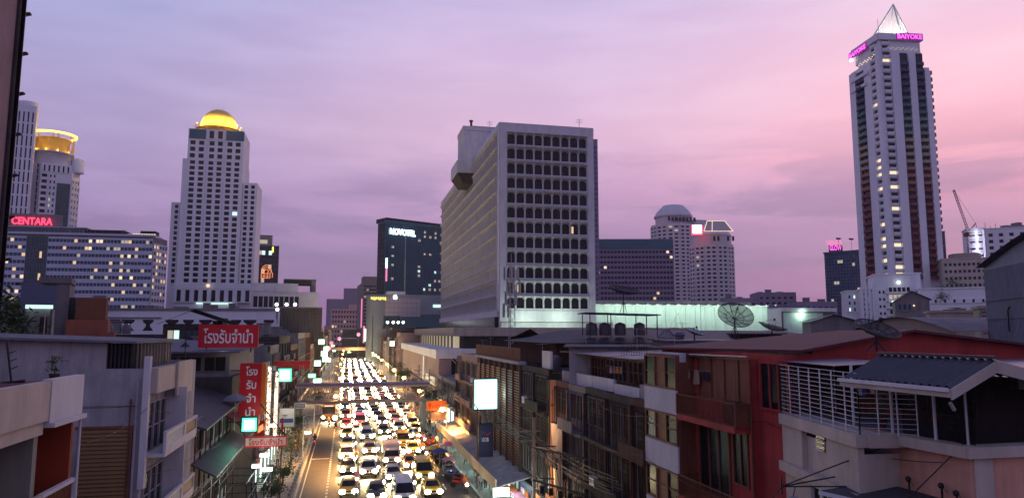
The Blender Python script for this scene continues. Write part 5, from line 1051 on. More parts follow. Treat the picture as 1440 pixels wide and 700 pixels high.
def louvre_house():
    T, F = shop(16.5, 57.65, 67, 12.6, 3, 'dark_concrete', 'dark stained shophouse pair left of the tall orange panel', 1, 'weathered_shophouse', 12, balc=.3, lit=0, seed=9, par=.3, z0=2.6)
    one(lambda m: m.box(16.6, 16.8, 57.9, 60.5, 12.95, 14.4, 'white_concrete'), 'parapet_panel', T)
    T = thing('slatted_house', 'tall brown house fully screened with horizontal slats', 'building', (16.5, 67, 0)); Y0, Y1, z1 = 67.05, 91., 12.9; F = Fr((16.5, Y0), (16.5, Y1)); nb = 8; bw = F.w / nb
    one(lambda m: m.box(16.5, 28, Y0, Y1, 0, z1, 'brick_brown', (1,)), 'wall', T)
    mat('slat_wood', (.30, .17, .12), .7, .25, 1.2)
    lm = louvre_mesh(bw - .3, z1 - 3.6, 'slat_wood', .26)
    for j in range(nb):
        one(lambda m: m.fbox(F, j * bw, j * bw + .22, 2.6, z1, .02, .35, 'brick_brown'), 'pier', T); put('slat_screen', lm, T, F.p(j * bw + (bw - .04 if F.u.cross(F.n) > 0 else .26), 3.2, .14), rot(F))
    one(lambda m: m.fbox(F, -.1, F.w, z1 + .003, z1 + .3, -.3, .5, 'stained_wall'), 'cornice', T)
    r = rail_mesh(3.9, 1.25, 'brown_wood', .3, .04)
    for j in range(6): put('roof_rail', r, T, F.p(j * 3.98 + (3.9 if F.u.cross(F.n) > 0 else 0), z1 + .3, .3), rot(F))
    one(lambda m: (m.box(19.5, 40, 66, 84, z1 + .01, 15.0, 'brick_brown'),), 'roof_storey', T)
    def hip(m):
        a = [(18.2, 64.5, 15.0), (46, 58, 15.0), (46, 84, 15.4), (18.4, 85, 15.0)]; b = [(24, 71, 16.25), (44, 66, 16.15), (44, 77, 16.15), (24, 78, 16.25)]
        m.grid([a, b], 'roof_dark', True); m.face(b, 'roof_dark')
    one(hip, 'roof', T)
    one(lambda m: m.box(27.5, 42, 57.8, 58, 12.8, 15.0, 'stained_wall'), 'side_wall', T)
    one(lambda m: m.face([(18.6, 85.2, 14.9), (20.6, 80.2, 16.4), (24.2, 85.3, 15.0)], 'roof_red'), 'small_gable', T)
    # water tanks under a sheet canopy
    a = at(865, 466, Y=66); x, y = a.x, a.y; zt = 15.9
    S = thing('tank_canopy', 'flat dark canopy on thin posts over water tanks', 'canopy', (x, y, zt)); 
    one(lambda m: m.hexa([(x - 3.6, y - 1.6, 17.8), (x + 3.6, y - 2.8, 17.6), (x + 4.2, y + 1.4, 17.6), (x - 3.0, y + 2.6, 17.8), (x - 3.6, y - 1.6, 17.9), (x + 3.6, y - 2.8, 17.7), (x + 4.2, y + 1.4, 17.7), (x - 3.0, y + 2.6, 17.9)], 'roof_dark'), 'sheet', S)
    for k, (dx, dy) in enumerate(((-3, -1.2), (-1, -1.5), (1.4, -1.9), (3.4, -2.3), (3.8, 1.1), (0, 2), (-2.6, 2.2))): one(lambda m: m.tube((x + dx, y + dy, 15.4), (x + dx, y + dy, 17.75), .05, 'black_metal', 5), 'post', S)
    for k, dx in enumerate((-2.3, -1.0, .5, 2.4)):
        b = MB(); b.lathe((x + dx, y - dx * .16, 15.7), [(.48, 0), (.56, .1), (.56, .5), (.58, .55), (.56, .6), (.56, 1.0), (.4, 1.15), (.16, 1.2), (.16, 1.26)], 'tank', 14); o = b.build('water_tank', loc=(x + dx, y - dx * .16, 15.7)); tag(o, ('first', 'second', 'third', 'last')[k] + ' round dark water tank from the left under the flat canopy', 'water tank', 'water tanks under the canopy')
    # rooftops in the middle distance on the right
    for nm, lb, pl, pr, pt, Y, dpp, wl, rf in (('back_roof_house', 'low house with a dark sheet roof behind the purple sheet roofs', 800, 948, 489, 52, 12, 'stained_wall', 'roof_dark'), ('dark_roof_block', 'dark flat block behind the red roof under the mesh dishes', 1040, 1100, 470, 62, 10, 'dark_concrete', 'roof_dark'), ('dark_roof_block', 'low dark blue sheet roofed block left of the red house roof', 948, 1060, 481, 46, 14, 'stained_wall', 'roof_dark')):
        T, poly, F, z = block(nm, lb, 'building', pl, pr, pt, Y, 108, dpp, wl, rf, pym=480)
        one(lambda m: m.fbox(F, -.4, F.w + .4, z + .01, z + .12, -dpp - .3, .5, rf), 'roof', T); 
    T, poly, F, z = block('blue_peak_hut', 'small pale hut with a blue peaked roof beside a round chimney', 'hut', 931, 949, 475, 56, 108, 3, 'stained_wall', pym=470); one(lambda m: (m.face([F.p(-.1, z, .1), F.p(F.w / 2, z + .75, .1), F.p(F.w / 2, z + .75, -3), F.p(-.1, z, -3)], 'far_blue'), m.face([F.p(F.w + .1, z, .1), F.p(F.w / 2, z + .75, .1), F.p(F.w / 2, z + .75, -3), F.p(F.w + .1, z, -3)], 'far_blue'), m.face([F.p(0, z, .05), F.p(F.w / 2, z + .7, .05), F.p(F.w, z, .05)], 'stained_wall')), 'roof', T)
    p = at(956, 490, Y=54); o = one(lambda m: m.lathe(p, [(.36, -1), (.36, 1.0), (.45, 1.05), (.45, 1.15), (.3, 1.2), (.3, 1.3)], 'far_blue', 12), 'round_vent', loc=p); tag(o, 'round blue grey vent stack beside the peaked hut', 'vent')
louvre_house()
def telecom():
    p = at(719, 480, Y=96); x, y = p.x, p.y; T = thing('telecom_mast', 'lattice telecom mast carrying panel antennas in front of the office block', 'mast', (x, y, 14)); top = zat(719, 372, (x, y))
    def lat(m):
        for sx, sy in ((-.5, -.5), (.5, -.5), (0, .6)): m.tube((x + sx, y + sy, 12.5), (x + sx * .6, y + sy * .6, top), .06, 'steel', 4)
        n = 12; pt = ((-.5, -.5), (.5, -.5), (0, .6))
        for i in range(n):
            a, b = 13 + (top - 13) * i / n, 13 + (top - 13) * (i + 1) / n; ka, kb = 1 - .4 * i / n, 1 - .4 * (i + 1) / n
            for k in range(3): q, r_ = pt[k], pt[(k + 1) % 3]; m.tube((x + q[0] * ka, y + q[1] * ka, a), (x + r_[0] * kb, y + r_[1] * kb, b), .03, 'steel', 3)
    one(lat, 'lattice', T); one(lambda m: m.tube((x, y, top - 2), (x, y, top + 1.6), .04, 'steel', 4), 'spire', T)
    pan = one_mesh(lambda m: (m.box(-.14, .14, -.1, .1, 0, 1.9, 'steel'), m.tube((0, .1, .2), (0, .1, 1.7), .04, 'black_metal', 4)), 'panel_antenna')
    for i in range(11):
        t = i * 2 * math.pi / 11 * 2; r_ = .95 + .25 * (i % 2); put('panel_antenna', pan, T, (x + r_ * math.cos(t), y + r_ * math.sin(t), top - 2.2 - (i % 4) * 1.7), t)
        one(lambda m: m.tube((x, y, top - 1.3 - (i % 4) * 1.7), (x + r_ * math.cos(t), y + r_ * math.sin(t), top - 1.3 - (i % 4) * 1.7), .03, 'steel', 3), 'arm', T)
telecom()
for px, py, Y, r, h, aim, ms, lb in ((1034, 474, 47, 1.28, 1.35, (-.15, -.75, .75), True, 'large mesh satellite dish in front of the mint hall wall'), (877, 440, 66, 1.65, 1.9, (.1, -.25, .95), True, 'mesh satellite dish tilted up above the tank canopy'), (977, 486, 50, .72, .9, (.2, -.3, .9), False, 'small pale solid dish on a short mast near the peaked hut'), (1233, 494, 22, .76, .62, (.05, -.45, .9), True, 'reddish mesh dish standing on the red house roof'), (1086, 478, 47, 1.05, .75, (.2, -.2, .95), True, 'low mesh dish lying flat beside the large one')):
    g = at(px, py, Y=Y); dish(g, r, h, lb, aim, ms)
for k, (px, py, Y, h, w, lb) in enumerate(((925, 505, 62, 1.0, 1, 'yagi aerial beside the canopy posts'), (926, 506, 60, 3.2, .8, 'tall slim yagi aerial rising before the mint wall'), (987, 495, 56, 5.4, 1.6, 'tallest aerial with long crossbars in front of the cream towers'), (1107, 520, 30, .5, 1.1, 'aerial on the flat roof behind the white cage'), (960, 470, 60, 1.1, 1.2, 'aerial with a slanted boom beside the small solid dish'))):
    g = at(px, py, Y=Y); aerial(g, h, lb, 6, w, .3 + k)
def wire_tangle():
    T = thing('aerial_thicket', 'thicket of thin black aerials and wires on the purple sheet roof', 'aerials', at(895, 505, Y=46)); rg = random.Random(4)
    for i in range(14):
        p = at(874 + i * 3.6, 506, Y=44 + rg.uniform(-1, 1)); h = rg.uniform(.6, 1.3)
        def f(m):
            m.tube(p, p + Vector((0, 0, h)), .014, 'black_metal', 3)
            for k in range(3): a = rg.uniform(0, 3); m.tube(p + Vector((-math.cos(a) * .35, -math.sin(a) * .35, h * (.5 + .2 * k))), p + Vector((math.cos(a) * .35, math.sin(a) * .35, h * (.5 + .2 * k))), .009, 'black_metal', 3)
        one(f, 'aerial', T)
wire_tangle()
# further shophouses on the right
ORDN = ('first', 'second', 'third', 'fourth', 'fifth', 'sixth', 'seventh', 'eighth', 'ninth', 'tenth', 'eleventh', 'twelfth', 'thirteenth', 'fourteenth', 'fifteenth', 'sixteenth', 'seventeenth', 'eighteenth', 'nineteenth', 'twentieth', 'twenty first', 'twenty second', 'twenty third', 'last')
def right_row():
    T, F = shop(16.5, 91.05, 104, 12.2, 3, 'pink_concrete', 'pinkish shophouses with projecting balconies left of the slatted house', 1, 'shophouse', 12, balc=.6, lit=.1, seed=21, ground='warm', par=.8, z0=3.2, steps=3)
    T, F = shop(17.0, 104.05, 112, 11.6, 3, 'brick_brown', 'brown shophouse behind the orange signboard', 1, 'shophouse', 12, balc=.3, lit=.15, seed=22, ground='lit', par=.8, z0=3.2, steps=2)
    T, F = shop(17.4, 112.05, 138.8, 7.5, 1, 'grey_concrete', 'low dark market row before the beige podium', 1, 'market_row', 12, balc=0, lit=.2, seed=23, ground='lit', par=.4, z0=4)
    rg = random.Random(77); y = 236; k = 0; tones = ('pink_concrete', 'brick_brown', 'grey_concrete', 'dark_concrete', 'beige_wall', 'stained_wall')
    names = ('dark grey', 'brown', 'pinkish', 'beige', 'stained')
    while y < 470:
        w = rg.choice((13, 17, 21)); h = rg.choice((11, 13, 15, 17)); 
        shop(17, y, y + w - .1, h, max(3, int(h / 3.2) - 1), tones[k % 6], '%s shophouse block, %s past the beige podium on the right' % (('pinkish', 'brown', 'grey', 'dark', 'beige', 'stained')[k % 6], ORDN[k]), 1, 'far_shophouse', 14, simple=True, lit=.14, seed=k, ground='lit' if k % 2 else 'warm', group='far shophouses on the right side', steps=2); y += w; k += 1
right_row()
# ================================================================== left side, near
def left_edge_block():
    a, b = az_pt(-90, 400, 50), az_pt(-6, 400, 58); c = az_pt(5, 400, 60); T = thing('left_edge_tower', 'tall mauve concrete tower cut off by the left picture edge', 'tower', (a.x, a.y, 0)); BK = Vector((-5.6, 11))
    mat('mauve_wall', (.30, .20, .21), .85, .15, .3, streak=.3, bump=.2); z1 = 75
    one(lambda m: m.prism([a, b, b + BK, a + BK], 0, z1, 'mauve_wall'), 'wall', T)
    F = Fr(b + Vector((.35, .3)), c, (0, 0)); one(lambda m: m.prism([b + Vector((.35, .3)), c, c + BK, b + Vector((.35, .3)) + BK], 0, z1, 'mauve_wall'), 'side_wall', T)
    one(lambda m: m.tube((b.x + .1, b.y - .2, 0), (b.x + .1, b.y - .2, z1), .16, 'dark_concrete', 8), 'downpipe', T)
    for i in range(14):
        z = 18 + i * 3.2; one(lambda m: m.hexa([(c.x - .3, c.y - .1, z), (c.x + .28, c.y - .1, z + .2), (c.x + .28, c.y + .3, z + .2), (c.x - .3, c.y + .3, z), (c.x - .3, c.y - .1, z + .2), (c.x + .28, c.y - .1, z + .32), (c.x + .28, c.y + .3, z + .32), (c.x - .3, c.y + .3, z + .2)], 'dark_concrete'), 'bracket', T)
    g = at(20, 440, Y=52); tree((g.x - .3, g.y, 8), 11.5, 1.6, 'dark creeper covered tree against the left edge tower', 900, .3, 5, rz=3.2)
left_edge_block()
def balcony_building():
    X = -9.; ya, yb = 12, 27.75; T = thing('orange_balcony_building', 'beige and orange balcony building at the lower left corner', 'building', (X, yb, 0)); F = Fr((X, ya), (X, yb), (0, 20)); w = F.w
    ys = at(65, 560, X=X).y - ya      # joint between beige and white parapet
    one(lambda m: (m.box(X - 14, X - 2.0, ya, yb, 0, 14.3, 'beige_wall', (1,))), 'wall', T)
    mat('sage_wall', (.30, .30, .24), .9, .15, .5, streak=.4)
    one(lambda m: (m.box(X - 1.99, X - 1.7, ys + ya, yb - .02, 0, 13.2, 'orange_wall'), m.box(X - 1.99, X - .1, yb - .18, yb, 0, 13.2, 'orange_wall')), 'recess_wall', T)
    one(lambda m: (m.box(X - 1.99, X - 1.75, ya, ys + ya - .3, 0, 13.2, 'sage_wall'), m.box(X - 1.99, X - .15, ys + ya - .3, ys + ya, 0, 13.2, 'sage_wall')), 'recess_wall', T)
    for k, (z0, z1) in enumerate(((13.25, 14.55), (10.2, 11.1), (7.1, 8.0))):
        one(lambda m: (m.fbox(F, -.1, ys - .05, z0 + .06, z1 - .05, -.15, .12, 'cream_wall'), m.fbox(F, 0, ys - .06, z0 - .35, z0 + .055, -2, .0, 'cream_wall')) if k == 0 else (m.fbox(F, 0, ys - .05, z1 - .1, z1, -.05, .1, 'cream_wall'), m.fbox(F, 0, ys - .05, z0 - .3, z0, -2, .12, 'cream_wall')), 'beige_parapet', T)
        one(lambda m: (m.fbox(F, ys, w, z0 - .02, z1, -.14, .14, 'white_concrete'), m.fbox(F, ys, w, z0 - .16, z0 - .025, -2, .3, 'white_concrete')) if k == 0 else (m.fbox(F, ys, w, z1 - .12, z1, -.06, .1, 'white_concrete'), m.fbox(F, ys, w, z0 - .05, z0 + .25, -.06, .1, 'white_concrete'), m.fbox(F, ys, ys + .12, z0 + .25, z1 - .12, -.05, .09, 'white_concrete'), m.fbox(F, w - .12, w, z0 - .3, z1 - .12, -.05, .09, 'white_concrete'), m.fbox(F, ys, w, z0 - .3, z0 - .051, -2, .05, 'white_concrete')), 'white_parapet', T)
        if k:
            for j in range(3): one(lambda m: m.fbox(F, ys + .35 + j * (w - ys) / 3, ys + (j + .8) * (w - ys) / 3, z0 + .02, z0 + .12, .1, .115, 'black_plastic'), 'slot', T)
            rw = w - ys - .3; put('railing', rail_mesh(rw, z1 - z0 - .36, 'rust', .12, .03), T, F.p(ys + .15 + (rw if F.u.cross(F.n) > 0 else 0), z0 + .25, 0), rot(F))
            rw = ys - .3; put('railing', rail_mesh(rw, z1 - z0 - .12, 'brown_wood', .14, .025), T, F.p(.1 + (rw if F.u.cross(F.n) > 0 else 0), z0 + .0, 0), rot(F))
    for z0 in (10.25, 7.15):
        put('door', win_mesh(1.6, 2.4, 'brown_wood', 'glass_dark', 2, 2, .07), T, (X - 1.68, ys + ya + 1.2, z0), math.pi / 2)
        put('door', win_mesh(2.6, 2.3, 'brown_wood', 'glass_dark', 3, 1, .07), T, (X - 1.73, ys + ya - 5.0, z0), math.pi / 2)
    one(lambda m: m.tube(F.p(w - .05, 2, .12), F.p(w - .05, 13.2, .12), .05, 'white_metal', 6), 'downpipe', T)
    # roof terrace wall of patched translucent sheets, rod aerial
    mat('patched_sheet', (.36, .32, .34), .8, .2, 1.2, streak=.35)
    a = at(-5, 486, X=-11.5)
    for j in range(5): one(lambda m: m.box(X - 2.6, X - 2.5, 14.2 + j * 2.62, 16.78 + j * 2.62, 14.31, 15.62 - .02 * (j % 2), 'patched_sheet'), 'terrace_panel', T)
    one(lambda m: m.box(X - 2.45, X - .16, ya, yb, 14.3, 14.36, 'roof_red'), 'roof', T)
    one(lambda m: (m.tube((X - 1.6, yb - 1.2, 14.3), (X - 1.85, yb - 1.2, 15.75), .035, 'black_metal', 5), m.tube((X - 1.9, yb - 1.2, 14.35), (X - 1.3, yb - 1.0, 14.42), .05, 'black_metal', 5), [m.tube((X - 1.7 - .05 * k, yb - 1.2, 14.8 + .25 * k), (X - 1.5 - .05 * k, yb - 1.1, 14.9 + .25 * k), .02, 'black_metal', 3) for k in range(3)]), 'rod_aerial', T)
balcony_building()
def white_house():
    X, ya, yb = -9., 36., 43.3; T = thing('white_corner_house', 'large stained white corner house with two stacks of narrow balconies', 'house', (X, ya, 0))
    G = Fr((X, ya), (-34, ya)); F = Fr((X, ya), (X, yb), (0, 40)); zc = 14.35
    one(lambda m: (m.box(-34, X, ya, yb + 4, 0, zc, 'stained_wall', (1,))), 'wall', T)
    xl = at(150, 500, Y=ya).x
    one(lambda m: (m.face([(-34, ya + .01, zc), (xl, ya + .01, zc), (xl, ya + .01, 15.62), (-34, ya + .01, 16.35)], 'stained_wall'), m.box(-34, xl, ya + .02, ya + .3, zc, 15.6, 'stained_wall')), 'gable_wall', T)
    one(lambda m: (m.hexa([(-34, ya - .5, 16.3), (X - .3, ya - .5, 15.5), (X - .3, yb + 2, 15.5), (-34, yb + 2, 16.4), (-34, ya - .5, 16.42), (X - .3, ya - .5, 15.6), (X - .3, yb + 2, 15.6), (-34, yb + 2, 16.52)], 'roof_grey')), 'roof', T)
    for i in range(9):     # dark glazed corner of the top floor
        x = xl + (X - .3 - xl) * i / 8; one(lambda m: m.box(x - .04, x + .04, ya + .1, ya + .18, zc, 15.5, 'black_metal'), 'mullion', T)
    one(lambda m: (m.box(xl, X - .6, ya + .2, ya + .26, zc + .01, 15.5, 'glass_dark'), m.box(X - .65, X - .6, ya + .27, yb, zc + .01, 15.5, 'glass_dark')), 'glazing', T)
    for i in range(12): one(lambda m: m.box(X - .5, X - .42, ya + .3 + i * .58, ya + .36 + i * .58, zc, 15.45, 'beige_wall'), 'bamboo_blind', T)
    one(lambda m: (m.box(X - .04, X + .22, ya - .1, ya + .25, 9, 14.9, 'white_concrete'), m.fbox(F, .26, F.w, 13.2, zc - .003, 0, .5, 'cream_wall'), m.fbox(F, F.w * .52, F.w, 12.8, 14.5, .51, .62, 'cream_wall')), 'cornice', T)
    one(lambda m: (m.fbox(G, .3, 10, 12.7, 12.9, 0, .06, 'stained_wall'), m.fbox(G, 3.2, 3.5, 0, 12.69, 0, .05, 'stained_wall')), 'wall_band', T)
    # ribbed brown shutter wall on the gable
    x0, x1 = at(108, 640, Y=ya).x, at(182, 640, Y=ya).x; zt = at(150, 602, Y=ya).z
    mat('shutter_brown', (.22, .12, .04), .55, .12, 1)
    rb = one_mesh(lambda m: m.hexa([(x0 - x0, 0, 0), (x1 - x0, 0, 0), (x1 - x0, -.09, .01), (0, -.09, .01), (0, 0, .17), (x1 - x0, 0, .17), (x1 - x0, -.03, .16), (0, -.03, .16)], 'shutter_brown'), 'slat')
    for i in range(50): put('slat', rb, T, (x0, ya - .02, zt - .2 - i * .18))
    one(lambda m: (m.box(x0 - .1, x1 + .1, ya - .12, ya, zt, zt + .1, 'brown_wood'), m.box(x1 + .002, x1 + .1, ya - .11, ya, 0, zt - .01, 'brown_wood')), 'shutter_frame', T)
    one(lambda m: (m.tube((X - .25, ya - .12, 2), (X - .25, ya - .12, 13.9), .06, 'stained_wall', 6), m.tube((X - .5, ya - .1, 2), (X - .5, ya - .1, 13.0), .035, 'rust', 5), m.tube((X - 4.2, ya - .1, 10.2), (X - 4.2, ya - .1, 13.4), .1, 'dark_concrete', 6)), 'downpipe', T)
    # balconies: two bays
    um = at(232, 600, X=X).y - ya
    for (u0, u1, dark) in ((.35, um - .05, 0), (um + .05, F.w, 1)):
        for z0 in (10.45, 7.35, 4.3):
            one(lambda m: (m.fbox(F, u0, u1, z0 - .15, z0 + .0, 0, .95, 'white_concrete'), m.fbox(F, u0, u1, z0 + .88, z0 + 1.0, .85, 1.0, 'white_concrete'), m.fbox(F, u0, u1, z0 + .001, z0 + .3, .86, .98, 'white_concrete'), m.fbox(F, u0, u0 + .12, z0 + .3, z0 + .88, .86, .98, 'white_concrete'), m.fbox(F, u1 - .12, u1, z0 + .3, z0 + .88, .86, .98, 'white_concrete')), 'balcony_floor', T)
            if dark: one(lambda m: m.fbox(F, u0 + .13, u1 - .13, z0 + .31, z0 + .87, .88, .93, 'brown_wood'), 'balcony_panel', T)
            else: put('railing', rail_mesh(u1 - u0 - .3, .57, 'white_metal', .1, .02), T, F.p(u0 + .15 + ((u1 - u0 - .3) if F.u.cross(F.n) > 0 else 0), z0 + .3, .92), rot(F))
            ww = (u1 - u0 - .6) / 3
            for k in range(3): put('door', win_mesh(ww - .15, 2.2, 'stained_wall' if not dark else 'grey_concrete', 'glass_dark', 1, 2, .05), T, F.p(u0 + .25 + k * ww + ((ww - .15) if F.u.cross(F.n) > 0 else 0), z0 + .05, .05), rot(F))
    one(lambda m: m.fbox(F, um - .05, um + .05, 0, 13.2, 0, .98, 'white_concrete'), 'fin', T)
    p = F.p(F.w * .85, 14.6, .4); one(lambda m: (m.tube((p[0], p[1], 14.4), (p[0], p[1], 15.3), .03, 'black_metal', 4), m.lathe((p[0], p[1], 15.2), [(.3, 0), (.05, .25), (.02, .4)], 'black_metal', 8)), 'roof_lantern', T)
white_house()
def left_mid():
    # roof pieces rising behind the white house
    def box(name, lb, pl, pr, pt, Y, wall, cat='building', dp=4, extra=None):
        T, poly, F, z = block(name, lb, cat, pl, pr, pt, Y, 76, dp, wall, pym=450); 
        if extra: extra(T, F, z)
        return T, F, z
    box('grey_lift_shaft', 'grey stained lift shaft sticking up behind the white house roof', 76, 95, 398, 58, 'grey_concrete', extra=lambda T, F, z: (one(lambda m: m.fbox(F, -1.1, F.w + .1, z + .01, z + .4, -3.5, .15, 'grey_concrete'), 'cap', T), one(lambda m: (m.fbox(F, F.w, F.w + .4, z - 6, z - 1, -2, -.3, 'dark_concrete')), 'duct', T)))
    box('mauve_roof_box', 'mauve roof box with a band of lit green glass above it', 35, 70, 434, 60, 'stained_wall', extra=lambda T, F, z: (one(lambda m: m.fbox(F, 0, F.w * 1.1, z + .02, z + .3, .1, .3, 'lit_cool'), 'lit_strip', T), one(lambda m: m.fbox(F, F.w * .6, F.w * .9, z - 2.6, z - .6, .02, .06, 'brick_brown'), 'door', T)))
    T, F, z = box('terracotta_roof_block', 'terracotta stepped roof block with a taller brown cube', 93, 152, 449, 56, 'red_brick', extra=None) if 'red_brick' in M else (mat('red_brick', (.30, .10, .06), .85, .18, .6, streak=.2), box('terracotta_roof_block', 'terracotta stepped roof block with a taller brown cube', 93, 152, 449, 56, 'red_brick'))[1]
    mat('brown_brick', (.20, .075, .04), .85, .2, .6, streak=.2)
    one(lambda m: (m.fbox(F, F.w * .22, F.w * .93, z + .01, z + 1.55, -3, .0, 'brown_brick'), m.fbox(F, F.w * .58, F.w * .9, z + 1.56, z + 1.75, -3, -.4, 'grey_concrete')), 'upper_box', T)
    one(lambda m: m.fbox(F, F.w * .8, F.w * 1.18, z - 5, z - .9, -2, .35, 'red_brick'), 'lower_wing', T)
    box('dark_tree_roof_block', 'dark glazed block in front of the long hotel', 26, 92, 396, 240, 'far_blue', dp=14)
    for i, (pl, pr, pt, Y, wl) in enumerate(((160, 232, 470, 100, 'dark_concrete'), (232, 300, 455, 120, 'dark_concrete'), (372, 398, 470, 125, 'grey_concrete'), (296, 372, 466, 135, 'stained_wall'))):
        T, F, z = box('dark_back_block', ('dark glazed roof block behind the white house terrace', 'low dark block with a blue gabled roof behind the red sign', 'small grey block right of the red signboard', 'pale low block above the red signboard')[i], pl, pr, pt, Y, wl, dp=14)
        windows(F, .4, F.w - .4, z - 3.4, z - .6, 7, 1, .85, .7, wl, 'glass_teal', T, .15, ('lit_cool', 'lit_dim'), .2)
        if i == 1: one(lambda m: m.grid([[F.p(-1, z, 1), F.p(F.w * .6, z + 2.3, 1), F.p(F.w + 4, z, 1)], [F.p(-1, z, -14), F.p(F.w * .6, z + 2.3, -14), F.p(F.w + 4, z, -14)]], 'far_blue'), 'gable_roof', T)
        else: roof_bits(T, F.p(0, 0)[0] + 3, F.p(0, 0)[1] - 3, F.p(0, 0)[1] + 5, z, -.5, random.Random(i), 3)
left_mid()
def left_row():
    X = -9.
    # low shed-roofed unit, dark
    T = thing('shed_roof_house', 'low stained house with long dark sloping roofs beside the white corner house', 'house', (X, 47.4, 0)); ya, yb = 47.4, 62; F = Fr((X, ya), (X, yb), (0, 50))
    one(lambda m: m.box(X - 14, X, ya, yb, 0, 10.6, 'stained_wall'), 'wall', T)
    one(lambda m: m.hexa([(X + .9, ya - .6, 10.1), (X + .9, yb, 10.5), (X - 5, yb, 12.3), (X - 5, ya - .6, 11.9), (X + .9, ya - .6, 10.22), (X + .9, yb, 10.62), (X - 5, yb, 12.42), (X - 5, ya - .6, 12.02)], 'roof_dark'), 'roof', T)
    one(lambda m: m.hexa([(X + 1.5, ya, 7.2), (X + 1.5, yb, 7.4), (X, yb, 8.2), (X, ya, 8.0), (X + 1.5, ya, 7.3), (X + 1.5, yb, 7.5), (X, yb, 8.3), (X, ya, 8.1)], 'roof_dark'), 'awning', T)
    for k in range(4):
        put('window', win_mesh(2.2, 1.3, 'grey_concrete', 'glass_dark', 3, 1), T, F.p(.8 + k * 3.5 + (2.2 if F.u.cross(F.n) > 0 else 0), 8.6, .05), rot(F)); put('window', win_mesh(2.2, 1.7, 'grey_concrete', 'glass_dark', 3, 2, grille='black_metal'), T, F.p(.8 + k * 3.5 + (2.2 if F.u.cross(F.n) > 0 else 0), 4.3, .05), rot(F))
    for k in range(9): one(lambda m: m.tube(F.p(.4 + k * 1.7, 3, .12), F.p(.4 + k * 1.7, 10, .12), .05 + .02 * (k % 2), 'dark_concrete' if k % 2 else 'rust', 5), 'drainpipe', T)
    one(lambda m: (m.box(X - 4.4, X - .4, ya - .02, ya + .16, 10.61, 11.9, 'stained_wall')), 'side_wall', T)
    # taller house with the teal sheet roof carrying the big red signboard
    T = thing('teal_roof_house', 'dark house with a lit ribbon window under a blue sheet roof', 'house', (X, 62.05, 0)); ya, yb = 62.05, 78.; F = Fr((X, ya), (X, yb), (0, 70)); G = Fr((X, ya), (X - 15, ya))
    one(lambda m: m.box(X - 16, X, ya, yb, 0, 12.4, 'dark_concrete'), 'wall', T); one(lambda m: m.box(X - 15.5, X - .3, ya + .3, yb, 12.41, 14.3, 'grey_concrete'), 'roof_storey', T)
    one(lambda m: m.hexa([(X - 16, ya - .8, 14.35), (X + .6, ya - .8, 14.35), (X + .6, yb, 14.7), (X - 16, yb, 15.6), (X - 16, ya - .8, 14.47), (X + .6, ya - .8, 14.47), (X + .6, yb, 14.82), (X - 16, yb, 15.72)], 'far_blue'), 'roof', T)
    G2 = Fr((X - .3, ya + .3), (X - 15.5, ya + .3))
    for k in range(8): put('window', win_mesh(1.6, 1.1, 'grey_concrete', 'window_soft', 2, 1, lit='lit_cool' if k in (5, 6) else None), T, G2.p(.3 + k * 1.85 + (1.6 if G2.u.cross(G2.n) > 0 else 0), 12.9, .05), rot(G2))
    for k in range(3): put('window', win_mesh(2.6, 1.4, 'grey_concrete', 'glass_dark', 3, 1), T, G.p(1.0 + k * 4 + (2.6 if G.u.cross(G.n) > 0 else 0), 9.4, .05), rot(G))
    one(lambda m: m.hexa([(X - 3.6, ya - 3.4, 12.2), (X + 1.4, ya - 3.4, 8.8), (X + 1.4, ya + .2, 8.8), (X - 3.6, ya + .2, 12.2), (X - 3.6, ya - 3.4, 12.35), (X + 1.4, ya - 3.4, 8.95), (X + 1.4, ya + .2, 8.95), (X - 3.6, ya + .2, 12.35)], 'sheet_maroon'), 'sloping_awning', T)
    # units with glowing shop panels
    T, F = shop(X, 78.05, 90, 12.0, 3, 'pink_concrete', 'pale shophouse behind the vertical red pawn sign', -1, 'shophouse', 12, balc=.2, lit=.3, seed=41, ground='lit', par=.6)
    T, F = shop(X, 90.05, 101, 13.6, 4, 'grey_concrete', 'grey shophouse behind the second green lit sign', -1, 'shophouse', 12, balc=.2, lit=.15, seed=42, ground='lit', par=.8, steps=2)
    T, F = shop(X, 101.05, 119, 14.6, 4, 'dark_concrete', 'dark upright shophouse pair beneath the red fringed awning', -1, 'shophouse', 12, balc=.2, lit=.12, seed=43, ground='warm', par=.8, steps=3)
    T, F = shop(X, 119.05, 138, 13.2, 4, 'brick_brown', 'brown shophouse block just before the footbridge on the left', -1, 'shophouse', 12, balc=.2, lit=.12, seed=44, ground='lit', par=.8, steps=3)
    y = 138.1; k = 0; rg = random.Random(5); tones = ('grey_concrete', 'brick_brown', 'pink_concrete', 'dark_concrete', 'stained_wall')
    while y < 470:
        w = rg.choice((14, 18, 22)); h = rg.choice((12, 13.5, 15, 16.5)); shop(X, y, y + w - .1, h, max(3, int(h / 3.2) - 1), tones[k % 5], '%s shophouse block, %s past the footbridge on the left' % (('grey', 'brown', 'pinkish', 'dark', 'stained')[k % 5], ORDN[k]), -1, 'far_shophouse', 14, simple=True, lit=.15, seed=k + 60, ground='lit' if k % 2 else 'warm', group='far shophouses on the left side', steps=2); y += w; k += 1
mat('sheet_maroon', (.16, .025, .025), .5, .2, 1)
left_row()
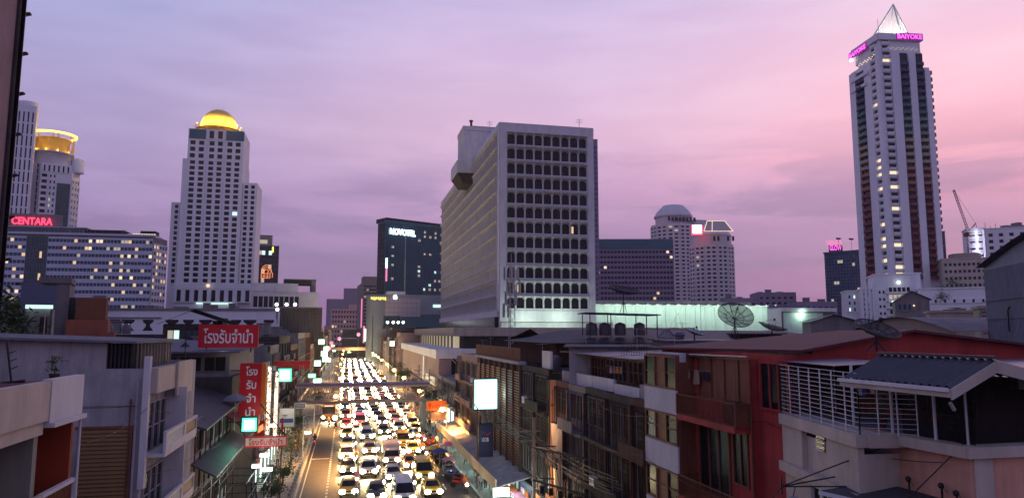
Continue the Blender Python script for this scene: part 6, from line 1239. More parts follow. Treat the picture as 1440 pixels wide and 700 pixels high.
# ================================================================== street
def street():
    def st(name, x0, x1, y0, y1, z, m): o = one(lambda b: b.face([(x0, y0, z), (x1, y0, z), (x1, y1, z), (x0, y1, z)], m), name); o['kind'] = 'structure'; return o
    st('road', -4.5, 13, -20, 620, 0.0, 'asphalt')
    for nm, x0, x1 in (('left_pavement', -9.2, -4.7), ('right_pavement', 13.2, 17.5)):
        o = one(lambda b: b.box(x0, x1, -20, 620, -.1, .14, 'pavement'), nm); o['kind'] = 'structure'
    for nm, x0, x1 in (('left_kerb', -4.7, -4.5), ('right_kerb', 13, 13.2)):
        o = one(lambda b: [b.box(x0, x1, -20 + i * 4, -16.04 + i * 4, -.1, .15, 'kerb') for i in range(160)], nm); o['kind'] = 'structure'
    def paint_(b):
        for i in range(160): b.face([(-1.72, 2 + i * 1.5, .004), (-1.5, 2 + i * 1.5, .004), (-1.5, 2.8 + i * 1.5, .004), (-1.72, 2.8 + i * 1.5, .004)], 'road_paint')
        b.face([(-4.15, 0, .004), (-4.03, 0, .004), (-4.03, 400, .004), (-4.15, 400, .004)], 'road_paint')
        b.face([(-4.0, 96, .004), (-1.8, 96, .004), (-1.8, 96.5, .004), (-4.0, 96.5, .004)], 'road_paint')
        for x in (1.4, 4.2, 7.2, 10.3):
            for i in range(60): b.face([(x - .06, 5 + i * 7, .004), (x + .06, 5 + i * 7, .004), (x + .06, 8 + i * 7, .004), (x - .06, 8 + i * 7, .004)], 'road_paint')
    o = one(paint_, 'road_markings'); o['kind'] = 'structure'
street()
# kerb posts on the left pavement
pm = one_mesh(lambda m: m.lathe((0, 0, 0), [(.13, 0), (.11, .1), (.11, .62), (.14, .64), (.13, .78), (.03, .84)], 'kerb', 8), 'kerb_post')
for i in range(34):
    o = put('kerb_post', pm, None, (-4.95, 62 + i * 1.75, .14)); tag(o, 'short pale post in the row along the left kerb', 'bollard', 'short posts along the left kerb')
# ------------------------------------------------------------------ vehicles
CARP = [('car_silver', (.42, .42, .43)), ('car_white', (.68, .68, .66)), ('car_dark', (.02, .02, .024)), ('car_grey', (.13, .13, .14)), ('car_yellow', (.78, .46, .02)), ('car_green', (.05, .28, .07)), ('car_pink', (.70, .10, .28)), ('car_red', (.40, .02, .02)), ('car_blue', (.03, .06, .22)), ('car_orange', (.72, .18, .02)), ('car_champagne', (.42, .33, .24)), ('car_pinkish_white', (.62, .50, .46))]
for n, c in CARP: paint(n, c)
def loft(m, st, mt, close_ends=True):
    """st: (y, half width, z bottom, z top, top inset)"""
    rows = []
    for y, hw, z0, z1, ins in st:
        r = [(-hw + .08, y, z0), (-hw, y, z0 + .12), (-hw, y, (z0 + z1) / 2 + .05), (-hw + ins, y, z1 - .05), (-hw + ins + .1, y, z1), (hw - ins - .1, y, z1), (hw - ins, y, z1 - .05), (hw, y, (z0 + z1) / 2 + .05), (hw, y, z0 + .12), (hw - .08, y, z0)]
        rows.append(r)
    m.grid(rows, mt, True, True); m.face(rows[0][::-1], mt); m.face(rows[-1], mt)
wheel_me = None
def make_wheel(r=.32, w=.2):
    b = MB(); n = 14
    for x0, x1, rr, mt in ((-w / 2, w / 2, r, 'tyre'), (-w / 2 - .01, w / 2 + .01, r * .62, 'steel')):
        A = [(x0, rr * math.cos(2 * math.pi * i / n), rr * math.sin(2 * math.pi * i / n)) for i in range(n)]; B2 = [(x1, p[1], p[2]) for p in A]; b.grid([A, B2], mt, True, True); b.face(A, mt); b.face(B2[::-1], mt)
    return b.mesh('wheel')
def vehicle_meshes(kind):
    """local frame: nose towards -y, wheels on z=0, centre at origin"""
    P = {}; L, hw = {'sedan': (4.5, .87), 'suv': (4.7, .93), 'pickup': (5.1, .92), 'van': (5.2, .95), 'truck': (5.6, .98), 'hatch': (4.0, .85), 'bus': (11, 1.25)}[kind]; f, r = -L / 2, L / 2
    b = MB(); g = MB(); c = MB()
    if kind in ('sedan', 'hatch'):
        loft(b, [(f, hw - .18, .38, .62, .02), (f + .12, hw - .06, .25, .72, .04), (f + .5, hw, .2, .82, .06), (f + 1.25, hw, .2, .93, .08), (r - .9, hw, .2, .98, .08), (r - .15, hw - .04, .25, .95, .08), (r, hw - .14, .38, .85, .05)], 'car_silver')
        cs = [(f + 1.15, hw - .1, .88, .92, .02), (f + 1.75, hw - .12, .88, 1.32, .16), (f + 2.1, hw - .12, .88, 1.42, .19), (r - 1.35, hw - .12, .88, 1.42, .19), (r - .95 if kind == 'sedan' else r - .5, hw - .13, .88, 1.3, .18), (r - .45 if kind == 'sedan' else r - .15, hw - .15, .88, .96, .1)]
    elif kind in ('suv',):
        loft(b, [(f, hw - .15, .45, .85, .02), (f + .15, hw - .04, .32, 1.0, .04), (f + 1.2, hw, .28, 1.12, .06), (r - .1, hw, .28, 1.15, .06), (r, hw - .1, .45, 1.05, .05)], 'car_silver')
        cs = [(f + 1.1, hw - .1, 1.05, 1.1, .02), (f + 1.75, hw - .12, 1.05, 1.62, .14), (f + 2.2, hw - .12, 1.05, 1.74, .17), (r - .5, hw - .12, 1.05, 1.74, .17), (r - .08, hw - .14, 1.05, 1.2, .1)]
    elif kind == 'pickup':
        loft(b, [(f, hw - .15, .45, .85, .02), (f + .15, hw - .04, .35, .98, .04), (f + 1.2, hw, .3, 1.08, .06), (r - 2.0, hw, .3, 1.1, .06), (r - .02, hw, .4, 1.1, .03), (r, hw - .04, .45, 1.08, .03)], 'car_silver')
        c.box(-hw + .12, hw - .12, r - 1.85, r - .12, 1.101, 1.108, 'black_plastic')
        cs = [(f + 1.15, hw - .1, 1.02, 1.06, .02), (f + 1.75, hw - .12, 1.02, 1.58, .14), (f + 2.1, hw - .12, 1.02, 1.7, .17), (r - 2.3, hw - .12, 1.02, 1.68, .17), (r - 1.95, hw - .14, 1.02, 1.15, .1)]
    elif kind == 'van':
        loft(b, [(f, hw - .12, .4, 1.0, .05), (f + .12, hw - .04, .28, 1.1, .06), (f + .55, hw, .25, 1.25, .05), (r - .05, hw, .25, 1.3, .04), (r, hw - .06, .35, 1.25, .04)], 'car_silver')
        cs = [(f + .45, hw - .04, 1.15, 1.22, .02), (f + 1.25, hw - .06, 1.15, 1.95, .14), (f + 1.7, hw - .06, 1.15, 2.1, .17), (r - .3, hw - .06, 1.15, 2.1, .17), (r - .02, hw - .08, 1.15, 1.9, .14)]
    elif kind == 'truck':
        loft(b, [(f, hw - .1, .45, 1.1, .04), (f + .15, hw - .02, .35, 1.2, .05), (f + 1.6, hw, .35, 1.25, .05), (r, hw, .5, .9, .02)], 'car_silver')
        c.box(-hw - .05, hw + .05, f + 1.75, r + .05, .95, 2.35, 'car_pinkish_white'); c.box(-hw + .2, hw - .2, f + 2, r - .3, 2.351, 2.42, 'car_pinkish_white')
        cs = [(f + .1, hw - .06, 1.15, 1.2, .02), (f + .45, hw - .08, 1.15, 1.8, .1), (f + .8, hw - .08, 1.15, 1.95, .14), (f + 1.68, hw - .08, 1.15, 1.95, .14)]
    else:
        loft(b, [(f, hw - .1, .35, 2.9, .15), (f + .15, hw, .3, 3.0, .15), (r - .1, hw, .3, 3.0, .15), (r, hw - .05, .4, 2.9, .15)], 'car_silver'); cs = None
    P['body'] = b
    if cs:
        # glass greenhouse with a painted roof on top
        loft(g, cs, 'glass_dark'); top = [s for s in cs if s[3] > cs[0][3] + .3]; y0, y1 = top[0][0], top[-1][0]; zt = max(s[3] for s in cs); hwt = top[0][1] - max(s[4] for s in cs)
        rf = MB(); pts = [[(-hwt - .02, s[0], s[3] - .035), (-hwt + .04, s[0], s[3] + .02), (hwt - .04, s[0], s[3] + .02), (hwt + .02, s[0], s[3] - .035)] for s in top]; rf.grid(pts, 'car_silver', sm=True)
        for sx in (-1, 1):
            for (ya, za, wa), (yb, zb, wb) in (((cs[0][0], cs[0][3], cs[0][1]), (top[0][0], top[0][3], top[0][1] - top[0][4])), ((cs[-1][0], cs[-1][3], cs[-1][1]), (top[-1][0], top[-1][3], top[-1][1] - top[-1][4]))): rf.tube((sx * wa, ya, za), (sx * (wb + .02), yb, zb), .045, 'car_silver', 4)
            ym = (y0 + y1) / 2; rf.tube((sx * (top[0][1] + .005), ym, cs[0][2]), (sx * (hwt + .03), ym, zt), .035, 'car_silver', 4)
        P['roof'] = rf; P['window'] = g
    else:
        g.box(-hw + .12, hw - .12, f - .02, f + .02, 1.35, 2.6, 'glass_dark')
        for sx in (-1, 1): g.box(sx * hw - .02, sx * hw + .02, f + .8, r - .5, 1.5, 2.4, 'glass_dark')
        c.box(-.8, .8, f - .03, f - .005, 2.65, 2.85, 'lit_warm'); P['window'] = g
    zl = {'sedan': .62, 'hatch': .64, 'suv': .82, 'pickup': .8, 'van': .85, 'truck': .75, 'bus': .75}[kind]
    def lampm(sx, s=2.1, mt='headlamp'):
        m = MB(); n = 7; m.face([(sx * (hw - .26) + .15 * s * math.cos(2 * math.pi * i / n), f - .03 + .0 * i, zl + .11 * s * math.sin(2 * math.pi * i / n)) for i in range(n)], mt); return m
    P['hl'] = [lampm(-1), lampm(1)]; P['hf'] = [lampm(-1, 3.3, 'headlamp_far'), lampm(1, 3.3, 'headlamp_far')]  # discs drawn wider than the lamps to take in their glare
    gr = MB(); gr.box(-hw + .48, hw - .48, f - .02, f + .01, zl - .1, zl + .1, 'black_plastic'); gr.box(-hw + .3, hw - .3, f - .03, f + .01, zl - .35, zl - .22, 'black_plastic'); P['grille'] = gr
    pl = MB(); pl.box(-.2, .2, f - .05, f - .03, zl - .2, zl - .08, 'letter_white'); P['number_plate'] = pl
    if c.f: P['extra'] = c
    P['L'], P['hw'], P['zl'] = L, hw, zl; return P
VM = {}
def car_proto(kind, near):
    """parts of one vehicle as shared mesh data"""
    if (kind, near) in VM: return VM[(kind, near)]
    P = vehicle_meshes(kind); out = [('body', P['body'].mesh('body'), (0, 0, 0))]
    if 'roof' in P: out.append(('roof', P['roof'].mesh('roof'), (0, 0, 0)))
    out.append(('window', P['window'].mesh('window'), (0, 0, 0)))
    if 'extra' in P: out.append(('cargo_box' if kind == 'truck' else ('cargo_bed' if kind == 'pickup' else 'route_board'), P['extra'].mesh('cargo'), (0, 0, 0)))
    for h in P['hl' if near else 'hf']: out.append(('headlight', h.mesh('headlight'), (0, 0, 0)))
    if near:
        global wheel_me
        wheel_me = wheel_me or make_wheel(); L, hw = P['L'], P['hw']
        for sx in (-1, 1):
            for y in (-L / 2 + .85, L / 2 - .85): out.append(('wheel', wheel_me, (sx * (hw - .12), y, .32)))
            mm = MB(); mm.box(-.1, .1, -.06, .06, 0, .15, 'black_plastic'); out.append(('mirror', mm.mesh('mirror'), (sx * (hw + .1), -L / 2 + 1.55 if kind != 'bus' else -L / 2, .95 if kind in ('sedan', 'hatch') else 1.2)))
        out += [('grille', P['grille'].mesh('grille'), (0, 0, 0)), ('number_plate', P['number_plate'].mesh('number_plate'), (0, 0, 0))]
    VM[(kind, near)] = out; return out
def add_vehicle(kind, col, x, y, label, group=None, near=True, rz=0, name=None, cat=None, two=None, sign=False, hl=True):
    nm = name or {'sedan': 'car', 'hatch': 'car', 'suv': 'car', 'pickup': 'pickup_truck', 'van': 'van', 'truck': 'box_truck', 'bus': 'bus'}[kind]
    T = thing(nm, label, cat or {'pickup_truck': 'pickup', 'box_truck': 'truck'}.get(nm, nm), (x, y, 0), group)
    for pn, me, loc in car_proto(kind, near):
        if pn == 'headlight' and not hl: continue
        o = bpy.data.objects.new(pn, me); COL.objects.link(o); o.parent = T; o.location = loc; ORG[o.name] = Vector((0, 0, 0))
        if pn in ('body', 'roof', 'cargo_bed') and len(me.materials): 
            if pn != 'cargo_bed': o.material_slots[0].link = 'OBJECT'; o.material_slots[0].material = M[two if (two and pn == 'body') else col]
    if sign:
        b = MB(); b.box(-.32, .32, -.1, .1, 1.42, 1.56, 'lit_warm'); o = b.build('taxi_sign', None); o.parent = T; o.location = (0, 0, 0)
    if hl:
        L = bpy.data.objects.new('beam', BEAMS[near]); COL.objects.link(L); L.parent = T; f = VL[kind]; L.location = (0, -f / 2 - .12, .75); L.rotation_euler = (R(42), 0, math.pi)
    T.rotation_euler.z = rz; return T
VL = {'sedan': 4.5, 'suv': 4.7, 'pickup': 5.1, 'van': 5.2, 'truck': 5.6, 'hatch': 4.0, 'bus': 11}
BEAMS = {}
for _k, _w in ((True, 15000), (False, 11000)):
    _l = bpy.data.lights.new('beam', 'SPOT'); _l.energy = _w; _l.color = (1, .68, .28); _l.spot_size = R(94); _l.spot_blend = 1; _l.shadow_soft_size = .3; BEAMS[_k] = _l
COLN = {'car_silver': 'silver', 'car_white': 'white', 'car_dark': 'black', 'car_grey': 'dark grey', 'car_yellow': 'yellow', 'car_green': 'green', 'car_pink': 'pink', 'car_red': 'red', 'car_blue': 'blue', 'car_orange': 'orange', 'car_champagne': 'champagne', 'car_pinkish_white': 'pinkish white'}
def traffic():
    rg = random.Random(11)
    def Yg(py): return at(540, py, Z=0).y
    # hand placed nearest vehicles: kind, colour, px, py of the tyres, label
    H = [('sedan', 'car_yellow', 490, 700, 'yellow taxi lowest in the leftmost queue', 1), ('sedan', 'car_dark', 489, 668, 'black sedan right behind the lowest yellow taxi of the left queue', 0), ('suv', 'car_white', 487, 650, 'white car third from the bottom of the left queue', 0), ('sedan', 'car_champagne', 488, 632, 'champagne car with a dark windscreen, fourth in the left queue', 0), ('sedan', 'car_yellow', 488, 617, 'yellow taxi between two pale cars in the left queue', 1), ('sedan', 'car_red', 487, 603, 'dark red car with black roof glass in the left queue', 0), ('pickup', 'car_orange', 486, 590, 'orange car below the blue topped car', 0), ('pickup', 'car_blue', 485, 577, 'blue topped pickup high in the left queue', 0),
         ('sedan', 'car_dark', 530, 706, 'black sedan lowest in the second queue', 0), ('pickup', 'car_pinkish_white', 518, 672, 'pale pickup with a wide dark windscreen in the second queue', 0), ('sedan', 'car_champagne', 520, 640, 'small champagne car behind the pale pickup', 0), ('suv', 'car_white', 516, 621, 'white square car third up the second queue', 0), ('sedan', 'car_grey', 514, 607, 'dark grey car above the white square car', 0),
         ('van', 'car_white', 569, 712, 'white minibus at the bottom of the third queue', 0), ('sedan', 'car_silver', 554, 678, 'silver car behind the white minibus', 0), ('truck', 'car_pinkish_white', 551, 654, 'pinkish box truck high above the silver car', 0), ('sedan', 'car_dark', 540, 612, 'black car in front of the traffic behind the box truck', 0), ('sedan', 'car_dark', 537, 598, 'second black car behind the box truck', 0),
         ('sedan', 'car_yellow', 610, 700, 'yellow taxi lowest right with a lit roof sign', 1), ('van', 'car_yellow', 597, 678, 'tall yellow van in the right queue', 0), ('sedan', 'car_orange', 579, 661, 'orange car left of the tall yellow van', 0), ('sedan', 'car_yellow', 582, 640, 'yellow taxi above the orange car', 1), ('van', 'car_yellow', 567, 630, 'yellow topped van in the crowded right queue', 0), ('sedan', 'car_yellow', 583, 618, 'small yellow taxi beside the yellow topped van', 1), ('suv', 'car_white', 562, 609, 'white car with green side lamps high in the right queue', 0)]
    used = []
    for kind, col, px, py, lb, sg in H:
        p = at(px, py, Z=0); x = p.x; y = p.y + 2.3
        for (a, b) in used:
            if abs(a - x) < 1.9 and abs(b - y) < 5.4: y = max(y, b + 5.5)
        used.append((x, y)); add_vehicle(kind, col, x, y, lb, 'cars queueing down the street', True, rg.uniform(-.02, .02), sign=bool(sg))
    lanes = (0.0, 2.75, 5.6, 8.6, 11.3); n = 0
    kinds = ['sedan'] * 5 + ['suv', 'pickup', 'van', 'hatch']; cols = ['car_silver', 'car_white', 'car_dark', 'car_grey', 'car_yellow', 'car_pink', 'car_champagne', 'car_orange', 'car_silver', 'car_yellow', 'car_white', 'car_yellow']
    for li, lx in enumerate(lanes):
        ys_ = [b for a, b in used if abs(a - lx) < 2.0]; y = (max(ys_) if ys_ else (150 if li == 4 else 70)) + 5.9
        while y < 425:
            near = y < 132; kind = rg.choice(kinds); col = rg.choice(cols); x = lx + rg.uniform(-.25, .25)
            nmk = {'sedan': 'car', 'suv': 'tall car', 'pickup': 'pickup', 'van': 'van', 'hatch': 'small car'}[kind]
            if near: lb = '%s %s in the %s queue from the left %s the footbridge' % (COLN[col], nmk, ('first', 'second', 'third', 'fourth', 'fifth')[li], 'before' if y < 118 else ('under' if y < 128 else 'beyond'))
            elif y < 300: lb = '%s %s in the %s queue, %s row beyond the footbridge' % (COLN[col], nmk, ('first', 'second', 'third', 'fourth', 'fifth')[li], ORDN[min(23, int((y - 132) / 5.6))])
            else: lb = 'tiny %s %s with glowing headlights at the far end of the %s queue' % (COLN[col], nmk, ('first', 'second', 'third', 'fourth', 'fifth')[li])
            add_vehicle(kind, col, x, y, lb, 'cars queueing down the street', near, rg.uniform(-.03, .03)); n += 1; y += rg.uniform(5.3, 6.2)
    p = at(468, 592, Z=0); add_vehicle('bus', 'car_orange', -2.9, p.y + 5.5, 'orange red bus with glowing lamps in the free left lane', None, True)
    print('cars', n + len(H))
traffic()
# ------------------------------------------------------------------ people, motorcycles, stalls
def person_mesh(pose, shirt, pants, female=False):
    V = {'pelvis': (0, 0, .95), 'waist': (0, 0, 1.1), 'chest': (0, 0, 1.34), 'neck': (0, 0, 1.5), 'head': (0, -.01, 1.6), 'top': (0, 0, 1.7)}
    Rd = {'pelvis': .14, 'waist': .12, 'chest': .15, 'neck': .055, 'head': .095, 'top': .075}; E = [('pelvis', 'waist'), ('waist', 'chest'), ('chest', 'neck'), ('neck', 'head'), ('head', 'top')]
    for s, sx in (('l', -1), ('r', 1)):
        sw = {'stand': 0, 'walk': sx * .22, 'ride': 0}[pose]
        if pose == 'ride': hip, knee, ank, toe = (sx * .12, 0, .93), (sx * .2, -.4, .82), (sx * .2, -.32, .42), (sx * .2, -.5, .38); sh, elb, wr, hand = (sx * .2, -.02, 1.42), (sx * .27, -.22, 1.2), (sx * .27, -.45, 1.12), (sx * .27, -.53, 1.12)
        else: hip, knee, ank, toe = (sx * .1, 0, .9), (sx * .11, -sw * .7 - .02, .5), (sx * .11, -sw if sw > 0 else -sw * .9, .09), (sx * .12, -sw - .16, .05); sh, elb, wr, hand = (sx * .2, 0, 1.42), (sx * .25, sw * .5, 1.14), (sx * .25, sw * .8 - .08, .9), (sx * .25, sw * .9 - .1, .8)
        for k, v, r in (('hip', hip, .1), ('knee', knee, .065), ('ank', ank, .045), ('toe', toe, .045), ('sh', sh, .065), ('elb', elb, .045), ('wr', wr, .032), ('hand', hand, .04)): V[s + k] = v; Rd[s + k] = r
        E += [('pelvis', s + 'hip'), (s + 'hip', s + 'knee'), (s + 'knee', s + 'ank'), (s + 'ank', s + 'toe'), ('chest', s + 'sh'), (s + 'sh', s + 'elb'), (s + 'elb', s + 'wr'), (s + 'wr', s + 'hand')]
    ks = list(V); me = bpy.data.meshes.new('body'); me.from_pydata([V[k] for k in ks], [(ks.index(a), ks.index(b)) for a, b in E], []); o = bpy.data.objects.new('body', me); COL.objects.link(o)
    sk = o.modifiers.new('s', 'SKIN'); o.modifiers.new('u', 'SUBSURF').levels = 1
    for i, k in enumerate(ks): me.skin_vertices[0].data[i].radius = (Rd[k] * (1.25 if k in ('chest', 'pelvis', 'waist') else 1), Rd[k] * (.8 if k in ('chest', 'waist') else 1)); me.skin_vertices[0].data[i].use_root = (k == 'pelvis')
    dg = bpy.context.evaluated_depsgraph_get(); m2 = bpy.data.meshes.new_from_object(o.evaluated_get(dg)); bpy.data.objects.remove(o)
    m2.materials.clear()
    for k in (shirt, pants, 'skin', 'hair'): m2.materials.append(M[k])
    for p in m2.polygons:
        c = p.center; p.use_smooth = True; ar = abs(c.x) > .19
        if c.z > 1.6 and c.y > -.07 or c.z > 1.68: p.material_index = 3
        elif c.z > 1.5: p.material_index = 2
        elif pose == 'ride': p.material_index = 2 if (ar and c.y < -.28 and c.z > 1.0) else (0 if c.z > 1.0 else 1)
        else: p.material_index = 2 if (ar and c.z < 1.2 and c.z > .7) else (0 if c.z > .98 else (1 if c.z > .1 else 3))
    return m2
for n, c in (('cloth_white', (.6, .6, .58)), ('cloth_black', (.02, .02, .025)), ('cloth_blue', (.05, .09, .25)), ('cloth_orange', (.65, .18, .03)), ('cloth_grey', (.2, .2, .21)), ('cloth_pink', (.6, .2, .3)), ('cloth_tan', (.3, .22, .14)), ('denim', (.04, .06, .13))): mat(n, c, .85, .1, 3)
SH = ['cloth_white', 'cloth_black', 'cloth_blue', 'cloth_orange', 'cloth_grey', 'cloth_pink']
PM = {}
def person(pose, shirt, pants, loc, rz, label, group=None, helmet=None):
    k = (pose, shirt, pants)
    if k not in PM: PM[k] = person_mesh(*k)
    T = thing('person', label, 'person', loc, group); o = bpy.data.objects.new('body', PM[k]); COL.objects.link(o); o.parent = T
    b = MB(); b.ball((0, .01, 1.64), .125 if helmet else .105, helmet or 'hair', 8, 6); h = b.build('helmet' if helmet else 'hair', None); h.parent = T
    h.location = (0, .025, .0 if helmet else .025); T.rotation_euler.z = rz; return T
def bike_meshes():
    w = MB(); n = 12
    for rr, ww, mt in ((.29, .09, 'tyre'), (.2, .05, 'steel')):
        A = [(-ww / 2, rr * math.cos(2 * math.pi * i / n), rr * math.sin(2 * math.pi * i / n)) for i in range(n)]; B2 = [(ww / 2, p[1], p[2]) for p in A]; w.grid([A, B2], mt, True, True); w.face(A, mt); w.face(B2, mt)
    b = MB(); loft(b, [(-.55, .07, .55, .98, .02), (-.35, .14, .4, 1.0, .03), (-.15, .12, .3, .55, .03), (.2, .13, .3, .72, .03), (.7, .1, .5, .75, .03)], 'car_red')
    s = MB(); loft(s, [(-.1, .1, .72, .78, .02), (.1, .13, .74, .83, .03), (.6, .12, .78, .86, .03)], 'black_plastic')
    hb = MB(); hb.tube((-.32, -.4, 1.04), (.32, -.4, 1.04), .02, 'black_metal', 5); hb.tube((0, -.62, .3), (0, -.42, 1.02), .03, 'steel', 5); hb.tube((-.28, -.4, 1.04), (-.34, -.42, 1.22), .01, 'black_metal', 3); hb.tube((.28, -.4, 1.04), (.34, -.42, 1.22), .01, 'black_metal', 3)
    h = MB(); h.face([(.15 * math.cos(t), -.6, .86 + .15 * math.sin(t)) for t in [i * math.pi / 4 for i in range(8)]], 'headlamp')
    t = MB(); t.face([(.06 * math.cos(t_), .74, .7 + .05 * math.sin(t_)) for t_ in [i * math.pi / 4 for i in range(8)]], 'brake')
    return [('wheel', w.mesh('wheel'), (0, -.65, .29)), ('wheel', w.mesh('wheel'), (0, .6, .29)), ('body', b.mesh('body'), (0, 0, 0)), ('seat', s.mesh('seat'), (0, 0, 0)), ('handlebar', hb.mesh('handlebar'), (0, 0, 0)), ('headlight', h.mesh('headlight'), (0, 0, 0)), ('tail_light', t.mesh('tail_light'), (0, 0, 0))]
BM = bike_meshes()
def bike(x, y, rz, col, label, group, lights=True):
    T = thing('motorcycle', label, 'motorcycle', (x, y, .0), group)
    for pn, me, loc in BM:
        if not lights and pn in ('headlight', 'tail_light'): continue
        o = bpy.data.objects.new(pn, me); COL.objects.link(o); o.parent = T; o.location = loc
        if pn == 'body': o.material_slots[0].link = 'OBJECT'; o.material_slots[0].material = M[col]
    T.rotation_euler.z = rz; return T
def riders():
    rg = random.Random(23)
    L = [(657, 694, 0, 'car_red', 'cloth_orange', 'lowest right beside the pavement', 1), (442, 627, math.pi, 'car_dark', 'cloth_black', 'with a red tail light by the left kerb', 1), (472, 607, math.pi, 'car_dark', 'cloth_black', 'riding away in the middle of the free left lane', 1), (462, 600, math.pi, 'car_grey', 'cloth_grey', 'just behind the orange bus', 1), (540, 690, 0, 'car_blue', 'cloth_grey', 'squeezed between the second and third queues', 1), (532, 668, 0, 'car_dark', 'cloth_blue', 'between the pale pickup and the silver car', 1), (501, 652, 0, 'car_red', 'cloth_white', 'between the left queue and the pale pickup', 1), (548, 622, 0, 'car_dark', 'cloth_black', 'just left of the yellow topped van', 1), (596, 626, .2, 'car_grey', 'cloth_pink', 'right of the small yellow taxi', 1)]
    for px, py, rz, c, sh, lb, lt in L:
        p = at(px, py, Z=0); bike(p.x, p.y + .8, rz, c, '%s motorcycle %s' % (COLN[c], lb), 'motorcycles in the traffic'); person('ride', sh, 'denim', (p.x, p.y + .8 + (.25 if rz < 1 else -.25), -.08), rz, 'rider in %s on the motorcycle %s' % (sh.split('_')[1], lb), 'motorcycle riders', helmet=rg.choice(('black_plastic', 'car_red', 'cloth_white')))
    k = 0; y = 74
    while y < 300:
        for lx in (1.35, 4.2, 7.1, 10.1):
            if rg.random() < .36:
                yy = y + rg.uniform(-1.5, 1.5); c = rg.choice(('car_dark', 'car_red', 'car_grey', 'car_blue')); w = 'before' if yy < 118 else 'beyond'; ln = {1.35: 'first and second', 4.2: 'second and third', 7.1: 'third and fourth', 10.1: 'fourth and fifth'}[lx]
                bike(lx + rg.uniform(-.15, .15), yy, 0, c, '%s motorcycle threading between the %s queues %s the footbridge' % (COLN[c], ln, w), 'motorcycles threading through the traffic')
                sh = rg.choice(SH)
                person('ride', sh, 'denim', (lx, yy + .25, -.08), 0, 'rider in a %s shirt between the %s queues %s the footbridge' % (sh.split('_')[1], ln, w), 'motorcycle riders in the traffic', helmet=rg.choice(('black_plastic', 'car_red', 'cloth_white'))); k += 1
        y += 5.2 + y * .01
    print('threading bikes', k)
    # parked motorcycles and stalls along the right kerb
    for i in range(22):
        y = 76 + i * 1.9 + rg.uniform(-.3, .3); x = 12.0 + rg.uniform(-.35, .25); c = rg.choice(('car_dark', 'car_red', 'car_grey', 'car_blue'))
        if i in (4, 5): continue
        bike(x, y, rg.uniform(1.0, 1.7), c, '%s motorcycle parked at an angle along the right kerb' % COLN[c], 'parked motorcycles along the right kerb', False)
    # pedestrians on the right pavement
    ped = [(676, 690, 'cloth_white', 'denim', 'walk', 'in white walking alone near the lowest awning end'), (683, 686, 'cloth_grey', 'cloth_black', 'stand', 'in grey beside the white shirted walker'), (691, 688, 'cloth_white', 'cloth_tan', 'walk', 'in white closest to the shop light at the awning end'), (672, 680, 'cloth_black', 'denim', 'walk', 'in black behind the group under the awning end'), (668, 672, 'cloth_pink', 'cloth_black', 'stand', 'in pink under the middle of the awning'), (655, 656, 'cloth_white', 'cloth_black', 'walk', 'in white by the lit stall'), (645, 643, 'cloth_black', 'cloth_tan', 'stand', 'in black facing the lit stalls'), (638, 634, 'cloth_blue', 'denim', 'walk', 'in blue near the purple umbrella'), (622, 632, 'cloth_orange', 'denim', 'stand', 'in an orange vest at the kerb by the umbrellas'), (615, 612, 'cloth_grey', 'denim', 'walk', 'in grey before the lit doorway'), (609, 608, 'cloth_white', 'denim', 'stand', 'in white before the lit doorway'), (604, 603, 'cloth_black', 'cloth_black', 'walk', 'in black farther along the pavement')]
    for px, py, sh, pa, po, lb in ped:
        p = at(px, py, Z=.14); person(po, sh, pa, (max(13.35, p.x), p.y, .14), rg.uniform(-.6, .6) + (math.pi if rg.random() < .4 else 0), 'pedestrian %s' % lb.replace('the lowest', 'lowest'), 'pedestrians on the right pavement')
    for i in range(26):
        y = 100 + i * 2.4 + rg.uniform(-.8, .8); x = rg.choice((rg.uniform(13.4, 15.5), rg.uniform(11.4, 12.8))); person(rg.choice(('walk', 'stand')), rg.choice(SH), rg.choice(('denim', 'cloth_black', 'cloth_tan')), (x, y, .14 if x > 13.2 else 0), rg.uniform(-3, 3), 'small figure in the crowd on the right side near the footbridge', 'crowd on the right pavement by the footbridge')
    for i in range(14):
        y = 66 + i * 4.0 + rg.uniform(-1, 1); x = rg.uniform(-8.2, -6.0); person(rg.choice(('walk', 'stand')), rg.choice(SH), rg.choice(('denim', 'cloth_black')), (x, y, .14), rg.uniform(-3, 3), 'small figure on the shadowy left pavement', 'people on the left pavement')
riders()
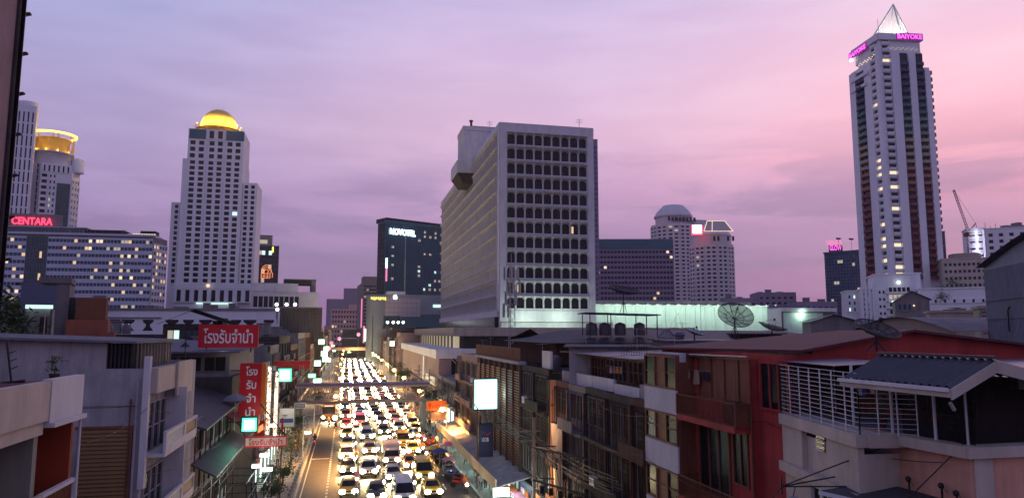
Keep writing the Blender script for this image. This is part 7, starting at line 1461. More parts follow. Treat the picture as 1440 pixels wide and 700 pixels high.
def tuktuk():
    p = at(634, 672, Z=0); x, y = p.x, p.y + 1.2; T = thing('tuk_tuk', 'three wheeled tuk tuk with a dark canopy parked by the right kerb', 'tuk tuk', (x, y, 0))
    one(lambda m: (m.hexa([(x - .6, y - .2, .35), (x + .6, y - .2, .35), (x + .6, y + 1.3, .35), (x - .6, y + 1.3, .35), (x - .65, y - .2, .85), (x + .65, y - .2, .85), (x + .65, y + 1.35, 1.0), (x - .65, y + 1.35, 1.0)], 'car_blue'), m.hexa([(x - .2, y - 1.3, .4), (x + .2, y - 1.3, .4), (x + .6, y - .205, .4), (x - .6, y - .205, .4), (x - .15, y - 1.2, 1.0), (x + .15, y - 1.2, 1.0), (x + .5, y - .205, .8), (x - .5, y - .205, .8)], 'car_blue')), 'body', T)
    one(lambda m: m.grid([[(x - .68 + 1.36 * i / 6, yy, 1.72 + .16 * math.sin(math.pi * i / 6)) for i in range(7)] for yy in (y - .9, y + 1.4)], 'cloth_pink', sm=True), 'canopy', T)
    for dx, dy in ((-.55, -.6), (.55, -.6), (-.6, 1.3), (.6, 1.3)): one(lambda m: m.tube((x + dx, y + dy, .6), (x + dx, y + dy, 1.75), .025, 'steel', 5), 'post', T)
    for dx, dy in ((0, -1.1), (-.6, .9), (.6, .9)): put('wheel', BM[0][1], T, (x + dx, y + dy, .27))
    one(lambda m: m.box(x - .5, x + .5, y + .5, y + 1.1, .86, 1.1, 'black_plastic'), 'seat', T); one(lambda m: m.ball((x, y - 1.28, .8), .09, 'lit_warm', 8, 5), 'headlight', T)
    for k, (px, py, c, lb) in enumerate(((630, 634, 'cloth_pink', 'magenta market umbrella over a stall'), (618, 645, 'cloth_blue', 'blue parasol beside the magenta umbrella'), (610, 640, 'car_yellow', 'yellow parasol over a food cart'))):
        g = at(px, py + 12, Z=.1); U = thing('market_umbrella', lb, 'umbrella', (g.x, g.y, .14)); one(lambda m: m.tube((g.x, g.y, .14), (g.x, g.y, 2.3), .025, 'steel', 5), 'pole', U); one(lambda m: m.lathe((g.x, g.y, 1.95), [(1.15, 0), (.8, .18), (.35, .38), (.02, .45)], c, 10, False, False), 'canopy', U)
tuktuk()
def awning():
    T = thing('pavement_awning', 'long sloping pale awning over the lit pavement stalls', 'awning', (13.3, 64, 0))
    for i in range(11):
        y0, y1 = 64 + i * 4.0, 67.9 + i * 4.0
        one(lambda m: (m.hexa([(13.3, y0, 2.25), (16.45, y0, 3.0), (16.45, y1, 3.0), (13.3, y1, 2.25), (13.3, y0, 2.31), (16.45, y0, 3.06), (16.45, y1, 3.06), (13.3, y1, 2.31)], 'stained_wall'), m.box(13.22, 13.29, y0, y1, 2.0, 3.0, 'tarp')), 'awning_panel', T)
        one(lambda m: m.tube((13.35, y0 + .1, .14), (13.35, y0 + .1, 2.2), .04, 'steel', 5), 'post', T)
        one(lambda m: m.tube((14.6, y0 + .5, 2.35), (14.6, y1 - .5, 2.35), .05, 'lit_shop', 5), 'tube_light', T)
        if i % 2 == 0: lamp(T, (14.7, y0 + 2, 2.2), (.6, 1, .88), 260, .3)
        one(lambda m: (m.box(15.2, 16.3, y0 + .2, y1 - .3, .14, .95, 'white_concrete'), m.box(15.25, 16.25, y0 + .3, y1 - .4, .96, 1.15, random.choice(('sign_orange', 'tarp', 'cloth_pink', 'car_green', 'cloth_white')))), 'stall_table', T)
        for k in range(5): one(lambda m: m.box(16.2, 16.3, y0 + .2 + k * .7, y0 + .7 + k * .7, 1.2, 2.0, random.choice(('cloth_white', 'cloth_pink', 'cloth_black', 'sign_orange', 'cloth_blue'))), 'hanging_goods', T)
    S = thing('lit_shop_corner', 'blazing white shop light at the end of the pavement awning', 'shop light', (15, 62.5, 3)); one(lambda m: m.box(at(694, 690, Y=62.4).x, at(716, 690, Y=62.4).x, 62.4, 62.6, at(700, 698, Y=62.4).z, at(700, 686, Y=62.4).z, 'lit_white'), 'panel', S); lamp(S, (14.5, 61.8, 2.6), (.8, 1, .95), 400, .4)
awning()
# ------------------------------------------------------------------ street lamps
def street_lamps():
    for k, (px, py, s) in enumerate(((623, 575, 1), (591, 549, 1), (568, 531, 1), (549, 520, 1), (538, 512, 1), (532, 506, 1), (527, 502, 1), (523, 499, 1), (519, 496, 1), (471, 587, -1), (472, 557, -1), (478, 532, -1), (481, 521, -1), (479, 512, -1), (481, 504, -1), (482, 498, -1), (483, 493, -1), (436, 640, -1))):
        if py == 640: continue
        d = ray(px, py); p = at(px, py, Z=5.6)
        x = 12.9 if s > 0 else -2.6; y = p.y if p.y < 480 else 470
        if s < 0: x = p.x
        xb = 13.5 if s > 0 else -4.9
        T = thing('street_lamp', ('right side' if s > 0 else 'left side') + ' sodium street lamp, ' + (('nearest', 'second nearest', 'third', 'fourth', 'fifth', 'sixth', 'seventh', 'eighth', 'farthest')[k] if k < 9 else ('nearest', 'second nearest', 'third', 'fourth', 'fifth', 'sixth', 'seventh', 'farthest')[k - 9]) + ' in its row', 'street lamp', (xb, y, .14), 'sodium street lamps')
        one(lambda m: m.tube((xb, y, .14), (xb, y, 5.9), .08, 'steel', 7, .05), 'pole', T)
        one(lambda m: m.path([(xb, y, 5.9), ((xb + x) / 2, y, 6.15), (x, y, 6.0)], .04, 'steel', 5), 'arm', T)
        one(lambda m: m.ball((x, y, 5.62), .34 if s > 0 else .3, 'sodium', 10, 6), 'lamp_globe', T); one(lambda m: m.lathe((x, y, 5.88), [(.3, 0), (.2, .12), (.05, .16)], 'steel', 8), 'hood', T)  # globe enlarged to about the width of the lamp's glow
        down_lamp(T, (x, y, 5.2), (1, .48, .12), 10000 if s > 0 else 9000, .3)
    for x, y in ((-5.2, 44),):  # unseen lamp, added to throw sodium light on the left lane
        T = thing('street_lamp', ('left' if x < 0 else 'right') + ' side unseen sodium lamp added to light the near lane', 'street lamp', (x, y, .14), 'sodium street lamps'); xe = x + (2.6 if x < 0 else -.6)
        one(lambda m: m.tube((x, y, .14), (x, y, 5.9), .08, 'steel', 7, .05), 'pole', T); one(lambda m: m.path([(x, y, 5.9), (xe, y, 6.0)], .04, 'steel', 5), 'arm', T)
        one(lambda m: m.ball((xe, y, 5.62), .3, 'sodium', 10, 6), 'lamp_globe', T); down_lamp(T, (xe, y, 5.2), (1, .50, .13), 5000, .3)
    for i, (px, py, y) in enumerate(((419, 690, 66), (427, 560, 150))):
        x = -5.3; T = thing('slim_pole', ('slim pole with a red top on the left kerb', 'slim bare pole farther along the left kerb')[i], 'pole', (x, y, .14)); one(lambda m: m.tube((x, y, .14), (x, y, 8.4), .06, 'rust', 6), 'shaft', T); one(lambda m: m.tube((x, y, 7.4), (x, y, 8.6), .1, 'sign_red', 6), 'cap', T)
    T = thing('slim_pole', 'slim brown pole in front of the slatted house', 'pole', (13.35, 74, .14)); one(lambda m: m.tube((13.35, 74, .14), (13.35, 74, 8.2), .07, 'rust', 6), 'shaft', T); one(lambda m: m.path([(13.35, 74, 8.2), (12.9, 77, 9.0), (12.4, 80, 9.4)], .05, 'rust', 5), 'arm', T)
street_lamps()
def footbridge():
    y = 120.; x0, x1 = -7.2, 12.9; zf, zr = 5.0, 7.45; T = thing('footbridge', 'covered steel footbridge with a blue roof and open truss sides across the street', 'footbridge', (3, y, 0))
    mat('bridge_roof', (.16, .14, .22), .5, .15, .5); mat('bridge_steel', (.50, .30, .26), .6, .15, 1)
    one(lambda m: (m.box(x0 - .5, x1 + .5, y - 1.5, y + 1.5, zr, zr + .42, 'bridge_roof'), m.box(x0 - .5, x1 + .5, y - 1.56, y - 1.5, zr - .2, zr + .05, 'bridge_steel')), 'roof', T); one(lambda m: m.box(x0, x1, y - 1.2, y + 1.2, zf - .3, zf, 'grey_concrete'), 'deck', T)
    for sy in (-1.15, 1.15):
        n = 14
        def side(m):
            m.tube((x0, y + sy, zf + .05), (x1, y + sy, zf + .05), .07, 'bridge_steel', 4); m.tube((x0, y + sy, zr - .1), (x1, y + sy, zr - .1), .07, 'bridge_steel', 4); m.tube((x0, y + sy, zf + 1.1), (x1, y + sy, zf + 1.1), .04, 'bridge_steel', 4)
            for i in range(n):
                a, b = x0 + (x1 - x0) * i / n, x0 + (x1 - x0) * (i + 1) / n
                m.tube((a, y + sy, zf), (b, y + sy, zr - .1) if i % 2 else (b, y + sy, zf), .05, 'bridge_steel', 4) if i % 2 else m.tube((a, y + sy, zr - .1), (b, y + sy, zf), .05, 'bridge_steel', 4)
        one(side, 'truss', T)
    for x in (x0 + .3, x1 - .3): one(lambda m: (m.box(x - .25, x + .25, y - 1, y - .6, .14, zf - .31, 'grey_concrete'), m.box(x - .25, x + .25, y + .6, y + 1, .14, zf - .31, 'grey_concrete')), 'support', T)
    for s, x in ((1, x0 - 1), (1, x1 + .6)): 
        st = one_mesh(lambda m: m.box(-.8, .8, 0, .34, 0, .17, 'grey_concrete'), 'step')
        for i in range(26): put('step', st, T, (x, y + 2.0 + i * .33, zf - .2 - i * .19))
        one(lambda m: (m.tube((x - .8, y + 1.6, zf + .9), (x - .8, y + 10.4, 1.0), .04, 'bridge_steel', 4), m.tube((x + .8, y + 1.6, zf + .9), (x + .8, y + 10.4, 1.0), .04, 'bridge_steel', 4)), 'handrail', T)
    rg = random.Random(2)
    # stepped gantry beyond, and the cross street bridge closing the view
    T = thing('far_gantry', 'orange lit low bridge crossing the street at its far end', 'bridge', (4, 430, 0)); one(lambda m: (m.box(-9, 17, 430, 434, 5.4, 6.4, 'bridge_steel'), m.box(-9, 17, 429.6, 430, 6.4, 7.3, 'beige_wall'), m.box(-9, -8.2, 430, 434, 0, 5.4, 'grey_concrete'), m.box(16, 17, 430, 434, 0, 5.4, 'grey_concrete')), 'deck', T); lamp(T, (4, 426, 4.5), (1, .5, .15), 5000, .5)
    one(lambda m: m.face([(.2, 429.5, 4.2), (2.4, 429.5, 4.2), (1.3, 429.5, 5.4)], 'neon_green'), 'green_signal', T)
    T = thing('far_tent_roof', 'pale tent roof across the far end of the street', 'tent', (-6, 470, 0)); one(lambda m: (m.grid([[(-10, 470, 7.5), (-4, 470, 12), (6, 470, 12), (14, 470, 7.5)], [(-10, 500, 7.5), (-4, 500, 12), (6, 500, 12), (14, 500, 7.5)]], 'white_concrete'), m.box(-10, 16, 471, 499, 0, 7.4, 'dark_concrete')), 'roof', T)
    T, poly, F, z1 = block('dark_far_screen', 'dark screen wall behind the far tent roof', 'building', 482, 514, 463, 520, 90, 20, 'dark_concrete')
    T = thing('pink_lit_sign', 'upright pink and white lit sign at the far end of the right row', 'sign', (15, 400, 10)); p = at(517, 466, Y=395); one(lambda m: (m.box(p.x - 1.6, p.x + .4, 395, 396, p.z - 5, p.z + 1.5, 'lit_white'), m.box(p.x - 2.4, p.x - 1.61, 395, 396, p.z - 6, p.z + 3, 'neon_rose'), m.box(p.x + .41, p.x + 1.5, 395, 396, p.z - 3, p.z + 4, 'neon_rose')), 'panel', T)
footbridge()
# ------------------------------------------------------------------ signs over the street
def signs():
    def board(px0, px1, py0, py1, Y, m, name, lb, frame='black_metal', t=.25, post=None, group=None, cat='sign', ang=0):
        a, b = at(px0, py1, Y=Y), at(px1, py0, Y=Y); T = thing(name, lb, cat, (a.x, Y, a.z), group)
        one(lambda q: q.box(a.x, b.x, Y, Y + t, a.z, b.z, m), 'panel', T)
        one(lambda q: (q.box(a.x - .08, b.x + .08, Y - .03, Y + t + .02, a.z - .1, a.z - .003, frame), q.box(a.x - .08, b.x + .08, Y - .03, Y + t + .02, b.z + .003, b.z + .1, frame), q.box(a.x - .1, a.x - .004, Y - .04, Y + t + .03, a.z, b.z, frame), q.box(b.x + .004, b.x + .1, Y - .04, Y + t + .03, a.z, b.z, frame)), 'frame', T)
        if post: one(lambda q: [q.tube(s, e, .05, 'black_metal', 5) for s, e in post(a, b)], 'bracket', T)
        return T, a, b
    THAI = 'โรงรับจำนำ'
    T, a, b = board(280, 362, 458, 487, 64, 'sign_red', 'red_pawn_signboard', 'wide red signboard with white Thai letters on the roof', 'sign_red', .3, lambda a, b: [((a.x + .5, 64.4, 14.3), (a.x + .5, 64.4, a.z)), ((b.x - .5, 64.4, 14.3), (b.x - .5, 64.4, a.z))])
    text(T, THAI, (b.x - a.x) * .86, ((a.x + b.x) / 2, 63.97, (a.z + b.z) / 2 + .02), (0, -1), 'letter_white', .03, (b.z - a.z) * .72, .012)
    lamp(T, ((a.x + b.x) / 2, 61.6, a.z - .3), (1, .8, .8), 24, .4)
    T, a, b = board(336, 366, 512, 595, 63, 'sign_red', 'vertical_red_pawn_sign', 'vertical red sign with stacked white Thai letters', 'sign_red', .35, lambda a, b: [((b.x - 3.2, 63.2, b.z - .5), (a.x, 63.2, b.z - .5)), ((b.x - 3.2, 63.2, a.z + .5), (a.x, 63.2, a.z + .5))])
    hh = (b.z - a.z) / 4
    for i, s in enumerate(('โรง', 'รับ', 'จำ', 'นำ')): text(T, s, (b.x - a.x) * (.62 if i == 0 else .52), ((a.x + b.x) / 2 + .1, 62.97, b.z - hh * .92 * (i + .48)), (0, -1), 'letter_white', .03, hh * .62, .012)
    lamp(T, ((a.x + b.x) / 2 + .8, 61.4, a.z + 1), (1, .75, .7), 22, .3)
    T, a, b = board(367, 373, 512, 580, 63.4, 'sign_orange', 'orange_side_panel', 'narrow orange panel beside the vertical red sign', 'sign_orange', .3)
    T, a, b = board(345, 402, 614, 627, 60, 'letter_pale', 'low_pale_pawn_sign', 'low pale signboard with red Thai letters over the pavement', 'sign_red', .2, lambda a, b: [((a.x, 60.1, b.z), (a.x - 1, 60.1, b.z + 2)), ((b.x, 60.1, b.z), (b.x - 2, 60.1, b.z + 2.6))])
    text(T, THAI, (b.x - a.x) * .84, ((a.x + b.x) / 2, 59.97, (a.z + b.z) / 2), (0, -1), 'letter_red', .02, (b.z - a.z) * .78, .015)
    lamp(T, ((a.x + b.x) / 2, 58.6, a.z - .4), (1, .7, .65), 50, .3)
    for px0, px1, py0, py1, Y, lb in ((340, 361, 587, 606, 58, 'bright green lit box sign below the vertical red sign'), (391, 410, 518, 536, 88, 'green lit box sign under the red fringed awning')):
        T, a, b = board(px0, px1, py0, py1, Y, 'neon_green', 'green_box_sign', lb, 'black_metal', .4, lambda a, b: [((a.x - 1.2, Y + .2, b.z - .3), (a.x, Y + .2, b.z - .3))], 'green box signs')
        dx, dz = (b.x - a.x) * .14, (b.z - a.z) * .14; one(lambda q: q.box(a.x + dx, b.x - dx, Y - .02, Y, a.z + dz, b.z - dz, 'green_face'), 'face', T); lamp(T, ((a.x + b.x) / 2, Y - .6, a.z), (.3, 1, .6), 50, .3)
    # bright billboard on the right and its neighbours
    T, a, b = board(667, 699, 533, 575, 76, 'billboard_white', 'white_lit_billboard', 'blank overexposed bluish white billboard on the slatted house', 'black_metal', .4, lambda a, b: [((b.x, 76.2, b.z - .3), (b.x + 1, 76.2, b.z - .3)), ((b.x, 76.2, a.z + .3), (b.x + 1, 76.2, a.z + .3))]); lamp(T, ((a.x + b.x) / 2 + 1.2, 74.6, (a.z + b.z) / 2), (.6, .95, 1), 150, .5)
    T, a, b = board(674, 692, 597, 641, 74, 'sign_navy', 'navy_bank_sign', 'navy hanging sign with white UOB letters below the billboard', 'black_metal', .25, lambda a, b: [((a.x - .4, 74.1, b.z + .15), (b.x + 2.6, 74.1, b.z + .15))])
    text(T, 'UOB', (b.x - a.x) * .55, ((a.x + b.x) / 2 - .05, 73.97, (a.z + b.z) / 2 + .1), (0, -1), 'letter_white', .02, .42, .02)
    one(lambda q: q.path([(a.x + .3, 73.96, b.z - .6), (a.x + .8, 73.96, b.z - 1.0), (b.x - .2, 73.96, b.z - .75)], .05, 'sign_red', 4), 'emblem', T); lamp(T, (a.x, 72.6, b.z - 1), (.8, .8, 1), 12, .3)
    T, a, b = board(601, 627, 564, 576, 104, 'sign_orange', 'orange_shop_sign', 'orange shop sign with red Thai letters behind the nearest street lamp', 'sign_orange', .3, lambda a, b: [((b.x, 104.2, a.z + .4), (b.x + 1.5, 104.2, a.z + .4))])
    text(T, 'ร้านยา', (b.x - a.x) * .62, ((a.x + b.x) / 2 - .3, 103.96, (a.z + b.z) / 2), (0, -1), 'letter_red', .03, (b.z - a.z) * .6, .02); lamp(T, ((a.x + b.x) / 2, 102.6, a.z), (1, .5, .15), 160, .3)
    T, a, b = board(606, 628, 579, 590, 103, 'pink_concrete', 'pink_shop_sign', 'plain pinkish signboard under the orange shop sign', 'rust', .3)
    # left side: fringe awning, lit columns, poster boards, box signs
    T = thing('red_fringed_awning', 'red awning with hanging fringe high over the left pavement', 'awning', at(383, 512, Y=92)); a, b = at(384, 517, Y=92), at(437, 507, Y=92); one(lambda q: q.box(a.x, b.x, 92, 93.2, b.z - .5, b.z, 'sign_red'), 'board', T); one(lambda q: [q.box(a.x + i * .24, a.x + i * .24 + .17, 92, 92.05, b.z - .95, b.z - .51, 'sign_red') for i in range(int((b.x - a.x) / .24))], 'fringe', T, kind='stuff'); lamp(T, ((a.x + b.x) / 2, 90.5, a.z - 1), (1, .3, .2), 14, .4)
    for k, (px0, px1, py0, py1, Y, lb) in enumerate(((374, 381, 516, 610, 80, 'left sparkling pillar hung with warm fairy lights'), (385, 391, 522, 612, 84, 'right sparkling pillar hung with warm fairy lights'))):
        T, a, b = board(px0, px1, py0, py1, Y, 'pink_concrete', 'fairy_light_pillar', lb, 'white_concrete', .4, None, 'pillars with fairy lights', 'pillar'); rg = random.Random(k)
        one(lambda q: [q.ball((rg.uniform(a.x, b.x), Y - .05, rg.uniform(a.z, b.z)), .045, 'lit_fairy', 4, 3) for _ in range(120)], 'fairy_lights', T, kind='stuff'); lamp(T, ((a.x + b.x) / 2, Y - .8, a.z * .4 + b.z * .6), (1, .68, .4), 130, .4); lamp(T, ((a.x + b.x) / 2, Y - .8, a.z * .8 + b.z * .2), (1, .68, .4), 130, .4)
    T, a, b = board(362, 374, 545, 580, 76, 'lit_panelw', 'glowing_poster', 'overexposed poster behind the orange side panel', 'black_metal', .2)
    T, a, b = board(360, 371, 592, 612, 66, 'sign_red', 'red_arrow_sign', 'red sign with an orange lit slash beside the green box', 'sign_red', .2); one(lambda q: q.face([(a.x + .15, 65.97, a.z + .2), (a.x + .6, 65.97, a.z + .5), (b.x - .05, 65.97, b.z - .2), (b.x - .35, 65.97, b.z - .4)], 'orange_neon'), 'slash', T)
    T, a, b = board(392, 414, 574, 600, 94, 'cloth_white', 'white_poster_board', 'white poster board with a round emblem and blue stripes', 'grey_concrete', .2, lambda a, b: [((a.x - .6, 94.1, b.z), (a.x, 94.1, b.z))]); one(lambda q: (q.box(a.x + .1, b.x - .1, 93.96, 93.98, a.z + .5, a.z + 1.0, 'cloth_blue'), q.lathe(((a.x * .6 + b.x * .4), 93.95, b.z - .75), [(.3, -.02), (.3, .02)], 'cloth_blue', 10)), 'print', T); lamp(T, ((a.x + b.x) / 2, 92.6, b.z), (1, .8, .65), 60, .3)
    T, a, b = board(415, 429, 567, 573, 98, 'cloth_grey', 'small_striped_sign', 'small blue striped signboard left of the lamp pole', 'letter_white', .15); one(lambda q: [q.box(a.x + .1, b.x - .1, 97.96, 97.98, a.z + .12 + .18 * i, a.z + .19 + .18 * i, 'letter_white') for i in range(3)], 'stripes', T)
    box_l = ((452, 480.5, 194, 8), (459, 490, 240, 7), (456, 497, 222, 9), (457.5, 505, 212, 8), (462, 506, 250, 6), (446.5, 510.5, 167, 9), (438.6, 528, 140, 10), (446.3, 535, 142, 11), (468, 486, 330, 4), (470, 493, 300, 4))
    pos = ('topmost', 'second from the top', 'third from the top', 'fourth from the top', 'small far', 'large square', 'dim wide', 'lowest wide', 'tiny upper', 'tiny lower')
    for k, (px, py, Y, s) in enumerate(box_l):
        hgt = s * (.8 if k < 6 else .5); T, a, b = board(px - s / 2, px + s / 2, py - hgt / 2, py + hgt / 2, Y, 'lit_white' if k not in (6,) else 'lit_cool', 'white_box_sign', '%s white green lit box sign on the far left row' % pos[k], 'green_rim', .4, lambda a, b: [((a.x - 1.5, Y + .2, b.z - .2), (a.x, Y + .2, b.z - .2))], 'white lit box signs on the left row')
    T, a, b = board(548.5, 554.5, 479.5, 486, 230, 'lit_white', 'white_box_sign', 'lone white green lit box sign on a pole above the right row', 'green_rim', .4, lambda a, b: [(((a.x + b.x) / 2, 230.2, 0.1), ((a.x + b.x) / 2, 230.2, a.z))])
    # red blinking points at the far end
    rg = random.Random(9)
    for k, (px, py, m) in enumerate(((466, 482, 'neon_rose'), (477, 476, 'neon_rose'), (463, 489, 'neon_red'), (504, 470, 'neon_rose'))):
        p = at(px, py, Y=330); T = thing('far_red_light', ('pinkish light by the topmost box sign', 'highest pinkish light at the street end', 'red light below the topmost box sign', 'pink light on the right row roof')[k], 'light', p); one(lambda q: q.ball(p, .9, m, 7, 4), 'lens', T); one(lambda q: q.tube((p.x, p.y, .1), (p.x, p.y, p.z - .8), .08, 'steel', 4), 'pole', T)
mat('letter_pale', (.62, .40, .38), .6, .1, 1); glow('lit_fairy', (1, .66, .36), 9); glow('lit_panelw', (1, .78, .66), 2.6); mat('green_rim', (.1, .4, .25), .5, .1, 1, emit=(.1, 1, .5), es=.6)
signs()
# ------------------------------------------------------------------ left pavement trees, stall lights, overhead cables
for k, (x, y, h, r, lb) in enumerate(((-6.3, 92, 4.4, 1.9, 'round street tree beside the striped sign'), (-6.2, 80, 3.2, 1.6, 'low rusty brown street tree on the left pavement'), (-6.4, 70, 3.0, 1.4, 'low green street tree nearest on the left pavement'), (-6.2, 104, 4.6, 1.6, 'street tree just before the footbridge'), (-6.0, 150, 5, 2, 'street tree just beyond the footbridge'))): tree((x, y, .14), h, r, lb, 900, .17, 70 + k)
for k, (x, y, h, r) in enumerate(((14.6, 128, 6, 2.2), (14.4, 150, 7, 2.4), (14.4, 182, 7, 2.6), (14.6, 215, 7, 2.6))): tree((x, y, .14), h, r, ('tree left of the podium corner', 'second tree along the podium', 'third tree along the podium', 'farthest tree along the podium')[k], 600, .3, 90 + k)
def clutter():
    T = thing('steel_stair_frame', 'dark open steel frame over the pavement below the low pawn sign', 'frame', (-7, 58, 0))
    def f(m):
        for x in (-8.6, -6.8, -5.6):
            for y in (56, 59, 62): m.tube((x, y, .14), (x, y, 5.2), .05, 'black_metal', 4)
        for z in (2.6, 3.9, 5.2):
            for y in (56, 59, 62): m.tube((-8.8, y, z), (-5.4, y, z), .04, 'black_metal', 4)
            for x in (-8.6, -6.8, -5.6): m.tube((x, 55.5, z), (x, 62.5, z), .04, 'black_metal', 4)
    one(f, 'frame', T)
    for k, (px, py, Y, mt, w) in enumerate(((361, 655, 60, 'lit_cool', 150), (376, 660, 58, 'lit_shop', 140), (384, 598, 70, 'lit_warm', 120), (433, 608, 86, 'lit_cool', 260), (372, 640, 62, 'lit_shop', 60))):
        p = at(px, py, Y=Y); T = thing('stall_light', ('small bulb under the low pawn sign', 'bluish lit stall counter at the lower left', 'warm bulb by the fairy light pillar', 'cool white stall lamp cluster behind the street tree', 'faint cool lamp under the dark frame')[k], 'light', p); one(lambda q: (q.box(p.x - .35, p.x + .35, p.y - .1, p.y + .1, p.z - .1, p.z + .16, mt), q.tube((p.x, p.y, p.z), (p.x - 1.2, p.y + .4, p.z + 1.2), .02, 'black_metal', 3)), 'lens', T); lamp(T, (p.x, p.y - .4, p.z), (.7, 1, .95) if mt != 'lit_warm' else (1, .7, .4), w, .3)
    U = thing('white_parasol', 'small white parasol above the dark shophouse ledge', 'parasol', at(331, 562, Y=58)); p = at(331, 562, Y=58); one(lambda m: m.lathe(p, [(.9, 0), (.65, .25), (.3, .42), (.02, .5)], 'cloth_grey', 10, False, False), 'canopy', U); one(lambda m: m.tube((p.x, p.y, p.z - 2.2), (p.x, p.y, p.z + .4), .03, 'steel', 4), 'pole', U)
    rg = random.Random(15)
    def sag(m, a, b, r, n=12, d=.8):
        pts = [Vector(a).lerp(Vector(b), i / n) - Vector((0, 0, d * 4 * (i / n) * (1 - i / n))) for i in range(n + 1)]; m.path(pts, r, 'black_plastic', 3)
    for k in range(8):
        x, z = 16.0 - .16 * k, 6.7 + .24 * (k % 5); c = MB()
        for i in range(6): sag(c, (x, 40 + i * 20, z), (x, 60 + i * 20, z), .034, 10, .35 + .1 * (k % 2))
        o = c.build('overhead_cable', loc=(x, 40, z)); tag(o, 'black cable sagging in a bundle along the right shophouse fronts, %s from the wall' % ORDN[k], 'cable', 'cables along the right row')
    for k in range(4):
        x, z = -8.6 + .15 * k, 6.6 + .25 * (k % 3); c = MB()
        for i in range(6): sag(c, (x, 44 + i * 20, z), (x, 64 + i * 20, z), .034, 10, .35)
        o = c.build('overhead_cable', loc=(x, 44, z)); tag(o, 'black cable sagging along the left shophouse fronts', 'cable', 'cables along the left row')
    for i in range(6):
        y = 60 + i * 20
        T = thing('utility_pole', 'concrete utility pole on the right pavement, %s along the row' % ('first', 'second', 'third', 'fourth', 'fifth', 'sixth')[i], 'utility pole', (15.7, y, .14)); one(lambda m: m.box(15.58, 15.82, y - .12, y + .12, .14, 8.8, 'grey_concrete'), 'shaft', T)
        for z in (6.8, 7.6): one(lambda m: m.box(14.6, 16.3, y - .06, y + .06, z, z + .12, 'grey_concrete'), 'crossarm', T)
        if i in (1, 3): one(lambda m: (m.lathe((15.2, y - .3, 5.4), [(.3, 0), (.36, .05), (.36, .9), (.2, 1.0), (.08, 1.2)], 'grey_concrete', 10), [m.box(15.5 + .0, 15.7, y - .34 - .0, y - .2, 5.5 + .3 * q, 5.6 + .3 * q, 'steel') for q in range(3)]), 'transformer', T)
clutter()
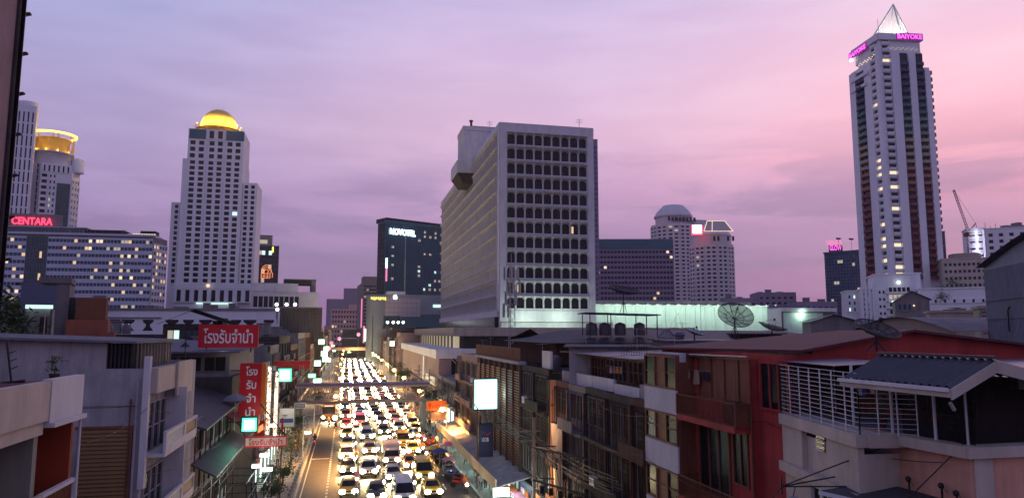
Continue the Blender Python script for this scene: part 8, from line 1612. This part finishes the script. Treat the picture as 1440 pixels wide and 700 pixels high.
# ------------------------------------------------------------------ small near clutter
def near_clutter():
    rg = random.Random(31)
    def laundry(p, q, n, lb, rod='steel'):
        T = thing('laundry_line', lb, 'laundry', p); one(lambda m: m.tube(p, q, .012, rod, 4), 'line', T); P, Q = Vector(p), Vector(q); d = (Q - P).normalized()
        for i in range(n):
            a = P.lerp(Q, (i + .2) / n); w = (Q - P).length / n * rg.uniform(.5, .8); h = rg.uniform(.35, .75); mt = rg.choice(SH + ['cloth_tan', 'denim'])
            one(lambda m: m.grid([[a + d * w * j / 4 + Vector((.03 * math.sin(j * 2 + k), .02 * math.cos(j + k), -h * k / 3)) for j in range(5)] for k in range(4)], mt, sm=True), 'garment', T)
    laundry((17.2, 20.8, 14.35), (18.9, 23.9, 14.35), 5, 'washing hung behind the white cage on the peach house terrace')
    laundry((16.35, 30.3, 14.2), (16.1, 33.6, 14.2), 4, 'few clothes hung along the red house upper balcony')
    laundry((-10.3, 25.4, 12.9), (-10.3, 21.8, 12.9), 4, 'dark clothes hung inside the beige balcony at lower left')
    laundry((17.7, 44.5, 13.7), (17.7, 47.7, 13.7), 5, 'washing on the weathered shophouse roof terrace')
    def pot(x, y, z, lb, h=.7):
        T = thing('potted_plant', lb, 'plant', (x, y, z)); one(lambda m: m.lathe((x, y, z), [(.12, 0), (.17, .25), (.18, .27)], 'brick_brown', 10), 'pot', T); one(lambda m: leaf_cloud(m, (x, y, z + .25 + h * .5), .32, h * .55, 130, .07, rg), 'foliage', T, kind='stuff'); one(lambda m: m.tube((x, y, z + .2), (x, y, z + .3 + h * .4), .02, 'bark', 5), 'stem', T)
    for k, (x, y, z, lb, h) in enumerate(((17.0, 17.4, 12.95, 'small pot plant by the porch post of the peach house', .6), (16.9, 20.2, 12.95, 'leafy pot plant inside the white cage', .9), (17.1, 22.8, 12.95, 'tall pot plant at the back of the white cage', 1.1), (17.4, 38.0, 12.1, 'pot plant behind the first weathered shophouse parapet', .9), (17.5, 42.0, 12.1, 'bushy pot plant behind the second weathered parapet', 1.1), (17.5, 50.4, 12.1, 'pot plant behind the fourth weathered parapet', 1.0), (-9.5, 26.9, 14.36, 'pot plant in the corner of the lower left roof', .6), (-10.3, 38.0, 14.4, 'thin pot plant by the bamboo blinds', .6))): pot(x, y, z, lb, h)
    for k, (x, y, z, h, lb) in enumerate(((18.5, 38.4, 14.5, 1.3, 'aerial on the first purple sheet roof beside the red house'), (19.5, 46.3, 14.6, 1.7, 'aerial on the third purple sheet roof'), (18.3, 53.6, 14.6, 1.1, 'short aerial on the farthest purple sheet roof'), (17.6, 64, 12.7, 2.3, 'aerial on the dark pair beside the slatted house'), (17.5, 88, 13.0, 2.4, 'aerial at the far end of the slatted house roof'), (18, 96, 13.0, 2.0, 'aerial above the pinkish balconied shophouses'), (-11, 52, 12.0, 2.2, 'aerial over the shed roof house'), (-12, 66, 15.4, 1.2, 'aerial beside the roof signboard'), (-11, 84, 12.6, 2.2, 'aerial on the pale shophouse behind the pawn sign'), (-12, 95, 14.4, 2.0, 'aerial on the grey shophouse on the left'), (-12, 110, 15.4, 2.2, 'aerial on the dark upright pair on the left'), (-14, 38, 15.7, 1.2, 'small aerial on the white corner house roof'), (-20, 37, 16, 1.0, 'low aerial farther back on the white house roof'))): aerial((x, y, z), h, lb, 6, .8, .5 + k)
    for k, (x, y, z, lb) in enumerate(((-10.8, 49.5, 12.1, 'dark water tank above the shed roof house'), (18.4, 62.5, 12.65, 'dark water tank on the stained pair by the orange panel'), (18.2, 93.5, 12.3, 'dark water tank on the pinkish shophouses'))):
        o = one(lambda m: m.lathe((x, y, z), [(.5, 0), (.55, .4), (.55, 1.0), (.3, 1.25), (.12, 1.3)], 'tank', 14), 'water_tank', loc=(x, y, z)); tag(o, lb, 'water tank')
    # wires strung off the near houses
    def wire(pts, lb, r=.014):
        b = MB(); 
        for a, c in zip(pts, pts[1:]):
            a, c = Vector(a), Vector(c); d = (c - a).length * .03; q = [a.lerp(c, i / 10) - Vector((0, 0, d * 4 * (i / 10) * (1 - i / 10))) for i in range(11)]; b.path(q, r, 'black_plastic', 3)
        o = b.build('wire', loc=pts[0]); tag(o, lb, 'wire')
    wire([(16.3, 17.2, 12.4), (16.3, 20.8, 12.2), (16.3, 26, 12.5), (15.4, 31, 12.0), (15.5, 35.8, 11.6), (16.2, 46, 11.4), (16.2, 57, 11.2)], 'thin wire stapled along the fronts from the peach house to the dark shophouses')
    wire([(15.6, 24, 9.2), (15.3, 36, 9.6), (16.0, 48, 9.0), (15.8, 60, 8.8), (15.7, 80, 8.2)], 'wire sagging across the red house towards the slatted house')
    wire([(-8.7, 28, 12.2), (-8.8, 36, 12.6), (-8.7, 43, 11.8), (-8.6, 62, 9.5)], 'wire from the lower left balconies to the shed roof house')
    wire([(-8.7, 36.2, 9.6), (-8.4, 47, 9.0), (-8.5, 60, 8.4)], 'lower wire past the white corner house balconies')
    wire([(-16, 35.6, 13.1), (-9.2, 35.7, 12.7)], 'short wire along the white gable wall', .012)
    wire([(18.0, 40, 15.5), (23, 47, 17.4), (30, 60, 15.8)], 'wire rising over the purple sheet roofs', .012)
near_clutter()
# ================================================================== evening haze
def haze():
    o = one(lambda b: b.box(-1100, 1100, -60, 1500, -1.2, 185, 'haze'), 'haze'); o['kind'] = 'stuff'
hz = bpy.data.materials.new('haze'); hz.use_nodes = True; _n = hz.node_tree; _n.nodes.clear()
_v = _n.nodes.new('ShaderNodeVolumePrincipled'); _o = _n.nodes.new('ShaderNodeOutputMaterial'); _n.links.new(_v.outputs[0], _o.inputs['Volume'])
_v.inputs['Color'].default_value = (.82, .78, .90, 1); _v.inputs['Density'].default_value = HAZE; _v.inputs['Anisotropy'].default_value = .55
MATS['haze'] = hz
haze()
